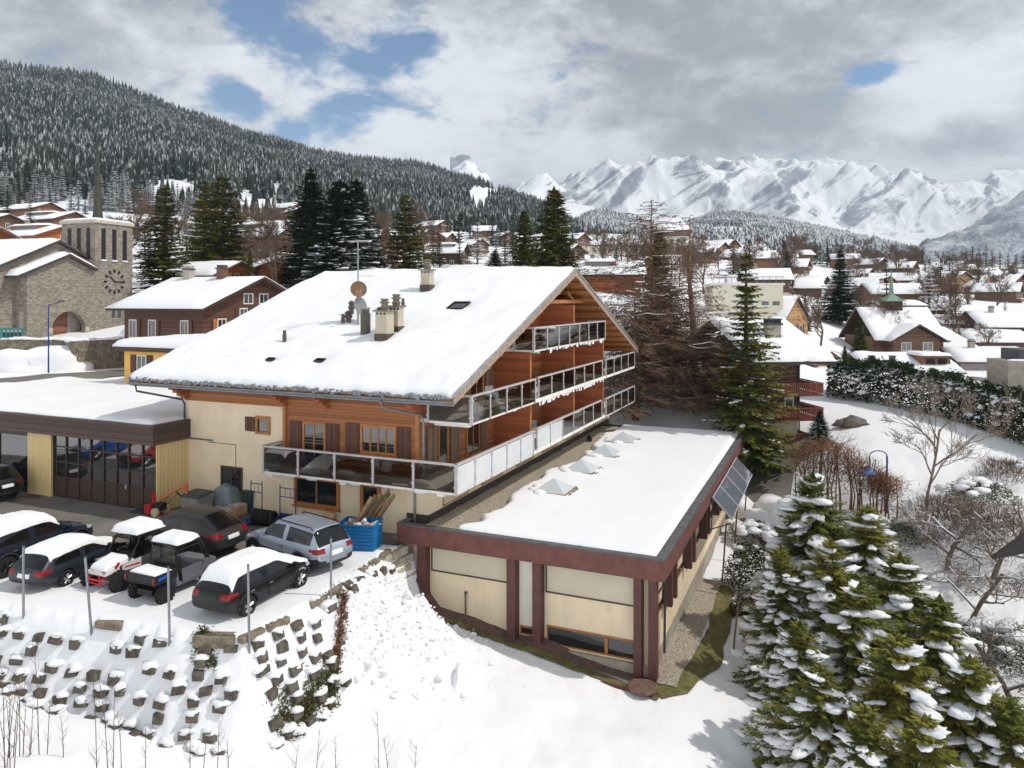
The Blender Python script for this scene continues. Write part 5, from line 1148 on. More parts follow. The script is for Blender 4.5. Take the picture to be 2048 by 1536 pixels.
def potted(p, lab, h):
    o = thing('potted_conifer', lab, 'plant', tuple(p), 0, 'potted conifers on the balconies'); MB().lathe([(.12, 0), (.17, .28), (.15, .3)], 12).build('pot', mat('terracotta', (130, 84, 60), .8), o)
    m = MB()
    for k in range(60): z = .3+h*k/60; a = k*2.4; r = (1-k/62)*.32; m.add([(0, 0, z), (r*math.cos(a-.3), r*math.sin(a-.3), z-.08), (r*1.1*math.cos(a), r*1.1*math.sin(a), z-.02), (r*math.cos(a+.3), r*math.sin(a+.3), z-.1)], [(0, 1, 2, 3)])
    m.build('foliage', foliage('pot_green', (40, 62, 34), (58, 80, 40)), o)
potted(uv(.4, 10.4, 4.92), 'small potted conifer before the wooden screen on the middle balcony', .8); potted(uv(1.2, 13.4, 4.92), 'larger dark potted conifer in the middle of the balcony', .9)
o = thing('drain_can', 'dark plastic drain can lying on the gravel of the annex roof', 'can', tuple(uv(.9, 19.2, .66)), 0)
MB().lathe([(.02, 0), (.16, .02), (.17, .3), (.1, .38), (.02, .4)], 12).build('can', BLACK, o); MB().tube([(-.1, 0, .38), (0, 0, .48), (.1, 0, .38)], .015, 5).build('handle', PATINA, o)
# ================= trees =================
SPR = foliage('spruce_needles', (92, 102, 46), (126, 122, 58)); SPR_DK = foliage('dark_spruce_needles', (40, 56, 34), (62, 76, 42)); SPR_OL = foliage('olive_spruce_needles', (106, 110, 46), (136, 128, 60))
SPR_FAR = foliage('far_spruce_needles', (46, 58, 42), (66, 74, 52), .85, .62, .82, 1.2)
def conifer_mesh(h, rad, seed, whorls=24, per=11, sprays=9, snow=.35, zb=.08, droop=.25, spray=.32, fill=1.0, power=.85, lump=1, irregular=.25, thin=.30):
    """trunk-less crown: whorls of drooping branches set with flat needle sprays, snow pads on the upper side"""
    r = random.Random(seed); V = []; Fq = []; SV = []; SF = []
    iv, if_ = ICO[2 if thin < .2 else 1]; iv = np.array(iv); JT = [1+.55*np.array([noise.noise(Vector(p)*1.5+Vector((q*3.7, q, 0))) for p in iv.tolist()])[:, None] for q in range(12)]
    bulge = [(r.uniform(0, 6.28), r.uniform(.3, 1), r.uniform(-irregular, irregular)) for _ in range(6)]
    for w in range(whorls):
        t = (w+r.uniform(-.3, .3))/whorls; z = h*(zb+(1-zb)*max(0, t)); R0 = rad*max(.03, (1-t))**power
        nb = max(4, int(per*(1-.55*t)))
        a0 = r.uniform(0, 6.28)
        for b in range(nb):
            a = a0+6.283*b/nb+r.uniform(-.25, .25); L = R0*r.uniform(.68, 1.12)
            for ba, bt, bk in bulge: L *= 1+bk*max(0, math.cos(a-ba))*max(0, 1-abs(t-bt)*3)
            if r.random() > fill: continue
            dx, dy = math.cos(a), math.sin(a); dr = droop*L*r.uniform(.6, 1.3)*(1-.75*t); up = .12*L + .5*L*max(0, t-.75)*2.5
            ns = max(3, int(sprays*(.35+.65*L/rad)))
            def pt(q): return Vector((dx*L*q, dy*L*q, z-dr*(q**1.2)+up*q*q))
            for k in range(ns):
                q = .12+.88*(k+r.random()*.6)/ns; c = pt(q); wl = spray*rad*(.45+.55*(1-q))*r.uniform(.7, 1.25)*(.35+.65*L/rad)**.5
                for s in (-1, 1):
                    aa = a+s*r.uniform(.35, 1.15); d = Vector((math.cos(aa), math.sin(aa), r.uniform(-.55, .12)))*wl; n = Vector((-d.y, d.x, r.uniform(-.25, .25)*wl))*thin
                    j = len(V); V += [c, c+d*.45+n, c+d, c+d*.45-n]; Fq.append((j, j+1, j+2, j+3))
                # hanging spray
                if r.random() < .55:
                    d = Vector((dx*.25+r.uniform(-.2, .2), dy*.25+r.uniform(-.2, .2), -1))*wl*.55; n = Vector((-dy, dx, 0))*wl*thin*.75
                    j = len(V); V += [c, c+d*.5+n, c+d, c+d*.5-n]; Fq.append((j, j+1, j+2, j+3))
            c = pt(1.0); d = Vector((dx, dy, .1))*spray*rad*.5; n = Vector((-dy, dx, 0))*spray*rad*.13; j = len(V); V += [c-d*.5, c+n, c+d, c-n]; Fq.append((j, j+1, j+2, j+3))
            if r.random() < snow*(1.25 if t < .6 else (.7 if t < .8 else .15)):
                q0 = r.uniform(.25, .7); nb_ = r.randint(2, 4); w0 = r.uniform(.05, .15)*rad*lump*(.5+.5*L/rad)
                for k in range(nb_):
                    q = min(1.0, q0+k*.14*r.uniform(.7, 1.2)); c = pt(q)+Vector((r.gauss(0, .02), r.gauss(0, .02), .012))*rad; sx = w0*r.uniform(.9, 1.6); sy = w0*r.uniform(.5, 1.0); sz = w0*r.uniform(.25, .45)
                    sl = -dr*1.2*(q**.2)/L+2*up*q/L
                    M = np.array([[dx*sx, -dy*sy, 0], [dy*sx, dx*sy, 0], [sl*sx, 0, sz]]); jit = JT[r.randrange(12)]
                    P = (iv*jit) @ M.T+np.array(c); j = len(SV); SV += [tuple(p) for p in P]; SF += [tuple(i+j for i in f) for f in if_]
    d = Vector((0, 0, 1))
    for k in range(7): a = k*2.4; j = len(V); w_ = .05*rad; V += [Vector((0, 0, h*.95)), Vector((math.cos(a)*w_, math.sin(a)*w_, h*.975)), Vector((0, 0, h*1.02)), Vector((-math.cos(a)*w_*.3, 0, h*.975))]; Fq.append((j, j+1, j+2, j+3))
    cm = np_mesh(None, [tuple(v) for v in V], Fq, SPR)
    sm = np_mesh(None, SV, SF, SNOW_SMALL, smooth=True) if SV else None
    tr = MB().tube([(0, 0, -.6), (0, 0, h*.5), (0, 0, h*.98)], [h*.018, h*.012, h*.002], 7)
    me = bpy.data.meshes.new('trunk'); me.from_pydata(tr.v, [], tr.f); me.materials.append(BARK)
    return cm, sm, tr, me
def set_mat(me, m): me.materials.clear(); me.materials.append(m)
class Conifer:
    def __init__(s, m, h, rad, seed, **kw): s.h = h; s.crown, s.snow, _, s.trunk = conifer_mesh(h, rad, seed, **kw); set_mat(s.crown, m)
    def plant(s, label, x, y, hgt, z=None, group=None, rz=None, wide=1.0, cat='tree', name='spruce_tree'):
        k = hgt/s.h; o = thing(name, label, cat, (x, y, gz(x, y)-.05 if z is None else z), rnd.uniform(0, 6.28) if rz is None else rz, group)
        o.scale = (k*wide, k*wide, k)
        put('crown', s.crown, o); put('trunk', s.trunk, o)
        if s.snow: put('snow', s.snow, o)
        return o
def plant_px(kind, label, px, ytop, d, wide=1.0, base=None, group=None, **kw):
    """a tree whose tip shows at (px, ytop) at depth d, standing on the ground there"""
    p = at_depth(px, ytop, d); g = gz(p.x, p.y) if base is None else base
    return kind.plant(label, p.x, p.y, max(1.0, p.z-g), g-.05, group, wide=wide, **kw)
# --- bare trees
def bare_mesh(h, seed, m=None, spread=.55, depth=5, trunk=.035, kids=(3, 5), up=.25, first=.25, thin=.62, twig=True, snow=0, rmin=.006, lenk=.62):
    r = random.Random(seed); mb = MB(); sn = MB()
    def grow(p, d, L, rad, lev):
        n = 3 if lev > 1 else 4; pts = [p]; q = p.copy(); dd = d.copy()
        for k in range(n): dd = (dd+Vector((r.gauss(0, .13), r.gauss(0, .13), r.gauss(0, .08)+up*.12))).normalized(); q = q+dd*L/n; pts.append(q.copy())
        rr = [max(rmin, rad*(1-.45*k/n)) for k in range(n+1)]
        mb.tube(pts, rr, 6 if lev < 2 else (4 if lev < 4 else 3), 0, None, False)
        if snow and lev in (1, 2, 3) and abs(d.z) < .75 and r.random() < snow:
            sn.tube([x+Vector((0, 0, rr[k]*.8)) for k, x in enumerate(pts)], [max(.02, y*.85) for y in rr], 5)
        if lev >= depth: return
        nk = r.randint(*kids)+(2 if lev == 0 else 0)
        for k in range(nk):
            f = first+(1-first)*(k+.6)/nk if lev == 0 else .25+.75*(k+.7)/nk; x = f*n; i = min(n-1, int(x)); c = pts[i].lerp(pts[i+1], min(1, x-i))
            ax = Vector((r.gauss(0, 1), r.gauss(0, 1), r.gauss(0, .35))); ax = (ax-dd*ax.dot(dd)).normalized(); nd = (dd*(1-spread)+ax*spread+Vector((0, 0, up*.3))).normalized()
            grow(c, nd, L*lenk*r.uniform(.7, 1.2)*(1-.35*f if lev == 0 else 1), max(rmin, rad*thin*(1-.3*f)), lev+1)
    grow(Vector((0, 0, -.3)), Vector((r.gauss(0, .05), r.gauss(0, .05), 1)), h*.62, h*trunk, 0)
    me = bpy.data.meshes.new('branches'); me.from_pydata(mb.v, [], mb.f); me.materials.append(m or BARK_GREY)
    s2 = None
    if sn.v: s2 = bpy.data.meshes.new('branch_snow'); s2.from_pydata(sn.v, [], sn.f); s2.materials.append(SNOW_SMALL)
    return me, s2
def larch_mesh(h, rad, seed, nb=110, twigs=16, snow=.12):
    r = random.Random(seed); mb = MB(); tw_v = []; tw_f = []; sn = MB()
    for b in range(nb):
        t = .1+.9*(b+r.random())/nb; z = h*t; L = rad*(1-t)**.6*r.uniform(.5, 1.1)+.25; a = b*2.4+r.uniform(-.4, .4); d = Vector((math.cos(a), math.sin(a), 0))
        pts = [Vector((0, 0, z))+d*L*q+Vector((0, 0, L*(.18*q-.42*q*q+.32*q**3)))+Vector((r.gauss(0, .04), r.gauss(0, .04), r.gauss(0, .04)))*L for q in (0, .3, .6, .85, 1)]
        mb.tube(pts, [h*.004*(1-t*.6), h*.003*(1-t*.6), .012*h/14, .009, .006], 4, 0, None, False)
        if r.random() < snow: sn.tube([p+Vector((0, 0, .03)) for p in pts[:4]], [.03, .05, .045, .02], 4)
        for k in range(int(twigs*(.5+L/rad))):
            q = r.uniform(.12, 1)*4; i = min(3, int(q)); c = pts[i].lerp(pts[i+1], q-i); aa = a+r.choice((-1, 1))*r.uniform(.5, 1.5); l = r.uniform(.25, .75)*L*.38
            e = Vector((math.cos(aa)*l, math.sin(aa)*l, r.uniform(-.75, .2)*l)); s = Vector((-e.y, e.x, 0)).normalized()*.028*h/14; j = len(tw_v)
            tw_v += [c-s, c+s, c+e*.55+s*.8+Vector((0, 0, .04*l)), c+e]; tw_f.append((j, j+1, j+2)); tw_f.append((j, j+2, j+3))
            for _ in range(2):
                f = r.uniform(.3, .9); c2 = c+e*f; e2 = Vector((r.gauss(0, .5), r.gauss(0, .5), -r.random()))*l*.4; j = len(tw_v); tw_v += [c2-s*.7, c2+s*.7, c2+e2]; tw_f.append((j, j+1, j+2))
    tr = MB().tube([(0, 0, -.4), (.02*h, 0, h*.3), (.0, .01*h, h*.65), (0, 0, h)], [h*.022, h*.016, h*.008, .01], 8)
    out = []
    for nm, q, m in (('branches', mb, BARK_BR), ('trunk', tr, BARK_BR), ('snow', sn, SNOW_SMALL)):
        me = bpy.data.meshes.new(nm); me.from_pydata(q.v, [], q.f); me.materials.append(m); out.append(me)
    tm = bpy.data.meshes.new('twigs'); tm.from_pydata([tuple(v) for v in tw_v], [], tw_f); tm.materials.append(TWIG); out.append(tm)
    return out
def bare(me, label, x, y, sc_, name='bare_tree', group=None, cat='tree', wide=1, z=None):
    o = thing(name, label, cat, (x, y, gz(x, y) if z is None else z), rnd.uniform(0, 6.28), group); o.scale = (sc_*wide, sc_*wide, sc_)
    put('branches', me[0], o)
    if me[1]: put('snow', me[1], o)
    return o
# kinds
FG = [Conifer(m, 6.5, 2.7, 20+i, whorls=31, per=20, sprays=48, snow=.40, spray=.155, thin=.15, droop=.40, lump=1.25, irregular=.5, power=.66, fill=.9) for i, m in enumerate((SPR, SPR_OL, SPR))]
MID = [Conifer(SPR_DK, 12, 2.9, 40, whorls=40, per=15, sprays=13, snow=.16, spray=.26, lump=.6, power=.9, irregular=.4), Conifer(SPR, 12, 3.2, 41, whorls=38, per=14, sprays=12, snow=.10, spray=.28, lump=.6, power=.8, irregular=.4),
       Conifer(SPR_DK, 12, 3.6, 42, whorls=36, per=14, sprays=12, snow=.5, spray=.26, lump=.9, power=.8, irregular=.4), Conifer(SPR_OL, 12, 3.0, 43, whorls=26, per=11, sprays=10, snow=.06, spray=.30, lump=.6, power=.7, irregular=.5, droop=.15),
       Conifer(SPR, 12, 2.6, 44, whorls=38, per=13, sprays=11, snow=.16, spray=.24, lump=.5, fill=.85, irregular=.4)]
LOW = [Conifer(SPR_DK, 12, 2.4, 60+i, whorls=18, per=9, sprays=5, snow=.22, spray=.38, lump=.8) for i in range(3)] + [Conifer(SPR_FAR, 12, 2.3, 66, whorls=16, per=9, sprays=5, snow=.6, spray=.38, lump=.8)]
# --- foreground clump at the lower right
for k, (px, yt, d, i, w, lab) in enumerate([
    (1625, 945, 31, 0, 1.05, 'snowy spruce at the back of the clump, its tip nearest the brown clipped hedge'), (1735, 1010, 28.5, 1, 1.0, 'olive spruce just right of the rearmost one in the clump'), (1562, 1090, 27.0, 2, .85, 'dark spruce on the left edge of the clump beside the thin young tree'), (1660, 1080, 26.5, 1, 1.0, 'olive spruce in front of the rearmost one'),
    (1800, 1105, 25.5, 0, 1.1, 'green spruce on the right shoulder of the clump below the bare orchard'), (1720, 1165, 23.5, 0, 1.05, 'broad spruce in the middle of the clump with thick snow pads'), (1880, 1190, 22.5, 2, 1.1, 'dark spruce in the right half of the clump'), (1600, 1240, 22.5, 2, .95, 'spruce on the left side of the clump above the snow hollow'),
    (1640, 1330, 20.5, 0, 1.0, 'spruce at the lower left of the clump beside the shaded snow'), (1800, 1270, 20.0, 1, 1.15, 'large olive spruce nearest the middle of the lower right quarter'), (1940, 1310, 19.5, 0, 1.05, 'spruce at the lower right of the clump'), (1730, 1410, 18.2, 2, 1.0, 'snow laden spruce cut by the lower border'), (2020, 1400, 18.5, 2, 1.0, 'spruce in the lower right corner'), (1850, 1430, 17.5, 1, 1.0, 'olive spruce at the bottom of the picture right of the snow laden one')]):
    plant_px(FG[i], lab, px, yt, d, w*1.0, group='young spruces in the clump')
# --- spruces behind the chalet and in the village
for px, yt, d, i, w, lab in [
    (1108, 375, 84, 1, 1.0, 'tall broad green spruce rising behind the ridge of the big chalet'), (1048, 420, 92, 1, .85, 'spruce with plain green sides left of the tall one behind the ridge'), (1492, 505, 50.5, 4, 1.0, 'slender green spruce before the dark apartment house'),
    (330, 372, 84, 4, 1.3, 'green spruce with snowy tips right of the church tower'), (622, 335, 96, 0, 1.0, 'tallest dark pointed spruce behind the left end of the big roof'), (445, 352, 105, 3, 1.25, 'olive tall spruce behind the brown chalet'), (408, 360, 118, 3, 1.0, 'olive spruce left of the tall olive one'),
    (680, 360, 100, 2, 1.25, 'snow laden spruce right of the tallest dark one'), (712, 358, 108, 2, 1.0, 'second snow laden spruce beside the aerial mast'), (812, 388, 104, 3, 1.1, 'olive spruce behind the roof chimney'), (660, 430, 88, 2, 1.3, 'low snow laden spruce below the pair'),
    (955, 440, 150, 2, .9, 'narrow snowy spruce right of the dormer chalet'), (918, 425, 190, 0, 1.0, 'dark spruce above the dormer chalet'), (990, 500, 110, 2, 1.4, 'low bushy snowy spruce behind the ridge'), (1010, 455, 180, 0, .9, 'dark narrow spruce behind the bushy one'),
    (1318, 460, 70, 1, .75, 'green spruce hidden among the brown larches'), (1680, 500, 120, 0, 1.0, 'dark spruce standing alone in the middle of the village'), (1720, 640, 92, 1, .9, 'bushy spruce in front of the brown chapel house'), (1610, 585, 100, 0, .6, 'small spruce behind the pointed wooden barn'),
    (1860, 545, 175, 0, 1.1, 'dark spruce in front of the twin gabled chalets'), (1888, 590, 160, 1, 1.0, 'rounder spruce below the twin gabled chalets'), (2010, 600, 150, 0, 1.0, 'spruce at the right border among the roofs'), (1985, 610, 140, 4, .9, 'slim spruce at the right above the white bungalow'), (1850, 520, 230, 2, 1.0, 'snowy spruce above the twin gables'),
    (1770, 510, 240, 0, .8, 'narrow dark spruce near the radio mast'), (1560, 500, 250, 0, 1.0, 'dark spruce between the hillside chalets'), (1690, 690, 84, 1, 1.0, 'small spruce over the snowy hedge behind the wooden hut'), (1640, 820, 51, 2, 1.3, 'low snowy conifer against the balconies of the apartment house'), (60, 395, 160, 1, .8, 'spruce between the upper left chalets'), (15, 380, 190, 0, 1.0, 'spruce at the left border above the chalets'), (500, 500, 92, 1, .55, 'small spruce between the orange gable and the snowy pair')]:
    K_ = MID[i] if d < 125 else LOW[{0: 0, 1: 1, 2: 3, 3: 1, 4: 2}[i]]
    plant_px(K_, lab, px, yt, d, w*(1.45 if d > 60 else 1.15) if d < 125 else w*1.35)
# --- brown larches right of the chalet
for px, yt, d, sd, rad, lab in [(1303, 400, 66, 1, 5.2, 'tall brown leafless larch with dense twigs beside the gable'), (1380, 430, 62, 2, 3.6, 'thinner bare larch right of the dense one'), (1270, 560, 60, 3, 4.0, 'low brown larch touching the gable balconies'), (1440, 640, 57, 4, 3.2, 'half hidden brown larch by the green spruce'), (1340, 560, 63, 5, 4.6, 'bushy brown larch between the two tall ones')]:
    p = at_depth(px, yt, d); g = gz(p.x, p.y); h = p.z-g; o = thing('larch_tree', lab, 'tree', (p.x, p.y, g), 0, 'bare larches beside the gable'); o.scale = (1.3, 1.3, 1)
    for nm, me in zip(('branches', 'trunk', 'snow', 'twigs'), larch_mesh(h, rad*1.35, sd, 190 if sd != 2 else 100, 25 if sd != 2 else 12, .07)): put(nm, me, o)
# --- bare broadleaf trees
BT = [bare_mesh(10, 70+i, TWIG2, depth=5, snow=.0, rmin=.018, kids=(3, 5), trunk=.02, up=.5, spread=.5) for i in range(3)]
BS = [bare_mesh(6, 80+i, BARK_GREY, depth=5, snow=.4, spread=.7, up=.1, trunk=.022, rmin=.012, kids=(3, 4)) for i in range(2)]
BIR = bare_mesh(7, 90, BARK_BIRCH, depth=5, spread=.45, up=.3, trunk=.012, rmin=.008, first=.3, kids=(3, 5))
YNG = bare_mesh(5, 91, BARK_GREY, depth=4, spread=.5, up=.4, trunk=.009, rmin=.006, first=.5, kids=(2, 4))
p = at_z(1467, 1290, -4.1); o = bare(YNG, 'thin young tree with a crooked stem in the snow beside the annex', p.x, p.y, 1.0); o.rotation_euler = (0, 0, 2.0)
p = at_depth(1850, 985, 40); bare(BIR, 'bare birch with fine twigs before the snowy lawn', p.x, p.y, 1.12)
p = at_depth(1668, 890, 46); bare(YNG, 'small bare sapling on the lawn near the boulder', p.x, p.y, .75)
for px, py, d, k, lab in [(1935, 1235, 31, 0, 'gnarled fruit tree with snow on its boughs, left of the dark shed'), (1895, 1110, 35, 1, 'dark gnarled fruit tree behind the first one'), (1985, 1090, 34, 1, 'spreading bare tree above the shed roof'), (2035, 1180, 26, 0, 'snow lined fruit tree at the right border')]:
    p = at_depth(px, py, d); bare(BS[k], lab, p.x, p.y, .8 if k else .72, 'fruit_tree', 'bare fruit trees in the orchard', wide=1.25)
for px, py, d, s_, lab in [(1640, 700, 90, .75, 'dark bare tree in front of the pointed wooden barn'), (555, 590, 88, .95, 'bare tree with snow streaks beside the orange balconied house'), (545, 530, 110, 1.0, 'bare tree in front of the big brown chalet'), (770, 470, 130, 1.1, 'brown bare tree behind the olive spruce'), (850, 480, 140, 1.2, 'brown bare tree left of the dormer chalet'), (1780, 690, 100, .9, 'brown bare tree behind the chapel roof'), (1920, 680, 110, .8, 'brown bare tree right of the chapel house'),
                           (1960, 560, 200, 1.2, 'brown bare tree beside the chalets at the right'), (1840, 520, 300, 1.4, 'bare tree on the far slope'), (1730, 520, 300, 1.5, 'bare tree near the radio mast'), (240, 470, 130, .9, 'bare tree beside the church tower'), (1240, 540, 200, 1.3, 'bare tree before the long cream hotel'), (1200, 530, 200, 1.2, 'bare tree left of the long cream hotel'), (370, 470, 130, .9, 'bare brown tree between spruces'), (520, 450, 160, 1.0, 'bare tree above the big brown chalet'), (1980, 690, 100, .6, 'bare tree near the low roofs')]:
    p = at_depth(px, py, d); bare(BT[hash(lab) % 3 if False else len(lab) % 3], lab, p.x, p.y, s_)
r_ = random.Random(31)
for (n, x0, x1, d0, d1, lab, grp) in ((55, 1190, 2060, 110, 300, 'brown bare tree among the snowy roofs of the village on the right', 'bare trees among the right village'), (40, 200, 900, 110, 230, 'brown bare tree on the slope below the forested hill', 'bare trees below the forest'), (60, 1560, 1960, 300, 440, 'brown bare tree of the wood beyond the right village', 'bare trees of the far wood')):
    for k in range(n):
        d = d0+(d1-d0)*r_.random()**.8; p = at_depth(r_.uniform(x0, x1), 0, d); bare(BT[k % 3], lab, p.x, p.y, r_.uniform(.6, 1.15)*(1 if d < 300 else 1.25), 'bare_tree', grp)
for (n, x0, x1, d0, d1, lab, grp) in ((38, 1190, 2060, 120, 300, 'small dark fir among the snowy roofs of the village on the right', 'small firs among the right village'), (36, 220, 1120, 115, 240, 'dark fir on the slope below the forested hill', 'dark firs below the forest')):
    for k in range(n):
        d = d0+(d1-d0)*r_.random(); p = at_depth(r_.uniform(x0, x1), 0, d); LOW[k % 4].plant(lab, p.x, p.y, r_.uniform(5, 13) if x0 > 1000 else r_.uniform(4, 8), None, grp, wide=1.3, name='fir_tree')
# --- clipped brown beech hedge, green hedge, shrubs
def scatter_leaves(n, f, size, seed, flat=.5):
    r = random.Random(seed); V = []; Fq = []
    for k in range(n):
        c = f(r)
        if c is None: continue
        s = size*r.uniform(.5, 1.4); d1 = Vector((r.gauss(0, 1), r.gauss(0, 1), r.gauss(0, 1)*flat)).normalized()*s; d2 = Vector((r.gauss(0, 1), r.gauss(0, 1), r.gauss(0, 1))).normalized()*s*.45
        j = len(V); V += [tuple(c-d1*.5), tuple(c+d2*.5), tuple(c+d1*.5), tuple(c-d2*.5)]; Fq.append((j, j+1, j+2, j+3))
    return V, Fq
A_h, B_h = at_depth(1600, 0, 43), at_depth(1795, 0, 39.5)
hz0 = gz(*at_depth(1700, 0, 41).xy)
H = thing('clipped_hedge', 'brown clipped leafless beech hedge with bare stems behind the blue lamp', 'hedge', (A_h.x, A_h.y, hz0))
st = MB(); tv = []; tf = []; r_ = random.Random(3); D_h = (B_h-A_h); D_h.z = 0
for k in range(34):
    q = Vector((D_h.x*k/33, D_h.y*k/33, 0))+Vector((r_.gauss(0, .2), r_.gauss(0, .35), 0)); topz = 2.3+1.5*math.sin(math.pi*min(1, (k+4)/30))**1.0
    st.tube([q+Vector((0, 0, -.6)), q+Vector((r_.gauss(0, .1), r_.gauss(0, .1), 1.0)), q+Vector((r_.gauss(0, .25), r_.gauss(0, .2), topz))], [.05, .04, .02], 5)
    for m_ in range(330):
        z = 1.0+(topz-1.0)*r_.random()**.6; c = q+Vector((r_.gauss(0, .3), r_.gauss(0, .45), z)); d = Vector((r_.gauss(0, .6), r_.gauss(0, .6), r_.gauss(.35, .4)))*.34; s = Vector((-d.y, d.x, r_.gauss(0, .2))).normalized()*.016; j = len(tv)
        tv += [tuple(c-s), tuple(c+s), tuple(c+d)]; tf.append((j, j+1, j+2))
st.build('stems', BEECH, H); tm = bpy.data.meshes.new('twigs'); tm.from_pydata(tv, [], tf); tm.materials.append(BEECH); put('twigs', tm, H)
# long green hedge with lodged snow
HG = foliage('hedge_green', (38, 54, 32), (58, 70, 38)); pts = [at_depth(1655, 0, 62), at_depth(1760, 0, 60), at_depth(1880, 0, 55.5), at_depth(1980, 0, 51), at_depth(2080, 0, 47), at_depth(2200, 0, 43)]
Hd = thing('evergreen_hedge', 'long thick dark evergreen hedge loaded with snow along the lawn', 'hedge', (pts[2].x, pts[2].y, 0))
def hedge_pt(r):
    i = r.random()*(len(pts)-1); a, b = pts[int(i)], pts[int(i)+1]; c = a.lerp(b, i-int(i)); g = HZ[min(len(HZ)-1, int(i*8))]
    ang = r.uniform(0, math.pi); hh = 3.0+.35*noise.noise(Vector((c.x*.35, c.y*.35, 0)))+.25*noise.noise(Vector((c.x*1.3, c.y*1.3, 0))); rr = 1.0+.05*r.gauss(0, 1)
    off = math.cos(ang)*1.35*rr; z = hh*(min(1, math.sin(ang)*1.6)**.5)*rr*(1 if r.random() < .6 else r.random()); return Vector((c.x-Hd.location.x+off*.5, c.y-Hd.location.y+off, g+z))
HZ = [gz(*pts[i//8].lerp(pts[min(len(pts)-1, i//8+1)], (i % 8)/8).xy) for i in range(8*(len(pts)-1)+1)]
V, Fq = scatter_leaves(42000, hedge_pt, .26, 6); np_mesh('foliage', V, Fq, HG, Hd)
sn = MB(); r_ = random.Random(8)
for k in range(800):
    c = None; i = r_.random()*(len(pts)-1); a, b = pts[int(i)], pts[int(i)+1]; c = a.lerp(b, i-int(i)); g = HZ[min(len(HZ)-1, int(i*8))]; off = r_.gauss(-.25, .6)
    if abs(off) > 1.5: continue
    hh = 3.0+.35*noise.noise(Vector((c.x*.35, c.y*.35, 0))); z = g+hh*(max(.05, 1-(off/1.5)**2))**.45; s = r_.uniform(.1, .42); sn.blob((c.x-Hd.location.x+off*.5, c.y-Hd.location.y+off, z), (s, s*r_.uniform(.5, 1), s*r_.uniform(.3, .55)), 0, k, .45, 2)
sn.build('snow', SNOW_SMALL, Hd, smooth=True)
def shrub(label, px, py, d, w, h, m, snow, n, seed, size=.14, name='shrub', twigs=False):
    p = at_depth(px, py, d); g = gz(p.x, p.y); o = thing(name, label, 'shrub', (p.x, p.y, g), 0); r = random.Random(seed)
    def f(r):
        a = r.uniform(0, 6.28); q = r.random()**.45; zz = r.random(); rr = w*q*math.sqrt(max(.05, 1-zz*zz*.8))*(1+.3*noise.noise(Vector((math.cos(a)*2, math.sin(a)*2, zz*2+seed)))); return Vector((rr*math.cos(a), rr*math.sin(a), zz*h*(1+.2*noise.noise(Vector((a, q, seed))))))
    if twigs:
        tv = []; tf = []
        for k in range(n):
            c = f(r); dd = Vector((c.x*.4+r.gauss(0, .3), c.y*.4+r.gauss(0, .3), r.uniform(.2, 1.2)))*.35; s = Vector((-dd.y, dd.x, r.gauss(0, .1))).normalized()*.012; j = len(tv); tv += [tuple(c-s), tuple(c+s), tuple(c+dd)]; tf.append((j, j+1, j+2))
        me = bpy.data.meshes.new('twigs'); me.from_pydata(tv, [], tf); me.materials.append(m); put('twigs', me, o)
    else: V, Fq = scatter_leaves(n, f, size, seed); np_mesh('foliage', V, Fq, m, o)
    if snow:
        sn = MB()
        for k in range(snow):
            c = f(r); c.z = max(c.z, h*.45); c.z = h*math.sqrt(max(.1, 1-(c.xy.length/w)**2*.8)); s = r.uniform(.1, .28)*w; sn.blob(c, (s, s*.8, s*.45), 0, k+seed, .4, 2)
        sn.build('snow', SNOW_SMALL, o, smooth=True)
    return o
GS = foliage('shrub_green', (66, 76, 38), (86, 92, 48))
shrub('round green shrub with a snow cap at the foot of the annex', 1492, 1150, 33, .75, .9, GS, 5, 2400, 1); shrub('loose green pine shrub behind the thin young tree', 1500, 1110, 36, 1.3, 2.0, GS, 6, 4200, 2, .16); shrub('snow covered low shrubs between the driveway and the solar panels', 1505, 1010, 42, 1.5, .8, GS, 16, 1500, 3)
shrub('brown leafless bush below the birch', 1890, 1085, 37, 2.6, 2.1, TWIG2, 0, 5200, 4, name='bare_bush', twigs=True); shrub('wide brown leafless bush at the right border', 2000, 1100, 36, 3.0, 1.8, TWIG2, 0, 5200, 5, name='bare_bush', twigs=True); shrub('brown thorny bush at the right above the lawn edge', 2010, 985, 42, 1.6, 1.0, TWIG2, 3, 2600, 6, name='bare_bush', twigs=True)
shrub('dark low conifer bush under snow beside the lawn path', 1960, 1010, 40, 1.9, 1.0, GS, 14, 2600, 7); shrub('snow mounded bush behind the blue lamp', 1790, 1040, 38, 1.9, .9, GS, 18, 1500, 8); shrub('dark clipped hedge under snow near the orchard', 1990, 1235, 29, 2.2, .8, GS, 10, 3500, 9)
shrub('tangle of brown twigs at the right border', 2040, 1240, 24, 1.4, 1.5, TWIG2, 0, 2600, 10, name='bare_bush', twigs=True); shrub('fine brown birch twigs among the young spruces, upper part', 1735, 1190, 25.5, 1.2, 3.6, TWIG2, 0, 900, 11, name='bare_bush', twigs=True)
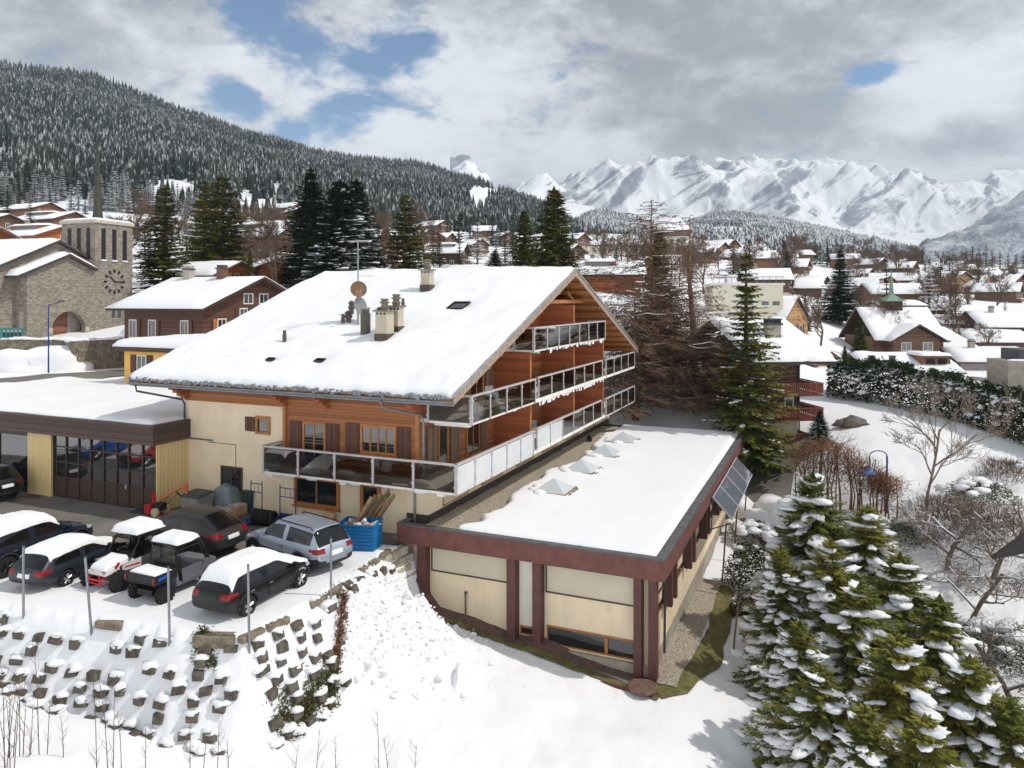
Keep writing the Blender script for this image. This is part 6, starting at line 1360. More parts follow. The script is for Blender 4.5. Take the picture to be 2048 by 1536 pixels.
# tall bare stems at the lower left, rising from below the picture
r_ = random.Random(21)
for k, (px, yt, lab) in enumerate([(12, 1330, 'dense tuft of tall dry stems at the left border'), (40, 1350, 'leaning dry stems just right of the left border tuft'), (80, 1300, 'single branched dry stem right of the border tuft'), (92, 1400, 'short dry stem by the log pile'), (130, 1430, 'short forked dry stem above the log pile'), (197, 1350, 'tall double stem with side twigs, left of the pair'), (222, 1365, 'tall dry stem beside the double one'), (246, 1440, 'low dry stem right of the tall pair'), (290, 1450, 'dry stem standing alone before the heap'),
                               (380, 1440, 'thin dry stem left of the middle tuft'), (402, 1470, 'short dry stem in the middle tuft'), (432, 1440, 'tall thin dry stem of the middle tuft'), (458, 1480, 'short thin stem right of the middle tuft'), (585, 1490, 'very short dry stem at the lower border'), (625, 1460, 'curved dry stem at the lower border'), (672, 1470, 'thin dry stem at the lower border left of the tuft'), (760, 1420, 'tallest stem of the lower right tuft'), (785, 1475, 'forked stem of the lower right tuft'), (825, 1490, 'short stem of the lower right tuft')]):
    d = r_.uniform(16.5, 18.2); p = at_depth(px, yt, d); g = gz(p.x, p.y); h = p.z-g; o = thing('dry_stem', lab, 'stem', (p.x, p.y, g), 0, 'tall dry stems in the snow'); s_ = MB(); tw = MB()
    for q in range(7 if k < 2 else (2 if k in (5,) else 1)):
        x0, y0 = (r_.gauss(0, .25), r_.gauss(0, .25)) if q else (0, 0); hh = h*(1 if q == 0 else r_.uniform(.6, 1)); lx = r_.gauss(0, .06)*hh
        P_s = [Vector((x0, y0, -.1)), Vector((x0+lx*.3, y0, hh*.4)), Vector((x0+lx*.6, y0+.02, hh*.75)), Vector((x0+lx, y0, hh))]; s_.tube(P_s, [.014, .011, .008, .004], 5)
        for m_ in range(9): f = r_.uniform(.3, .97)*3; i = int(f); c = P_s[i].lerp(P_s[min(3, i+1)], f-i); a = r_.uniform(0, 6.28); l = r_.uniform(.08, .3); tw.tube([c, c+Vector((math.cos(a)*l*.6, math.sin(a)*l*.3, l*.7)), c+Vector((math.cos(a)*l*.8, math.sin(a)*l*.4, l*1.3))], [.005, .004, .0025], 3)
    s_.build('stalk', TWIG2, o); tw.build('twigs', TWIG2, o)
# firewood under snow at the lower left corner
p = at_depth(70, 1522, 17.2); o = thing('log_pile', 'pile of split firewood under a ragged snow cover in the lower left corner', 'firewood', (p.x-.4, p.y, gz(p.x, p.y)), .25); lg = MB(); r_ = random.Random(2)
for row in range(3):
    for k in range(14): lg.tube([(-1.3+.19*k+r_.uniform(-.03, .03), -.35, .1+.2*row), (-1.3+.19*k, .5, .12+.2*row+r_.uniform(0, .04))], r_.uniform(.08, .11), 7)
lg.build('logs', mat('split_log', (132, 108, 84), .9, .35, 6), o); snow_sheet('snow', o, -1.45, 1.4, -.2, .7, lambda X, Y: X*0+.62, .3, 26, 12, .3, 4, .12, SNOW_SMALL)
# ================= village =================
BRN = planks('chalet_brown', (104, 78, 60), .2); BRN2 = planks('chalet_red_brown', (126, 88, 66), .2); ORW = planks('chalet_orange', (172, 104, 52), .2); DKW = planks('chalet_dark', (74, 56, 48), .2); PAL = planks('chalet_pale', (176, 136, 96), .2)
CREAM = mat('cream_render', (206, 198, 178), .9, .06); YEL = mat('yellow_render', (226, 178, 96), .9, .06); GREYR = mat('grey_render', (160, 154, 144), .9, .08)
WHF = mat('white_frame', (212, 206, 196), .7, .05)
def house(label, px, py, d, rz, L, Wd, hw, rise, low, up, split=.4, over=.9, snow=.42, wg=(2, 2), we=3, balc=1, chim=1, dormer=None, name='chalet', cat='chalet', group=None, fm=None, left=False):
    """gabled house: the tip of its +x gable shows at (px, py) at depth d"""
    a = R(rz); P = at_depth(px, py, d); ca, sa = math.cos(a), math.sin(a); ex = L/2+over
    z0 = P.z-hw-rise-.6; o = thing(name, label, cat, (P.x-ca*ex, P.y-sa*ex, z0), a, group)
    hs = hw*split; x0, x1, y0, y1 = -L/2, L/2, -Wd/2, Wd/2; fm = fm or WHF
    MB().box(x0, x1, y0, y1, -5, hs).build('wall', low, o)
    m = MB().box(x0-.04, x1+.04, y0-.04, y1+.04, hs+.002, hw)
    sl = rise/(Wd/2+over); zt = lambda y: hw+rise-abs(y)*sl
    m.prism([(y0-.04, hw+.001), (y1+.04, hw+.001), (y1+.04, zt(y1)-.02), (0, zt(0)-.03), (y0-.04, zt(y0)-.02)], x0-.04, x1+.04, 0, TX); m.build('timber_wall', up, o)
    ye = Wd/2+over
    P2 = [(-ye, zt(ye)), (0, zt(0)), (ye, zt(ye)), (ye, zt(ye)+.22), (0, zt(0)+.22), (-ye, zt(ye)+.22)]
    rf = MB().prism(P2, -ex, ex, 0, TX).build('roof', DKW if up is not ORW else BRN2, o)
    k = max(6, int(L*1.1)); kk = max(6, int(Wd*.7)); sd = px*.37+py
    snow_sheet('snow', rf, -ex-.04, ex+.04, -ye-.08, 0, lambda X, Y: hw+rise+.22+Y*sl, snow, k, kk, .5, sd, .06); snow_sheet('snow', rf, -ex-.04, ex+.04, 0, ye+.08, lambda X, Y: hw+rise+.22-Y*sl, snow, k, kk, .5, sd+5, .06)
    def win(T, c, z, w=.9, h=1.1):
        f = MB().box(c-w/2, c+w/2, 0, .06, z, z+h, 0, T).box(c-w/2+.1, c+w/2-.1, .061, .075, z+.1, z+h-.1, 1, T).box(c-.03, c+.03, .076, .09, z+.1, z+h-.1, 0, T)
        if rnd.random() < .6:
            for s in (-1, 1): f.box(c+s*(w/2+.22)-.2, c+s*(w/2+.22)+.2, 0.01, .05, z, z+h, 2, T)
        f.build('window', [fm, GLASS, SHUTTER], o)
    Tg = wall_T((x1+.042, 0, 0), (0, 1, 0), (1, 0, 0)); Te = wall_T((0, y0-.042, 0), (1, 0, 0), (0, -1, 0)); Tl = wall_T((x0-.042, 0, 0), (0, -1, 0), (-1, 0, 0))
    n, rows = wg
    for r in range(rows):
        z = .7+r*2.6
        if z+1.1 > hw+rise*.55: break
        nn = n if z+1.2 < hw else max(1, n-1)
        for q in range(nn): win(Tg, (q-(nn-1)/2)*Wd*.75/max(1, n), z)
        if left:
            for q in range(nn): win(Tl, (q-(nn-1)/2)*Wd*.75/max(1, n), z)
    for r in range(max(1, int((hw-.2)/2.6))):
        for q in range(we): win(Te, (q-(we-1)/2)*L*.8/max(1, we), .7+r*2.6)
    for q in range(balc):
        z = hs+.1+q*2.5; b = MB()
        if z > hw+rise*.5: break
        w = min(Wd*.92, Wd if z < hw-1 else Wd*.6); b.box(x1+.05, x1+1.0, -w/2, w/2, z-.12, z).box(x1+.95, x1+1.0, -w/2, w/2, z+.001, z+.9).box(x1+.05, x1+.94, -w/2, -w/2+.05, z+.001, z+.9).box(x1+.05, x1+.94, w/2-.05, w/2, z+.001, z+.9); b.build('balcony', up, o)
        MB().box(x1+.1, x1+1.03, -w/2, w/2, z+.901, z+.98).build('snow', SNOW_SMALL, o)
    for q in range(chim):
        x = (-.22+.45*q)*L; y = -Wd*.12; z = zt(y); c = MB().box(x-.32, x+.32, y-.32, y+.32, z-.2, z+1.35).box(x-.4, x+.4, y-.4, y+.4, z+1.351, z+1.46, 1).box(x-.3, x+.3, y-.3, y+.3, z+1.47, z+1.7, 0); c.build('chimney', [GREYR if q == 0 else BRN, DKGREY], rf)
    if dormer:
        for dx, dw in dormer:
            y = -Wd*.30; z = zt(y)+.2; h = .95; m = MB().box(dx-dw/2, dx+dw/2, y-.35, -.2, z-.2, z+h, 0).box(dx-dw/2+.15, dx+dw/2-.15, y-.37, y-.351, z+.2, z+h-.15, 1); q = m.build('dormer', [up, GLASS], rf)
            snow_sheet('snow', q, dx-dw/2-.3, dx+dw/2+.3, y-.7, 0, lambda X, Y: z+h+.02+(Y-y)*.1, .35, 8, 6, .3, dx, .04)
    return o
# upper left
house('dark brown gabled chalet cut by the left border above the church roof', 2, 447, 82, -20, 9, 11, 4.5, 3.2, YEL, ORW, .3, 1.4, we=2)
house('snow roofed chalet with red-brown gable, highest of the upper left group', 102, 402, 215, -22, 13, 11, 4.5, 2.4, GREYR, BRN2, .3, dormer=None)
house('wide chalet with brown dormer strip left of the church tower', 152, 420, 175, -22, 14, 10, 4.2, 2.2, CREAM, BRN2, .3, dormer=[(-1, 7)])
house('snowy double roofed chalet with long dormer behind the church nave', 132, 446, 128, -20, 9.5, 10, 3.8, 2.2, CREAM, ORW, .3, dormer=[(0, 6.5)])
house('small chalet with snow roof at the left border', 20, 424, 165, -20, 10, 10, 4, 2.2, GREYR, BRN, .3)
house('chalet with snowy roof hidden behind the church tower', 300, 442, 190, -24, 9, 9, 4, 2.6, GREYR, BRN2)
house('orange gabled chalet behind the brown chalet', 484, 516, 96, -23, 7.4, 8.4, 3.8, 2.0, ORW, ORW, .3, chim=0)
house('big brown chalet with snow roof and dark dormer between the tall spruces', 600, 436, 138, -18, 13, 13, 5.6, 3.6, GREYR, BRN, .35, dormer=[(-2, 8)], chim=1)
house('orange timber house with balconies behind the left end of the big roof', 572, 506, 100, -60, 6, 6.5, 4.5, 1.6, PAL, ORW, .2, balc=2)
house('brown chalet with steep snowy roof right of the aerial mast', 772, 452, 140, -15, 12, 12, 4.6, 3.6, BRN, BRN, .35)
house('white roofed half-hipped chalet with a row of dormer windows behind the ridge', 935, 483, 172, -10, 8.4, 9, 3.2, 2.6, CREAM, DKW, .3, dormer=[(0, 5.5)], we=4)
house('small snowy chalet on the slope above the dormer chalet', 905, 463, 265, -20, 9, 9, 4, 2.5, CREAM, BRN)
house('small roof with snow peeping over the ridge beside the flues', 985, 525, 130, -22, 7, 8, 3, 2, CREAM, BRN, chim=0)
# centre right beyond the larches
house('red-brown modern chalet with wide snowy roof and window strip right of the ridge', 1288, 517, 112, -6, 9.5, 10, 4.2, 2.2, BRN2, planks('rust_boards', (150, 82, 50), .2), .1, dormer=[(-.8, 4.2)], balc=0)
house('small dark gabled chalet above the long cream hotel', 1170, 464, 330, -40, 10, 10, 4, 3, CREAM, BRN)
house('white roofed chalet right of the small dark gable', 1228, 478, 345, -20, 12, 9, 4, 3, CREAM, BRN)
house('snowy chalet beside the tall hotel', 1405, 478, 340, -30, 10, 9, 4, 3, CREAM, BRN)
hz = thing('cream_hotel', 'long cream painted hotel with rows of small windows on the slope', 'hotel', tuple(at_depth(1225, 520, 345)), R(3))
MB().box(-14, 14, -5, 5, -4, 6.2).build('wall', CREAM, hz); rfx = MB().box(-14.6, 14.6, -5.6, 5.6, 6.21, 6.6).build('roof', DKW, hz); snow_sheet('snow', rfx, -14.6, 14.6, -5.6, 5.6, lambda X, Y: X*0+6.6, .7, 20, 8, .8, 3, .1)
for i in range(11):
    for z in (.6, 3.6): MB().box(-12.6+2.5*i, -11.4+2.5*i, -5.06, -5.002, z, z+1.6).build('window', GLASS, hz)
ht = thing('tall_hotel', 'tall pale hotel with stepped red-brown snowy roofs behind the larches', 'hotel', tuple(at_depth(1345, 515, 350)), R(-12))
MB().box(-8, 8, -6, 6, -4, 9.5).build('wall', CREAM, ht); MB().box(-8.1, 8.1, -6.1, 6.1, 9.51, 12.5).build('timber_wall', BRN2, ht)
q = MB().add([(-9, -7, 12.4), (9, -7, 12.4), (9, 7, 12.4), (-9, 7, 12.4), (-4, 0, 18), (4, 0, 18)], [(0, 1, 5, 4), (1, 2, 5), (2, 3, 4, 5), (3, 0, 4), (3, 2, 1, 0)]).build('roof', SNOW_ROOF, ht)
MB().box(-9, 9, -7, 7, 12.0, 12.39).build('eave', BRN2, q)
for i in range(5):
    for z in (.5, 3.6, 6.6, 9.8): MB().box(-7+3*i, -5.6+3*i, -6.16, -6.102, z, z+1.7).build('window', GLASS, ht)
# hillside chalets to the right
RIGHT = [('upper left chalet of the hillside pair, its gable turned right', 1451, 482, 285, -48, 12, 10, 5.5, 3.2, BRN2, BRN2), ('chalet with snow roof just behind the first hillside chalet', 1470, 476, 310, -48, 9, 9, 5, 3, CREAM, BRN2),
    ('chalet with four balcony rows on the hillside, middle of the group', 1522, 493, 262, -48, 12, 11, 6.0, 3.2, ORW, BRN2), ('narrow gabled chalet attached right of the balcony chalet', 1535, 496, 268, -50, 6, 7, 6, 2.6, CREAM, ORW), ('small roof above the balcony chalets', 1532, 487, 320, -20, 11, 8, 4, 2, CREAM, BRN),
    ('upper brown chalet right of the balcony group', 1600, 506, 262, -30, 11, 9, 4.5, 2.6, BRN2, BRN2), ('lower brown chalet with balcony rows below the upper one', 1620, 515, 236, -30, 12, 10, 5, 2.8, PAL, BRN2),
    ('chalet with long snowy roof behind the cream block', 1575, 545, 160, -25, 11, 9, 4, 2.8, CREAM, DKW), ('low chalet with eyebrow dormers in the middle of the village', 1640, 552, 165, -8, 10, 9, 4, 2.4, PAL, BRN), ('small brown hut left of the lone spruce', 1655, 548, 185, -40, 6, 6, 4, 2.2, CREAM, BRN),
    ('large snowy manor with wooden gable in the village centre', 1770, 551, 168, -55, 11, 11, 5.5, 3.6, CREAM, BRN), ('yellow gabled house behind the manor', 1780, 548, 195, -75, 9, 8, 4, 3, YEL, ORW), ('wide chalet with red balconies right of the manor', 1838, 563, 152, -6, 9.5, 9, 4.6, 2.2, CREAM, BRN2),
    ('white villa with arched entrance below the wide chalet', 1838, 598, 140, -6, 7, 6, 3, .8, CREAM, CREAM), ('long low snow roof left of the twin gables', 1835, 543, 225, -10, 14, 8, 3.5, 2.4, PAL, BRN), ('left gable of the twin gabled tan chalets', 1905, 540, 215, -70, 13, 13, 6.5, 4.0, PAL, PAL), ('right gable of the twin gabled tan chalets', 1932, 540, 216, -72, 12, 12, 6.5, 4.0, PAL, PAL),
    ('single tan chalet right of the twin gables', 1985, 548, 215, -66, 11, 11, 5, 3.4, PAL, ORW), ('tan chalet at the right border below the dark spruces', 2046, 546, 215, -60, 11, 10, 5, 3, PAL, BRN2), ('small chalet at the right border under the tan one', 2045, 562, 190, -40, 9, 9, 4, 2.4, GREYR, BRN),
    ('small brown barn with flat snowy roof in the fields', 1925, 590, 165, -8, 8, 7, 3.6, 1.6, BRN2, BRN2), ('tiny brown shed in front of the barn', 1921, 605, 150, -70, 5, 5, 2.6, 1.2, BRN2, BRN2), ('low snow covered house right of the barn', 1990, 606, 150, -6, 9, 8, 3.4, 1.8, CREAM, GREYR), ('dark chalet with two layered snowy roofs at the right border', 2075, 618, 128, -6, 10, 9, 5, 2.6, DKW, DKW),
    ('white bungalow with snow roof left of the dark chalet', 1972, 627, 135, -4, 8, 7, 3, 1.4, CREAM, CREAM), ('house with steep snowy roof beside the chapel house', 1912, 660, 112, -60, 6.5, 7, 3, 2.6, DKW, DKW), ('snowy garage roof at the right border behind the steep roof', 2040, 655, 112, -4, 8, 8, 3, 1.6, PAL, BRN), ('small house with two vents right of the chapel house', 1945, 653, 122, -8, 7, 7, 3, 1.8, CREAM, BRN),
    ('long low building with snow roof and strip windows near the street', 2060, 690, 97, -6, 9.5, 8, 3.0, 1.5, GREYR, mat('lilac_render', (168, 160, 156), .9)), ('tiny wooden hut with snow roof behind the apartment house', 1663, 695, 74, -55, 3, 3.2, 1.9, 1.2, BRN2, ORW), ('white roofed house with red shutters in the meadow', 1700, 566, 205, -10, 10, 8, 4, 2.2, CREAM, BRN2), ('chalet half hidden right of the manor spruce', 1745, 535, 260, -50, 9, 8, 4, 2.6, CREAM, BRN),
    ('grey roofed chalet right of the lone spruce', 1722, 572, 178, -40, 8, 8, 4, 2.4, PAL, BRN), ('snowy roof behind the larches near the cream block', 1470, 585, 130, -8, 12, 9, 4, 2.4, CREAM, BRN), ('low snow covered roof behind the larches', 1420, 548, 190, -10, 14, 9, 4, 2.2, CREAM, BRN2), ('large snow covered roof between the larches and the green spruce', 1455, 640, 80, -4, 8, 10, 3, 2.4, CREAM, BRN)]
for i, (lab, px, py, d, rz, L, Wd, hw, ri, lo, up) in enumerate(RIGHT): house(lab, px, py, d, rz, L, Wd, hw, ri, lo, up, .35, snow=.5 if d > 150 else .42, wg=(3 if Wd > 9 else 2, 3), balc=2 if hw > 4.3 else (1 if hw > 3.3 else 0), we=3 if L > 8 else 2, chim=1 if L > 5 else 0)
# smaller chalets filling the village: copies of a few of those above
r_ = random.Random(41); protos = [q for q in COL.objects if q.get('category') == 'chalet' and q.get('label') in ('upper brown chalet right of the balcony group', 'small chalet at the right border under the tan one', 'chalet half hidden right of the manor spruce', 'grey roofed chalet right of the lone spruce')]
placed = [q.location.copy() for q in COL.objects if q.get('category') in ('chalet', 'house', 'hotel')]
cnt = 0
while cnt < 34:
    d = r_.uniform(140, 330); px = r_.uniform(1400, 2060) if r_.random() < .8 else r_.uniform(560, 1150); p = at_depth(px, 0, d)
    if any((p.xy-q.xy).length < 15 for q in placed): continue
    c = copy_tree(protos[cnt % len(protos)]); c.location = (p.x, p.y, gz(p.x, p.y)-.4); c.rotation_euler = (0, 0, R(r_.uniform(-75, 5))); k = r_.uniform(.8, 1.05); c.scale = (k, k, k); placed.append(p)
    c['label'] = 'small brown chalet with snow roof among the crowded village houses'; c['group'] = 'small chalets filling the village'; cnt += 1
# brown chalet with yellow base next to the church
bc = house('dark brown chalet with yellow base and snowy roof beside the church', 529, 544, 61, -23, 8.2, 11.2, 4.2, 2.55, YEL, TIMBER_DK, .33, 1.0, wg=(3, 3), we=3, balc=0, chim=2)
Tb = wall_T((0, -5.645, 0), (1, 0, 0), (0, -1, 0)); Tb2 = wall_T((4.145, 0, 0), (0, 1, 0), (1, 0, 0))
for a in (-3.6, -1.5, 1.9): window(bc, Tb, a, a+.85, 2.0, 3.5, WHF, 2, 1, 'window', .09); shutter(bc, Tb, a+.88, a+1.25, 2.0, 3.5)
for a in (-4.2, -1.2): window(bc, Tb2, a, a+.95, 2.1, 3.6, WHF, 2, 1, 'window', .09); shutter(bc, Tb2, a-.45, a-.03, 2.1, 3.6, WOOD)
for a in (-1.4, .4): window(bc, Tb2, a, a+1.1, 4.7, 5.6, WHF, 2, 1, 'window', .09)
ext = thing('flat_roof_shop', 'low yellow building with thick rounded snow on its flat roof before the brown chalet', 'house', tuple(at_depth(345, 745, 50.5)), -ANG)
MB().box(-2.4, 4, -1.8, 5, -3, 1.55).build('wall', YEL, ext); rr_ = MB().box(-2.9, 4.4, -2.3, 5.4, 1.551, 1.85).build('roof', DKW, ext); snow_sheet('snow', rr_, -2.95, 4.4, -2.35, 5.4, lambda X, Y: X*0+1.85, .55, 30, 30, 1.2, 3, .05)
Tq = wall_T((0, -1.803, 0), (1, 0, 0), (0, -1, 0)); window(ext, Tq, -1.2, -.3, .1, 1.3, WHF, 2, 1); shutter(ext, Tq, -1.75, -1.24, .1, 1.3); shutter(ext, Tq, -.26, .25, .1, 1.3)
# ================= church =================
TW = at_depth(190, 668, 75)
va = Vector((-4.1, 1.5, 0)).normalized()                      # along the front (to the left)
angc = math.atan2(-va.y, -va.x)                                # local +x to the right along the front, local +y away
ch = thing('stone_church', 'grey stone church with square clock tower, thin dark spire and arched porch', 'church', (TW.x, TW.y, TW.z), angc)
tw = MB().box(-4.6, 0, 0, 4.6, -3, 11.3); tower = tw.build('tower', STONE, ch)
MB().box(-4.75, .15, -.15, 4.75, 11.301, 11.62).build('cornice', mat('cut_stone', (178, 170, 156), .85, .1), tower)
snow_sheet('snow', tower, -4.7, .1, -.1, 4.7, lambda X, Y: X*0+11.62, .25, 14, 14, .5, 2, .04)
for i in range(3):
    x = -3.75+1.3*i; MB().box(x, x+.5, -.03, .02, 7.6, 10.8).build('belfry_opening', BLACK, tower); MB().box(-.02, .03, .75+1.3*i, 1.25+1.3*i, 7.6, 10.8).build('belfry_opening', BLACK, tower); MB().box(-.02, .12, .7+1.3*i, 1.3+1.3*i, 7.45, 7.599).build('snow', SNOW_SMALL, tower)
# clock: ring of hour marks and two hands on the right face
Tc = wall_T((.002, 2.3, 5.35), (0, 1, 0), (1, 0, 0)); c = MB()
for k in range(12):
    a = math.pi/6*k; c.cbox((math.sin(a)*1.1, .05, math.cos(a)*1.1), (.2, .06, .34), (0, a, 0), 0, Tc)
c.tube([(0, .06, 0), (.85, .06, -.02)], .055, 4, 0, Tc).tube([(0, .06, 0), (-.55, .06, .55)], .07, 4, 0, Tc); c.build('clock', BLACK, tower)
for z0, z1, y in ((1.6, 2.4, 2.0), (1.6, 2.4, 2.7), (-.1, .4, 2.0), (-.1, .4, 2.7)): MB().box(.0, .03, y, y+.42, z0, z1).build('window', GLASS, tower)
sp = MB().tube([(-2.3, 2.3, 11.6), (-2.3, 2.3, 13), (-2.3, 2.3, 20.3)], [.55, .42, .05], 8); sp.build('spire', mat('dark_copper', (58, 58, 50), .7, .2, 2), ch)
# porch gable and nave gable both look to the right (+x); their snowy slopes face the camera
TYZ = Matrix(((0, 1, 0, 0), (1, 0, 0, 0), (0, 0, 1, 0), (0, 0, 0, 1)))      # profile in y,z extruded along x
yc, rad_, zc, PX = -2.9, 1.8, .55, -1.4; n = 14
ring = [(-7.2, -3), (-7.2, 6.0), (-3.1, 7.75), (-.02, 6.4), (-.02, -3), (yc+rad_, -3), (yc+rad_, zc)]+[(yc+rad_*math.cos(a), zc+rad_*math.sin(a)) for a in np.linspace(0, math.pi, n)[1:-1]]+[(yc-rad_, zc), (yc-rad_, -3)]
MB().prism(ring, -.55, 0, 0, TYZ).box(PX, -.551, -7.2, -6.6, -3, 6.0).build('porch', STONE, ch)
am = MB()
for k in range(15):
    a = math.pi*k/14; T = Matrix.Translation((.01, yc, zc)) @ Matrix.Rotation(-a, 4, 'X'); am.cbox((0, rad_+.18, 0), (.14, .40, .46), (0, 0, 0), 0, T)
for s in (-1, 1): am.box(-.06, .08, yc+s*(rad_+.18)-.2, yc+s*(rad_+.18)+.2, -.4, zc-.2)
am.build('arch_surround', mat('cut_stone', (178, 170, 156)), ch)
MB().box(-1.2, -1.1, yc-rad_, yc+.7, -.4, 2.4).build('door', BRN2, ch); MB().box(-1.25, -1.21, yc-2.2, yc+2.2, -.4, 2.6).build('porch_back', GREYR, ch); MB().box(-1.2, .3, yc-2.4, yc+2.4, -.6, -.401).build('porch_floor', CONCRETE, ch)
MB().box(-.95, -.45, -7.23, -7.19, -.3, 2.4).build('side_door', GREYR, ch)
def gable_roof(par, x0, x1, ye, ze_, yr, zr_, yf, zf_, sd):
    q = MB().prism([(ye, ze_-.25), (yr, zr_-.25), (yf, zf_-.25), (yf, zf_), (yr, zr_), (ye, ze_)], x0, x1, 0, TYZ).build('roof', TILE, par)
    snow_sheet('snow', q, x0, x1-.08, ye-.05, yr, lambda X, Y: ze_+(Y-ye)*(zr_-ze_)/(yr-ye)+.002, .38, max(6, int((x1-x0)*1.5)), 16, .45, sd, .05); snow_sheet('snow', q, x0, x1-.08, yr, yf, lambda X, Y: zr_+(Y-yr)*(zf_-zr_)/(yf-yr)+.002, .3, max(6, int(x1-x0)), 8, .4, sd+2, .05)
gable_roof(ch, PX+.01, .45, -8.3, 5.7, -3.1, 7.95, -.03, 6.62, 1)
MB().prism([(-9.0, -3), (-9.0, 6.5), (-3.1, 9.1), (-.03, 7.8), (-.03, -3)], -26, PX-.02, 0, TYZ).build('nave_wall', STONE, ch)
gable_roof(ch, -26, PX+.55, -9.6, 6.4, -3.1, 9.35, 3.5, 6.3, 7)
for x in (-3.6, -4.5, -9, -9.9, -15, -15.9): MB().box(x-.0, x+.6, -9.04, -8.98, .4, 1.7).build('window', GLASS, ch)
MB().tube([(-2.0, -9.12, 6.1), (-2.0, -9.1, -1)], .08, 6).build('downpipe', DKGREY, ch)
for k in range(6): MB().box(.3+.35*k, .65+.35*k, yc-2.6, yc+2.8, -3, -.45-.17*k).build('step', mat('stone_step', (168, 158, 142), .9, .15, 2), ch)
# terrace wall in front of the church
def wall_run(label, pts, top, bot, th=1.4, name='terrace_wall', m=None, capm=True):
    o = thing(name, label, 'wall', (pts[0].x, pts[0].y, 0)); m_ = MB(); s_ = MB(); b0 = pts[0]
    for a, b in zip(pts[:-1], pts[1:]):
        t = (b-a); t.z = 0; L = t.length; t.normalize(); T = Matrix.Translation((a.x-b0.x, a.y-b0.y, 0)) @ Matrix.Rotation(math.atan2(t.y, t.x), 4, 'Z')
        m_.box(0, L, 0, th, bot, top, 0, T)
        for k in range(int(L/.5)): s_.blob((.25+.5*k, th*.5, top+.02), (.36, th*.5, .16+.06*math.sin(k)), 0, k, .25, 2, T)
    m_.build('masonry', m or STONE_WALL, o)
    if capm: s_.build('snow', SNOW_SMALL, o, smooth=True)
w1 = [at_depth(-220, 700, 66), at_depth(100, 700, 62)]; w2 = [at_depth(103, 700, 60), at_depth(142, 700, 57.5), at_depth(322, 700, 63)]
wall_run('long rough stone terrace wall below the church, left part', w1, 6.35, 1.5); wall_run('rough stone terrace wall below the clock tower, right part', w2, 6.5, 1.5)
wall_run('low stone wall behind the street by the brown chalet', [at_depth(262, 700, 72), at_depth(312, 700, 70)], 6.9, 4)
# banner with portraits is left as a plain teal board with pale figures
o = thing('poster_board', 'teal poster board with pale round figures above the terrace wall', 'poster', tuple(at_depth(24, 678, 63.5)), R(8))
MB().box(-.95, .95, -.02, .02, .1, .95).build('panel', mat('teal_poster', (44, 120, 118), .6), o); m = MB()
for k in range(5): m.cbox((-.6+.31*k, -.03, .38), (.2, .012, .36), (0, 0, 0), 1).lathe([(.001, -.03), (.09, -.028), (.09, -.022), (.001, -.021)], 12, 0, Matrix.Translation((-.6+.31*k, 0, .68)) @ Matrix.Rotation(R(90), 4, 'X') @ Matrix.Translation((0, 0, .05)))
m.build('figures', [mat('pale_skin', (196, 160, 140), .7), mat('dark_suit', (40, 46, 56), .7)], o)
for s in (-.9, .9): MB().tube([(s, .03, -.6), (s, .03, .95)], .03, 5).build('leg', GALV, o)
# snow banks by the street
def bank(label, px, py, d, w, l, h, sd):
    p = at_depth(px, py, d); m = MB(); m.blob((0, 0, 0), (w, l, h), 0, sd, .35, 3); tag(m.build('snow_bank', SNOW, None, (p.x, p.y, gz(p.x, p.y)-.1), 0, True), label, 'snow bank')
bank('big ploughed snow bank at the foot of the terrace wall', 75, 762, 58, 3.8, 1.6, 1.9, 3); bank('snow mound beside the church steps', 282, 660, 73, 1.6, 1.2, 1.1, 5); bank('rough snow bank between the driveway and the beech hedge', 1565, 950, 44, 1.2, 2.0, .9, 8); bank('long snow bank between the annex and the driveway', 1500, 985, 45, 1.1, 3.6, .9, 10); bank('snow mound on the street by the long low building', 1905, 735, 80, 1.8, 1, .6, 12)
# street lamps
def lamp(label, px, pb, pt, d, m, arm, kind):
    p = at_depth(px, pb, d); h = (pb-pt)/F*d; o = thing('street_lamp', label, 'street lamp', tuple(p), 0)
    if kind == 0:
        MB().tube([(0, 0, -1), (0, 0, h*.5), (0, 0, h)], [.07, .05, .04], 8).build('pole', m, o); MB().tube([(0, 0, h-.02), (arm*.5, 0, h+.12), (arm, 0, h+.25)], .03, 6).build('arm', m, o); MB().cbox((arm*1.15, 0, h+.28), (.5, .18, .1), (0, -.12, 0)).build('lamp_head', DKGREY, o, bevel=.03)
    else:
        MB().tube([(0, 0, -1), (0, 0, h)], .05, 8).build('pole', m, o); pts = [(-arm*.5+arm*.5*math.cos(a), 0, h+abs(arm)*.25*math.sin(a)*1.2) for a in np.linspace(0, math.pi, 10)]
        MB().tube(pts+[(-arm, 0, h-.45)], .03, 6).build('arm', m, o); MB().lathe([(.04, .3), (.07, .05), (.12, -.05), (.36, -.2), (.38, -.24), (.02, -.22)], 14, 0, Matrix.Translation((-arm, 0, h-.7))).build('lamp_shade', mat('lamp_blue', (86, 112, 168), .5), o)
lamp('dark slender street lamp in front of the church porch', 97, 768, 610, 56, BLUE_STEEL, .85, 0); lamp('blue curved street lamp with bell shade before the beech hedge', 1774, 990, 912, 40, BLUE_STEEL, .95, 1)
o = thing('park_bench', 'snowy wooden bench on the slope beside the church tower', 'bench', tuple(at_depth(287, 653, 79)), R(10))
MB().box(-.9, .9, -.25, .2, .42, .48).build('seat', DKW, o); MB().box(-.9, .9, .2, .25, .6, .95).build('backrest', DKW, o)
for s in (-.7, .7): MB().box(s-.05, s+.05, -.2, .2, -.3, .419).build('leg', DKW, o)
MB().box(-.9, .9, -.26, .19, .481, .56).build('snow', SNOW_SMALL, o)
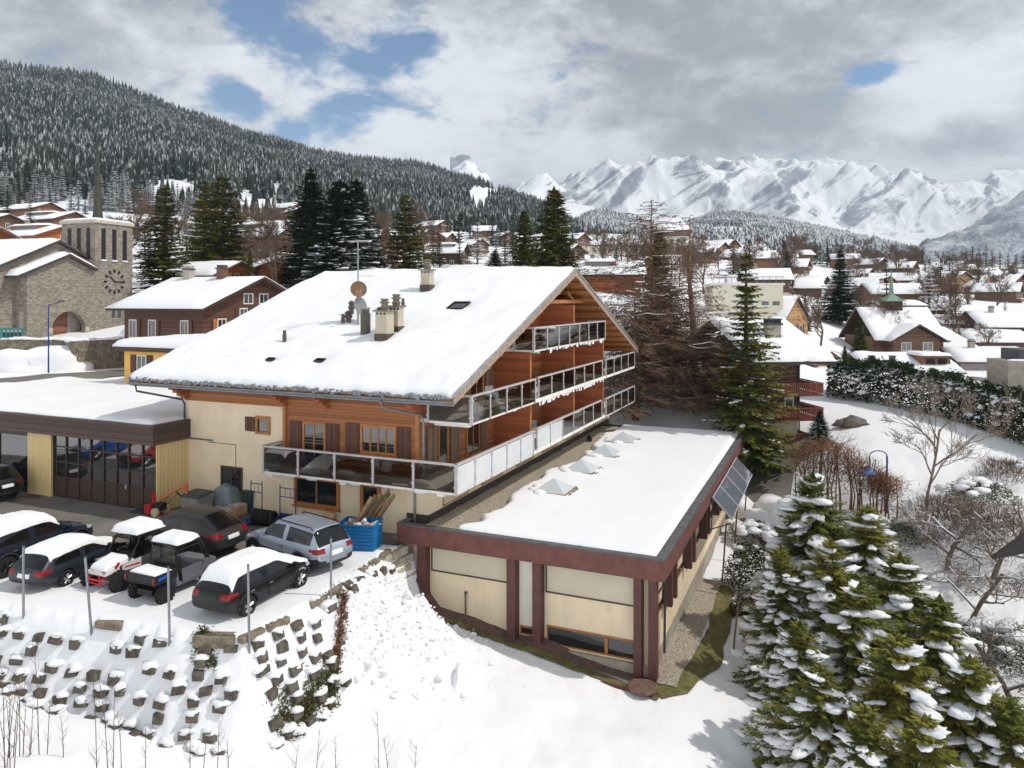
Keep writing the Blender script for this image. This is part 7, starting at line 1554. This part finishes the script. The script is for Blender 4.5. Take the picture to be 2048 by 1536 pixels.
# ================= bespoke houses to the right =================
ap = thing('apartment_house', 'dark timber apartment house with snow roof and three red-brown balconies', 'house', tuple(at_depth(1568, 905, 53.5)), R(7))
bz = ap.location.z; ze = 5.3-bz
MB().box(-2.6, 1.05, 0, 9, -3, 2.4).build('wall', CREAM, ap); MB().box(-2.64, 1.09, -.04, 9, 2.402, ze).build('timber_wall', planks('dark_red_boards', (84, 50, 42), .2), ap)
rz_ = MB().prism([(-1.7, ze-.1), (6, ze+2.55), (13.7, ze-.1), (13.7, ze+.12), (6, ze+2.77), (-1.7, ze+.12)], -3.2, 3.0, 0, TX).build('roof', DKW, ap)
snow_sheet('snow', rz_, -3.2, 3.05, -1.75, 6, lambda X, Y: ze+.12+(Y+1.7)*.344, .42, 30, 26, .5, 31, .05); snow_sheet('snow', rz_, -3.2, 3.05, 6, 13.7, lambda X, Y: ze+2.77-(Y-6)*.344, .42, 20, 16, .5, 33, .05)
c = MB().box(-.5, .5, 1.4, 2.2, ze+1.0, ze+2.55).box(-.6, .6, 1.3, 2.3, ze+2.551, ze+2.72, 1).box(-.5, .5, 1.4, 2.2, ze+2.73, ze+2.95, 2).box(-.58, .58, 1.32, 2.28, ze+2.96, ze+3.05, 1); c.build('chimney', [GREYR, DKGREY, BLACK], rz_)
MB().box(-2.7, -1.5, -.6, 3, ze+.3, ze+1.25).build('dormer', DKW, rz_); MB().tube([(1.2, -.12, ze), (1.1, -.1, ze-.4), (1.1, -.1, .5)], .06, 6).build('downpipe', DKGREY, ap)
REDB = planks('red_balcony', (124, 68, 54), .12, 'xy')
for z in (.72, 2.55, 4.3):
    b = MB(); x0, x1 = (-2.5, 2.4) if z > 1 else (-2.5, 1.3); zz = min(z, ze-.9)
    b.box(x0, x1, -1.1, -.05, zz-.12, zz).box(1.1, x1, -.049, 6, zz-.12, zz)
    for x in np.arange(x0, x1-.05, .16): b.box(x, x+.11, -1.1, -1.06, zz+.1, zz+.72)
    for y in np.arange(-1.0, 6, .16): b.box(x1-.04, x1, y, y+.11, zz+.1, zz+.72)
    b.box(x0, x1+.02, -1.13, -1.04, zz+.74, zz+.82).box(x1-.06, x1+.03, -1.03, 6, zz+.74, zz+.82); b.build('balcony', REDB, ap)
Ta = wall_T((0, -.045, 0), (1, 0, 0), (0, -1, 0)); window(ap, Ta, -2.4, -1.2, 2.7, 4.2, WHF, 2); window(ap, Ta, .0, .7, 2.8, 4.0, WHF, 1); MB().box(-1.9, .45, -.06, .02, -1.2, .56).build('garage_opening', BLACK, ap)
bl_ = thing('cream_block', 'pale modern flat roofed block with railing behind the green spruce', 'house', tuple(at_depth(1520, 650, 97)), R(-8))
MB().box(-6, 2.9, 0, 9, -3, 5.2).build('wall', mat('warm_white_render', (216, 210, 190), .9, .05), bl_); MB().box(-6.2, 3.1, -.2, 9.2, 5.201, 5.5).build('roof_edge', EDGE_WHITE, bl_)
for x in np.arange(-6, 3, .8): MB().tube([(x, -.1, 5.5), (x, -.1, 6.3)], .03, 4).build('railing_post', GALV, bl_)
MB().box(-6, 3, -.14, -.06, 6.28, 6.36).build('railing', GALV, bl_)
for x in (-2.5, .2, 1.6):
    for z in (.6, 2.6): MB().box(x, x+(1.6 if x < 0 else .9), -.03, .02, z, z+(1.4 if x < 0 else .5)).build('window', GLASS, bl_)
house('pointed new wooden barn with steep snow roof right of the pale block', 1597, 586, 97, -52, 6, 5.6, 2.2, 3.2, PAL, PAL, .2, .4, .3, wg=(2, 2), we=1, balc=0, chim=0)
ck = thing('chapel_house', 'brown house with wide snow roof, stone base and slim green spire', 'house', tuple(at_depth(1815, 728, 98)), R(0))
MB().box(-4.6, 4.6, 0, 8, -3, 3.4).build('wall', STONE_HOUSE, ck); MB().box(-4.7, 4.7, -.1, 8, 1.6, 3.6).build('timber_wall', BRN, ck)
q = MB().prism([(-1.2, 3.0), (4.2, 7.2), (9.5, 3.0), (9.5, 3.25), (4.2, 7.45), (-1.2, 3.25)], -4.95, 5.0, 0, TX).build('roof', DKW, ck)
snow_sheet('snow', q, -4.95, 5.0, -1.25, 4.2, lambda X, Y: 3.25+(Y+1.2)*.778, .35, 24, 14, .5, 41, .05); snow_sheet('snow', q, -4.95, 5.0, 4.2, 9.5, lambda X, Y: 7.45-(Y-4.2)*.79, .35, 10, 8, .5, 42, .05)
MB().prism([(-3.0, -3), (-3.0, 3.4), (0, 5.0), (3.0, 3.4), (3.0, -3)], -2.2, 3).build('gable_front', BRN, ck); MB().prism([(-3.05, -3), (-3.05, 1.4), (3.05, 1.4), (3.05, -3)], -2.26, -2.202).build('stone_base', STONE_HOUSE, ck)
g = MB().prism([(-3.7, 3.0), (0, 5.15), (3.7, 3.0), (3.7, 3.2), (0, 5.38), (-3.7, 3.2)], -3.0, 3.5).build('gable_roof', DKW, ck)
snow_sheet('snow', g, -3.75, 0, -3.05, 3.5, lambda X, Y: 5.38-abs(X)*.589, .35, 10, 10, .4, 43, .04); snow_sheet('snow', g, 0, 3.75, -3.05, 3.5, lambda X, Y: 5.38-abs(X)*.589, .35, 10, 10, .4, 44, .04)
Tk = wall_T((0, -2.203, 0), (1, 0, 0), (0, -1, 0))
for a in (-2.0, .8): window(ck, Tk, a, a+1.3, 1.9, 3.0, WHF, 2)
MB().box(-.9, .9, 0.06, .1, -.1, 1.2, 0, Tk).build('door', ORW, ck)
MB().box(-1.05, 1.05, 3.2, 5.2, 6, 8.3).build('belfry', DKW, ck); sp = MB().add([(-1.45, 2.8, 8.3), (1.45, 2.8, 8.3), (1.45, 5.6, 8.3), (-1.45, 5.6, 8.3), (-.25, 3.95, 9.2), (.25, 3.95, 9.2), (.25, 4.45, 9.2), (-.25, 4.45, 9.2), (0, 4.2, 13.0)], [(3, 2, 1, 0), (0, 1, 5, 4), (1, 2, 6, 5), (2, 3, 7, 6), (3, 0, 4, 7), (4, 5, 8), (5, 6, 8), (6, 7, 8), (7, 4, 8)]); sp.build('spire', PATINA, ck)
MB().box(4.71, 9.4, 1, 8, -3, 1.9).build('side_wing', DKW, ck); snow_sheet('snow', ck, 4.2, 9.9, .3, 8.5, lambda X, Y: 2.0+Y*.30, .4, 12, 12, .5, 45, .05)
lo = thing('low_white_house', 'low house buried in snow with one wide brown dormer behind the hedge', 'house', tuple(at_depth(1828, 752, 82)), R(0))
MB().box(-5, 5, 0, 5, -3, .4).build('wall', CREAM, lo); q = MB().prism([(-.8, .3), (4, 2.1), (8, .3), (8, .45), (4, 2.25), (-.8, .45)], -5.4, 5.4, 0, TX).build('roof', DKW, lo); snow_sheet('snow', q, -5.4, 5.4, -.85, 4, lambda X, Y: .45+(Y+.8)*.375, .4, 24, 12, .5, 51, .06); snow_sheet('snow', q, -5.4, 5.4, 4, 8, lambda X, Y: 2.25-(Y-4)*.45, .4, 12, 6, .5, 52, .06)
m = MB().box(1.0, 4.2, .3, 3.5, .6, 2.2).box(1.5, 2.5, .27, .299, 1.0, 1.9, 1).box(2.8, 3.8, .27, .299, 1.0, 1.9, 1).build('dormer', [BRN2, GLASS], q); snow_sheet('snow', m, .8, 4.4, 0, 3.6, lambda X, Y: X*0+2.21, .35, 12, 10, .4, 53, .04)
for x, y in ((-4.2, 1), (-2.0, .8)): MB().box(x-.25, x+.25, y-.25, y+.25, .6, 2.1).box(x-.32, x+.32, y-.32, y+.32, 2.101, 2.2).build('chimney', DKGREY, q)
o = thing('concrete_shed', 'grey concrete box building at the right border by the street', 'shed', tuple(at_depth(2050, 762, 74)), R(-6)); MB().box(-1.6, 3, 0, 4, -2, 2.0).build('wall', CONCRETE, o); MB().box(-.2, 3, .6, 4, 2.001, 3.1).build('upper_box', DKGREY, o); snow_sheet('snow', o, -1.6, 3, 0, .6, lambda X, Y: X*0+2.0, .15, 10, 5, .2, 3, .03)
o = thing('garden_shed', 'dark wooden shed corner with old tiled roof at the right border', 'shed', (18.5, 23.2, 0.0), R(-70)); MB().box(-1.5, 3, -.2, 3, -4, 1.5).build('wall', DKW, o); q = MB().prism([(-2.5, 1.0), (0.6, 4.1), (3.6, 1.0), (3.6, 1.14), (.6, 4.24), (-2.5, 1.14)], -1.5, 3.6).build('roof', TILE, o)
p = at_depth(1700, 852, 53); o = tag(MB().blob((0, 0, .25), (.95, .5, .42), 0, 4, .5, 3).blob((.8, .1, .15), (.55, .4, .3), 0, 9, .5, 3).build('boulder', ROCK, None, (p.x, p.y, gz(p.x, p.y)), 0, True), 'low grey boulder lying alone in the snowy lawn', 'boulder')
p = at_depth(1515, 838, 62)
car('dark_parked_car', 'dark car under the larches at the far gable corner of the chalet', SUV, BLK, tuple(at_depth(1240, 838, 66)), 2.9, RIM_D, None, True)
o = thing('radio_mast', 'thin lattice radio mast in front of the far wood', 'mast', tuple(at_depth(1735, 545, 300)), 0)
m = MB()
for a in (0, 2.09, 4.19): m.tube([(math.cos(a)*.7, math.sin(a)*.7, -2), (math.cos(a)*.3, math.sin(a)*.3, 12)], .09, 4)
for k in range(10): m.tube([(math.cos(k*2.09)*.65, math.sin(k*2.09)*.65, k*1.1), (math.cos((k+1)*2.09)*.6, math.sin((k+1)*2.09)*.6, k*1.1+1.1)], .06, 4)
m.build('lattice', GALV, o); MB().box(-.5, .5, -.2, .2, 9.5, 11.5).build('antenna_panel', EDGE_WHITE, o)
# ================= hills, forest, mountains =================
def hill(name, sky, dsky, base, m, nx=260, nt=70, amp=0, scale=200, pw=1.0, ridged=False, back=.35, amp_top=1.0, seed=0):
    """heightfield whose far edge follows a skyline; sky/base are (px, py, depth-ish) tables"""
    pxs = np.linspace(sky[0][0], sky[-1][0], nx); ys = np.interp(pxs, [a[0] for a in sky], [a[1] for a in sky])
    Ds = np.interp(pxs, [a[0] for a in dsky], [a[1] for a in dsky]); yb = np.interp(pxs, [a[0] for a in base], [a[1] for a in base]); Db = np.interp(pxs, [a[0] for a in base], [a[2] for a in base])
    t = np.concatenate([np.linspace(0, 1, nt), 1+np.linspace(0, back, 8)[1:]])
    tt = np.minimum(t, 1)[None]; D = Db[:, None]+(Ds-Db)[:, None]*t[None]; zb = CZ+(HY-yb)/F*Db-3; zs = CZ+(HY-ys)/F*Ds
    Z = zb[:, None]+(zs-zb)[:, None]*tt**pw - np.maximum(t-1, 0)[None]*(Ds-Db)[:, None]*.6; X = (pxs[:, None]-CX)/F*D
    if amp: Z = Z+(fbm(X+seed, D, scale, 7 if ridged else 5, ridged)*amp*np.minimum(1, tt*4)*(1-(1-amp_top)*tt**3))
    n = len(t); V = np.stack([X, D, Z], -1).reshape(-1, 3); i, j = np.meshgrid(np.arange(nx-1), np.arange(n-1), indexing='ij'); q = i*n+j
    o = np_mesh(name, V, np.stack([q, q+n, q+n+1, q+1], -1).reshape(-1, 4), m, smooth=True); tag(o, kind='structure')
    return dict(pxs=pxs, t=t, X=X, D=D, Z=Z)
def sample(Hh, n, seed, tmin=0., tmax=1.0, tp=1.0):
    r = np.random.RandomState(seed); nx, nt = Hh['X'].shape; a = r.rand(n)*(nx-1.001); tq = tmin+(tmax-tmin)*r.rand(n)**tp; b = np.interp(tq, Hh['t'], np.arange(nt)); b = np.minimum(b, nt-1.001)
    i, j = a.astype(int), b.astype(int); f, g = a-i, b-j; out = []
    for k in 'XDZ': M = Hh[k]; out.append(M[i, j]*(1-f)*(1-g)+M[i+1, j]*f*(1-g)+M[i, j+1]*(1-f)*g+M[i+1, j+1]*f*g)
    return np.stack(out, -1)
def forest(name, pts, hts, m, label=None, cat=None, seed=0, slim=.17, levels=4, sides=6):
    """one mesh of many small firs: stacked ragged cones"""
    r = np.random.RandomState(seed); N = len(pts); Vt = []; Ft = []
    for l in range(levels):
        z0 = .08+.78*l/levels; z1 = min(1.0, z0+.42+.05*l); rr = slim*(1-l/levels*.86); b = len(Vt); Vt.append((0, 0, z1))
        for k in range(sides): a = 6.283*k/sides+l*.5; q = rr*(1.0 if k % 2 else .72); Vt.append((math.cos(a)*q, math.sin(a)*q, z0-(.05 if k % 2 else -.02)))
        for k in range(sides): Ft.append((b, b+1+k, b+1+(k+1) % sides))
    Vt = np.array(Vt); Ft = np.array(Ft); an = r.rand(N)*6.283; c, s = np.cos(an), np.sin(an); w = hts*(.8+.5*r.rand(N))
    jit = 1+(r.rand(N, len(Vt))-.5)*.55
    x, y, z = Vt[None, :, 0]*jit, Vt[None, :, 1]*jit, Vt[None, :, 2]
    V = np.stack([(x*c[:, None]-y*s[:, None])*w[:, None]+pts[:, None, 0], (x*s[:, None]+y*c[:, None])*w[:, None]+pts[:, None, 1], z*hts[:, None]+pts[:, None, 2]-.5], -1).reshape(-1, 3)
    Fq = (Ft[None]+(np.arange(N)*len(Vt))[:, None, None]).reshape(-1, 3)
    o = np_mesh(name, V, Fq, m); return tag(o, label, cat, None, 'stuff')
def proj(P): return CX+F*P[:, 0]/P[:, 1], HY-F*(P[:, 2]-CZ)/P[:, 1]
HSNOW = snow_mat('hill_snow', (.80, .82, .86), .1, .05)
hl = hill('hill', [(-700, 60), (0, 135), (100, 152), (180, 162), (260, 188), (350, 232), (430, 260), (500, 287), (560, 299), (620, 313), (700, 325), (780, 337), (830, 337), (900, 356), (960, 365), (1000, 378), (1040, 393), (1080, 409), (1130, 446), (1200, 476)],
          [(-700, 800), (0, 900), (600, 1050), (1080, 1350), (1200, 1350)], [(-700, 440, 250), (0, 437, 255), (400, 436, 275), (700, 455, 330), (960, 468, 390), (1200, 482, 470)], HSNOW, amp=14, scale=160)
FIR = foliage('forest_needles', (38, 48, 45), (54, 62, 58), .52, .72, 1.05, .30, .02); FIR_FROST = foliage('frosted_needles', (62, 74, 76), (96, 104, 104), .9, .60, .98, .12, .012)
P = sample(hl, 34000, 3, .0, 1.06, .8); x, y = proj(P); keep = np.ones(len(P), bool)
dens = fbm(P[:, 0], P[:, 1], 90, 3)
for a, b, c, d in ((300, 398, 366, 412), (478, 512, 388, 430), (512, 562, 398, 434), (545, 562, 366, 400), (-10, 18, 300, 345), (935, 1005, 378, 398), (940, 975, 398, 425)):
    keep &= ~(((x-(a+b)/2)/((b-a)/2))**2+((y-(c+d)/2)/((d-c)/2))**2 < 1.35+fbm(P[:, 0], P[:, 1], 25, 3)*1.2)
keep &= (dens > -.42) | (y < 330)
P = P[keep]; x, y = proj(P); r = np.random.RandomState(4); hts = 8+10*r.rand(len(P))*r.rand(len(P))**.3
near = np.argsort(P[:, 1]); vis = (x > -30) & (x < 1190); near = near[vis[near]][:170]
msk = np.ones(len(P), bool); msk[near] = False
forest('hillside_forest', P[msk], hts[msk], FIR)
for k in near:
    o = LOW[3 if k % 3 else k % 2].plant('snow dusted fir at the lower edge of the forest on the left hillside', P[k, 0], P[k, 1], float(hts[k]), P[k, 2]-.6, 'firs at the foot of the left hillside', name='fir_tree')
# village edge woods right of the centre
WD = []
r_ = random.Random(17)
def wood(x0, x1, yb, ybr, d0, d1, n, h0, h1, m, name, sd):
    r = np.random.RandomState(sd); d = d0+(d1-d0)*r.rand(n); px = x0+(x1-x0)*r.rand(n); X = (px-CX)/F*d; Z = ground(X, d); return np.stack([X, d, Z], -1), h0+(h1-h0)*r.rand(n)
# individually standing dark firs on the slope behind the village
for k, (px, yt, d) in enumerate([(1548, 478, 330), (1566, 470, 335), (1590, 474, 340), (1612, 480, 340), (1630, 478, 330), (1655, 472, 335), (1672, 468, 330), (1684, 476, 320), (1750, 490, 330), (1764, 487, 325), (1830, 500, 330), (1845, 498, 325), (1858, 510, 300), (1933, 498, 300), (1945, 492, 305), (1958, 494, 300), (1972, 490, 305), (1984, 500, 300), (2000, 502, 310), (2016, 506, 300), (2032, 508, 305), (2046, 500, 300), (2066, 505, 300), (1790, 505, 330), (1706, 492, 330), (1640, 488, 350), (1600, 486, 350), (1540, 488, 350), (1130, 450, 300), (1145, 455, 310), (1195, 440, 420), (1210, 452, 420), (860, 430, 260), (880, 440, 260), (1025, 425, 260), (985, 430, 300), (1000, 440, 300), (895, 430, 300), (940, 432, 280), (750, 420, 220), (590, 440, 190), (560, 430, 200), (370, 430, 190), (300, 440, 200), (260, 430, 210), (225, 450, 190), (100, 380, 250), (170, 395, 240)]):
    plant_px(LOW[k % 3 if d > 290 else 1], 'dark fir in the rows of firs behind the village roofs', px, yt, d, 1.0+.2*(k % 3), group='dark firs behind the village', name='fir_tree')
fr = hill('frosted_hill', [(1180, 500), (1260, 480), (1330, 468), (1380, 455), (1410, 444), (1440, 430), (1500, 432), (1560, 440), (1640, 456), (1700, 470), (1760, 486), (1800, 498), (1850, 517), (1930, 542), (1990, 566), (2100, 580)], [(1180, 1500), (2100, 1900)], [(1180, 520, 480), (1600, 530, 490), (2100, 585, 490)], HSNOW, amp=12, scale=200)
P = sample(fr, 20000, 6, .0, 1.03, .8); x, y = proj(P); dn = fbm(P[:, 0], P[:, 1], 130, 4); keep = (dn > -.45) & ~((((x-1450)/55)**2+((y-462)/9)**2) < 1) & ~((((x-1800)/40)**2+((y-507)/5)**2) < 1)
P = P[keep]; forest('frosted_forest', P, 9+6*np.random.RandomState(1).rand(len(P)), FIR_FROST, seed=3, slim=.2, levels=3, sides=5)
kn = hill('wooded_knoll', [(1090, 480), (1130, 462), (1160, 440), (1185, 428), (1215, 424), (1250, 438), (1290, 452), (1330, 466), (1400, 478)], [(1090, 1500), (1400, 1500)], [(1090, 492, 480), (1400, 500, 480)], HSNOW, 90, 40, 8, 120)
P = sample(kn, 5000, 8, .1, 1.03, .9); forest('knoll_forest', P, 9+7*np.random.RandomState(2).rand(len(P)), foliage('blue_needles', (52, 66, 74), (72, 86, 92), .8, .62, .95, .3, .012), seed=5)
hill('snow_slope', [(1040, 400), (1100, 402), (1180, 410), (1240, 424), (1290, 440), (1340, 432), (1400, 430), (1460, 436), (1560, 470)], [(1040, 2600), (1560, 2600)], [(1040, 450, 1500), (1560, 470, 1500)], HSNOW, 110, 40, 25, 400)
# rock and snow of the high mountains
m, t, b = base_mat('mountain_rock'); g = t.new('ShaderNodeNewGeometry'); m0 = t.new('ShaderNodeMapping'); t.link(g.outputs['Position'], m0.inputs[0]); m0.inputs['Rotation'].default_value = (0, R(36), 0); mp = t.new('ShaderNodeMapping'); t.link(m0.outputs[0], mp.inputs[0]); mp.inputs['Scale'].default_value = (.0022, .0022, .011)
sp = t.new('ShaderNodeSeparateXYZ'); t.link(g.outputs['Normal'], sp.inputs[0])
s1 = t.noise(mp.outputs[0], 1.0, 8, .68, .8); s2 = t.noise(g.outputs['Position'], .012, 6, .7)
v = t.math('ADD', t.math('MULTIPLY', s1, 2.2), t.math('MULTIPLY', s2, .5)); v = t.math('ADD', v, t.math('MULTIPLY', sp.outputs[2], -.25)); rock = t.ramp(v, 1.16, 1.42)
c = t.mix(rock, (.80, .82, .85, 1), t.mix(s2, (.15, .18, .22, 1), (.28, .31, .35, 1))); t.link(c, b.inputs['Base Color']); b.inputs['Roughness'].default_value = .9; b.inputs['Specular IOR Level'].default_value = .1
hill('mountain', [(900, 405), (960, 395), (1010, 384), (1060, 378), (1085, 382), (1110, 388), (1150, 380), (1200, 374), (1300, 366), (1400, 360), (1480, 350), (1540, 336), (1600, 332), (1650, 342), (1720, 360), (1800, 376), (1850, 372), (1950, 368), (2048, 368), (2400, 350)], [(900, 4200), (1300, 5200), (1700, 5600), (2400, 5000)], [(900, 455, 2400), (1300, 450, 2600), (1700, 485, 2800), (2000, 520, 2800), (2400, 540, 2800)], m, 460, 190, 330, 800, 1.1, True, .3, .06, 77)
m2, t, b = base_mat('wooded_mountain'); g = t.new('ShaderNodeNewGeometry'); s1 = t.noise(g.outputs['Position'], .10, 4, .75); s2 = t.noise(g.outputs['Position'], .008, 5, .65); k = t.ramp(t.math('ADD', t.math('MULTIPLY', s1, .6), t.math('MULTIPLY', s2, .7)), .52, .86)
c = t.mix(k, (.075, .09, .11, 1), (.62, .65, .70, 1)); t.link(c, b.inputs['Base Color']); b.inputs['Roughness'].default_value = 1
hill('wooded_mountain', [(1800, 540), (1850, 510), (1880, 488), (1940, 458), (2000, 424), (2048, 396), (2200, 310), (2500, 250)], [(1800, 3000), (2500, 3400)], [(1800, 560, 1900), (2500, 580, 1900)], m2, 140, 80, 110, 350, 1.0, True, .3, .4, 5)
# ================= camera, sun, sky =================
cam = bpy.data.cameras.new('camera'); co = bpy.data.objects.new('camera', cam); COL.objects.link(co)
co.location = (0, 0, CZ); co.rotation_euler = (R(90), 0, 0)
cam.sensor_width = 36; cam.lens = 36*F/2048; cam.shift_y = -(768-HY)/2048; cam.clip_end = 30000; cam.clip_start = .1
sc.camera = co
SUN_DIR = Vector((3.35, -.25, 4.1)).normalized()
s = bpy.data.lights.new('sun', 'SUN'); s.energy = 3.0; s.angle = R(1.2); s.color = (1, .95, .88)
so = bpy.data.objects.new('sun', s); COL.objects.link(so); so.rotation_euler = SUN_DIR.to_track_quat('Z', 'Y').to_euler()
w = bpy.data.worlds.new('World'); sc.world = w; w.use_nodes = True
t = NT(w); bg = t.n['Background']
sky = t.new('ShaderNodeTexSky', sky_type='NISHITA', sun_disc=False); sky.sun_elevation = math.asin(SUN_DIR.z); sky.sun_rotation = math.atan2(SUN_DIR.x, SUN_DIR.y)
sky.altitude = 1200
gen = t.new('ShaderNodeTexCoord').outputs['Generated']
sep = t.new('ShaderNodeSeparateXYZ'); t.link(gen, sep.inputs[0]); X, Y, Z = sep.outputs
mpn = t.new('ShaderNodeMapping'); mpn.inputs['Scale'].default_value = (1.0, 1.0, 1.9); t.link(gen, mpn.inputs[0]); P = mpn.outputs[0]
def ddir(px, py): return Vector(((px-CX)/F, 1, (HY-py)/F)).normalized()
def lobe(px, py, wd, sx=1.0, rot=0.0):
    """a soft region of the sky round a direction: 1 at its centre, 0 at wd radians, stretched sx along its own axis"""
    d = ddir(px, py); r = d.cross(Vector((0, 0, 1))).normalized(); up = r.cross(d)
    a = r*math.cos(rot)+up*math.sin(rot); b = up*math.cos(rot)-r*math.sin(rot)
    def dot(vec):
        n = t.new('ShaderNodeVectorMath', operation='DOT_PRODUCT'); t.link(gen, n.inputs[0]); n.inputs[1].default_value = vec; return n.outputs['Value']
    q = t.math('ADD', t.math('POWER', t.math('DIVIDE', dot(a), wd*sx), 2.0), t.math('POWER', t.math('DIVIDE', dot(b), wd), 2.0))
    e = t.math('EXPONENT', t.math('MULTIPLY', q, -1.0)); return t.math('MULTIPLY', e, t.math('GREATER_THAN', dot(d), 0.0))
n1 = t.noise(P, 3.2, 8, .58, .25); n2 = t.noise(P, 8.0, 9, .62, .4); n3 = t.noise(P, 22.0, 6, .65, .3)
gap = None
for a in [(585, 90, .045, 1.7, -.35), (735, 132, .028, 2.4, .1), (800, 95, .04, 1.5, 0), (520, 45, .05, 1.2, .9), (680, 235, .034, 2.2, .5), (480, 200, .026, 1.6, -.2), (590, 270, .025, 1.6, .2), (1740, 152, .015, 2.4, .2)]:
    l = lobe(*a); gap = l if gap is None else t.math('MAXIMUM', gap, l)
rag = t.math('ADD', t.math('MULTIPLY', t.math('SUBTRACT', n2, .5), 3.0), t.math('MULTIPLY', t.math('SUBTRACT', n3, .5), 1.5))
cover = t.math('SUBTRACT', t.math('ADD', rag, 1.05), t.math('MULTIPLY', gap, 1.22))
cover = t.ramp(cover, -.05, .85)
dark = None
for a in [(1330, 170, .20, 2.0, -.3), (1500, 60, .16, 2.6, 0), (1430, 285, .05, 2.6, -.1), (260, 20, .1, 2.5, 0), (1900, 285, .04, 2.4, .1), (1600, 210, .10, 1.8, .4)]:
    l = lobe(*a); dark = l if dark is None else t.math('MAXIMUM', dark, l)
brt = None
for a in [(1060, 120, .10, 1.2, .5), (880, 200, .13, 1.5, .2), (420, 150, .09, 1.5, .2), (650, 190, .07, 2.2, -.2), (1150, 340, .05, 3.2, -.05), (1600, 345, .05, 3.6, 0), (1950, 350, .04, 3, 0), (1880, 200, .07, 2.0, .2), (780, 260, .06, 2, 0)]:
    l = lobe(*a); brt = l if brt is None else t.math('MAXIMUM', brt, l)
lum = t.math('ADD', t.math('MULTIPLY', t.math('SUBTRACT', n1, .5), 2.0), t.math('ADD', t.math('MULTIPLY', t.math('SUBTRACT', n2, .5), 1.7), t.math('MULTIPLY', t.math('SUBTRACT', n3, .5), 1.0)))
lum = t.math('SUBTRACT', t.math('ADD', t.math('ADD', lum, .66), t.math('MULTIPLY', brt, .5)), t.math('MULTIPLY', dark, .5))
lum = t.ramp(lum, .0, 1.15)
cl = t.mix(lum, (.34, .355, .38, 1), (.95, .97, 1.0, 1))
low = t.ramp(Z, .75, .05)
beh = t.math('ADD', t.math('ADD', 6.6, t.math('MULTIPLY', low, 3.4)), t.math('MULTIPLY', t.math('MULTIPLY', t.ramp(Y, .25, -.4), low), 12.0))
cv = t.new('ShaderNodeCombineXYZ'); [t.link(beh, cv.inputs[i]) for i in range(3)]
cl10 = t.mix(1.0, cl, cv.outputs[0], 'MULTIPLY')
blue = t.mix(1.0, sky.outputs[0], (.44, .84, 1.08, 1), 'MULTIPLY')
fin = t.mix(cover, blue, cl10)
t.link(fin, bg.inputs[0]); bg.inputs[1].default_value = .1
sc.view_settings.view_transform = 'Standard'; sc.view_settings.look = 'None'; sc.view_settings.exposure = .08; sc.view_settings.gamma = 1
sc.cycles.max_bounces = 8; sc.cycles.transparent_max_bounces = 24; sc.cycles.use_denoising = True

# ================= air between here and the mountains =================
hm = bpy.data.materials.new('haze'); hm.use_nodes = True; ht_ = NT(hm); ht_.n.remove(ht_.n['Principled BSDF']); vol = ht_.new('ShaderNodeVolumePrincipled'); vol.inputs['Color'].default_value = (.72, .85, 1, 1); vol.inputs['Density'].default_value = .00013; vol.inputs['Anisotropy'].default_value = .2
ht_.link(vol.outputs[0], ht_.n['Material Output'].inputs['Volume'])
tag(MB().box(-6000, 9000, -60, 7600, -160, 1080).build('haze', hm), kind='stuff')
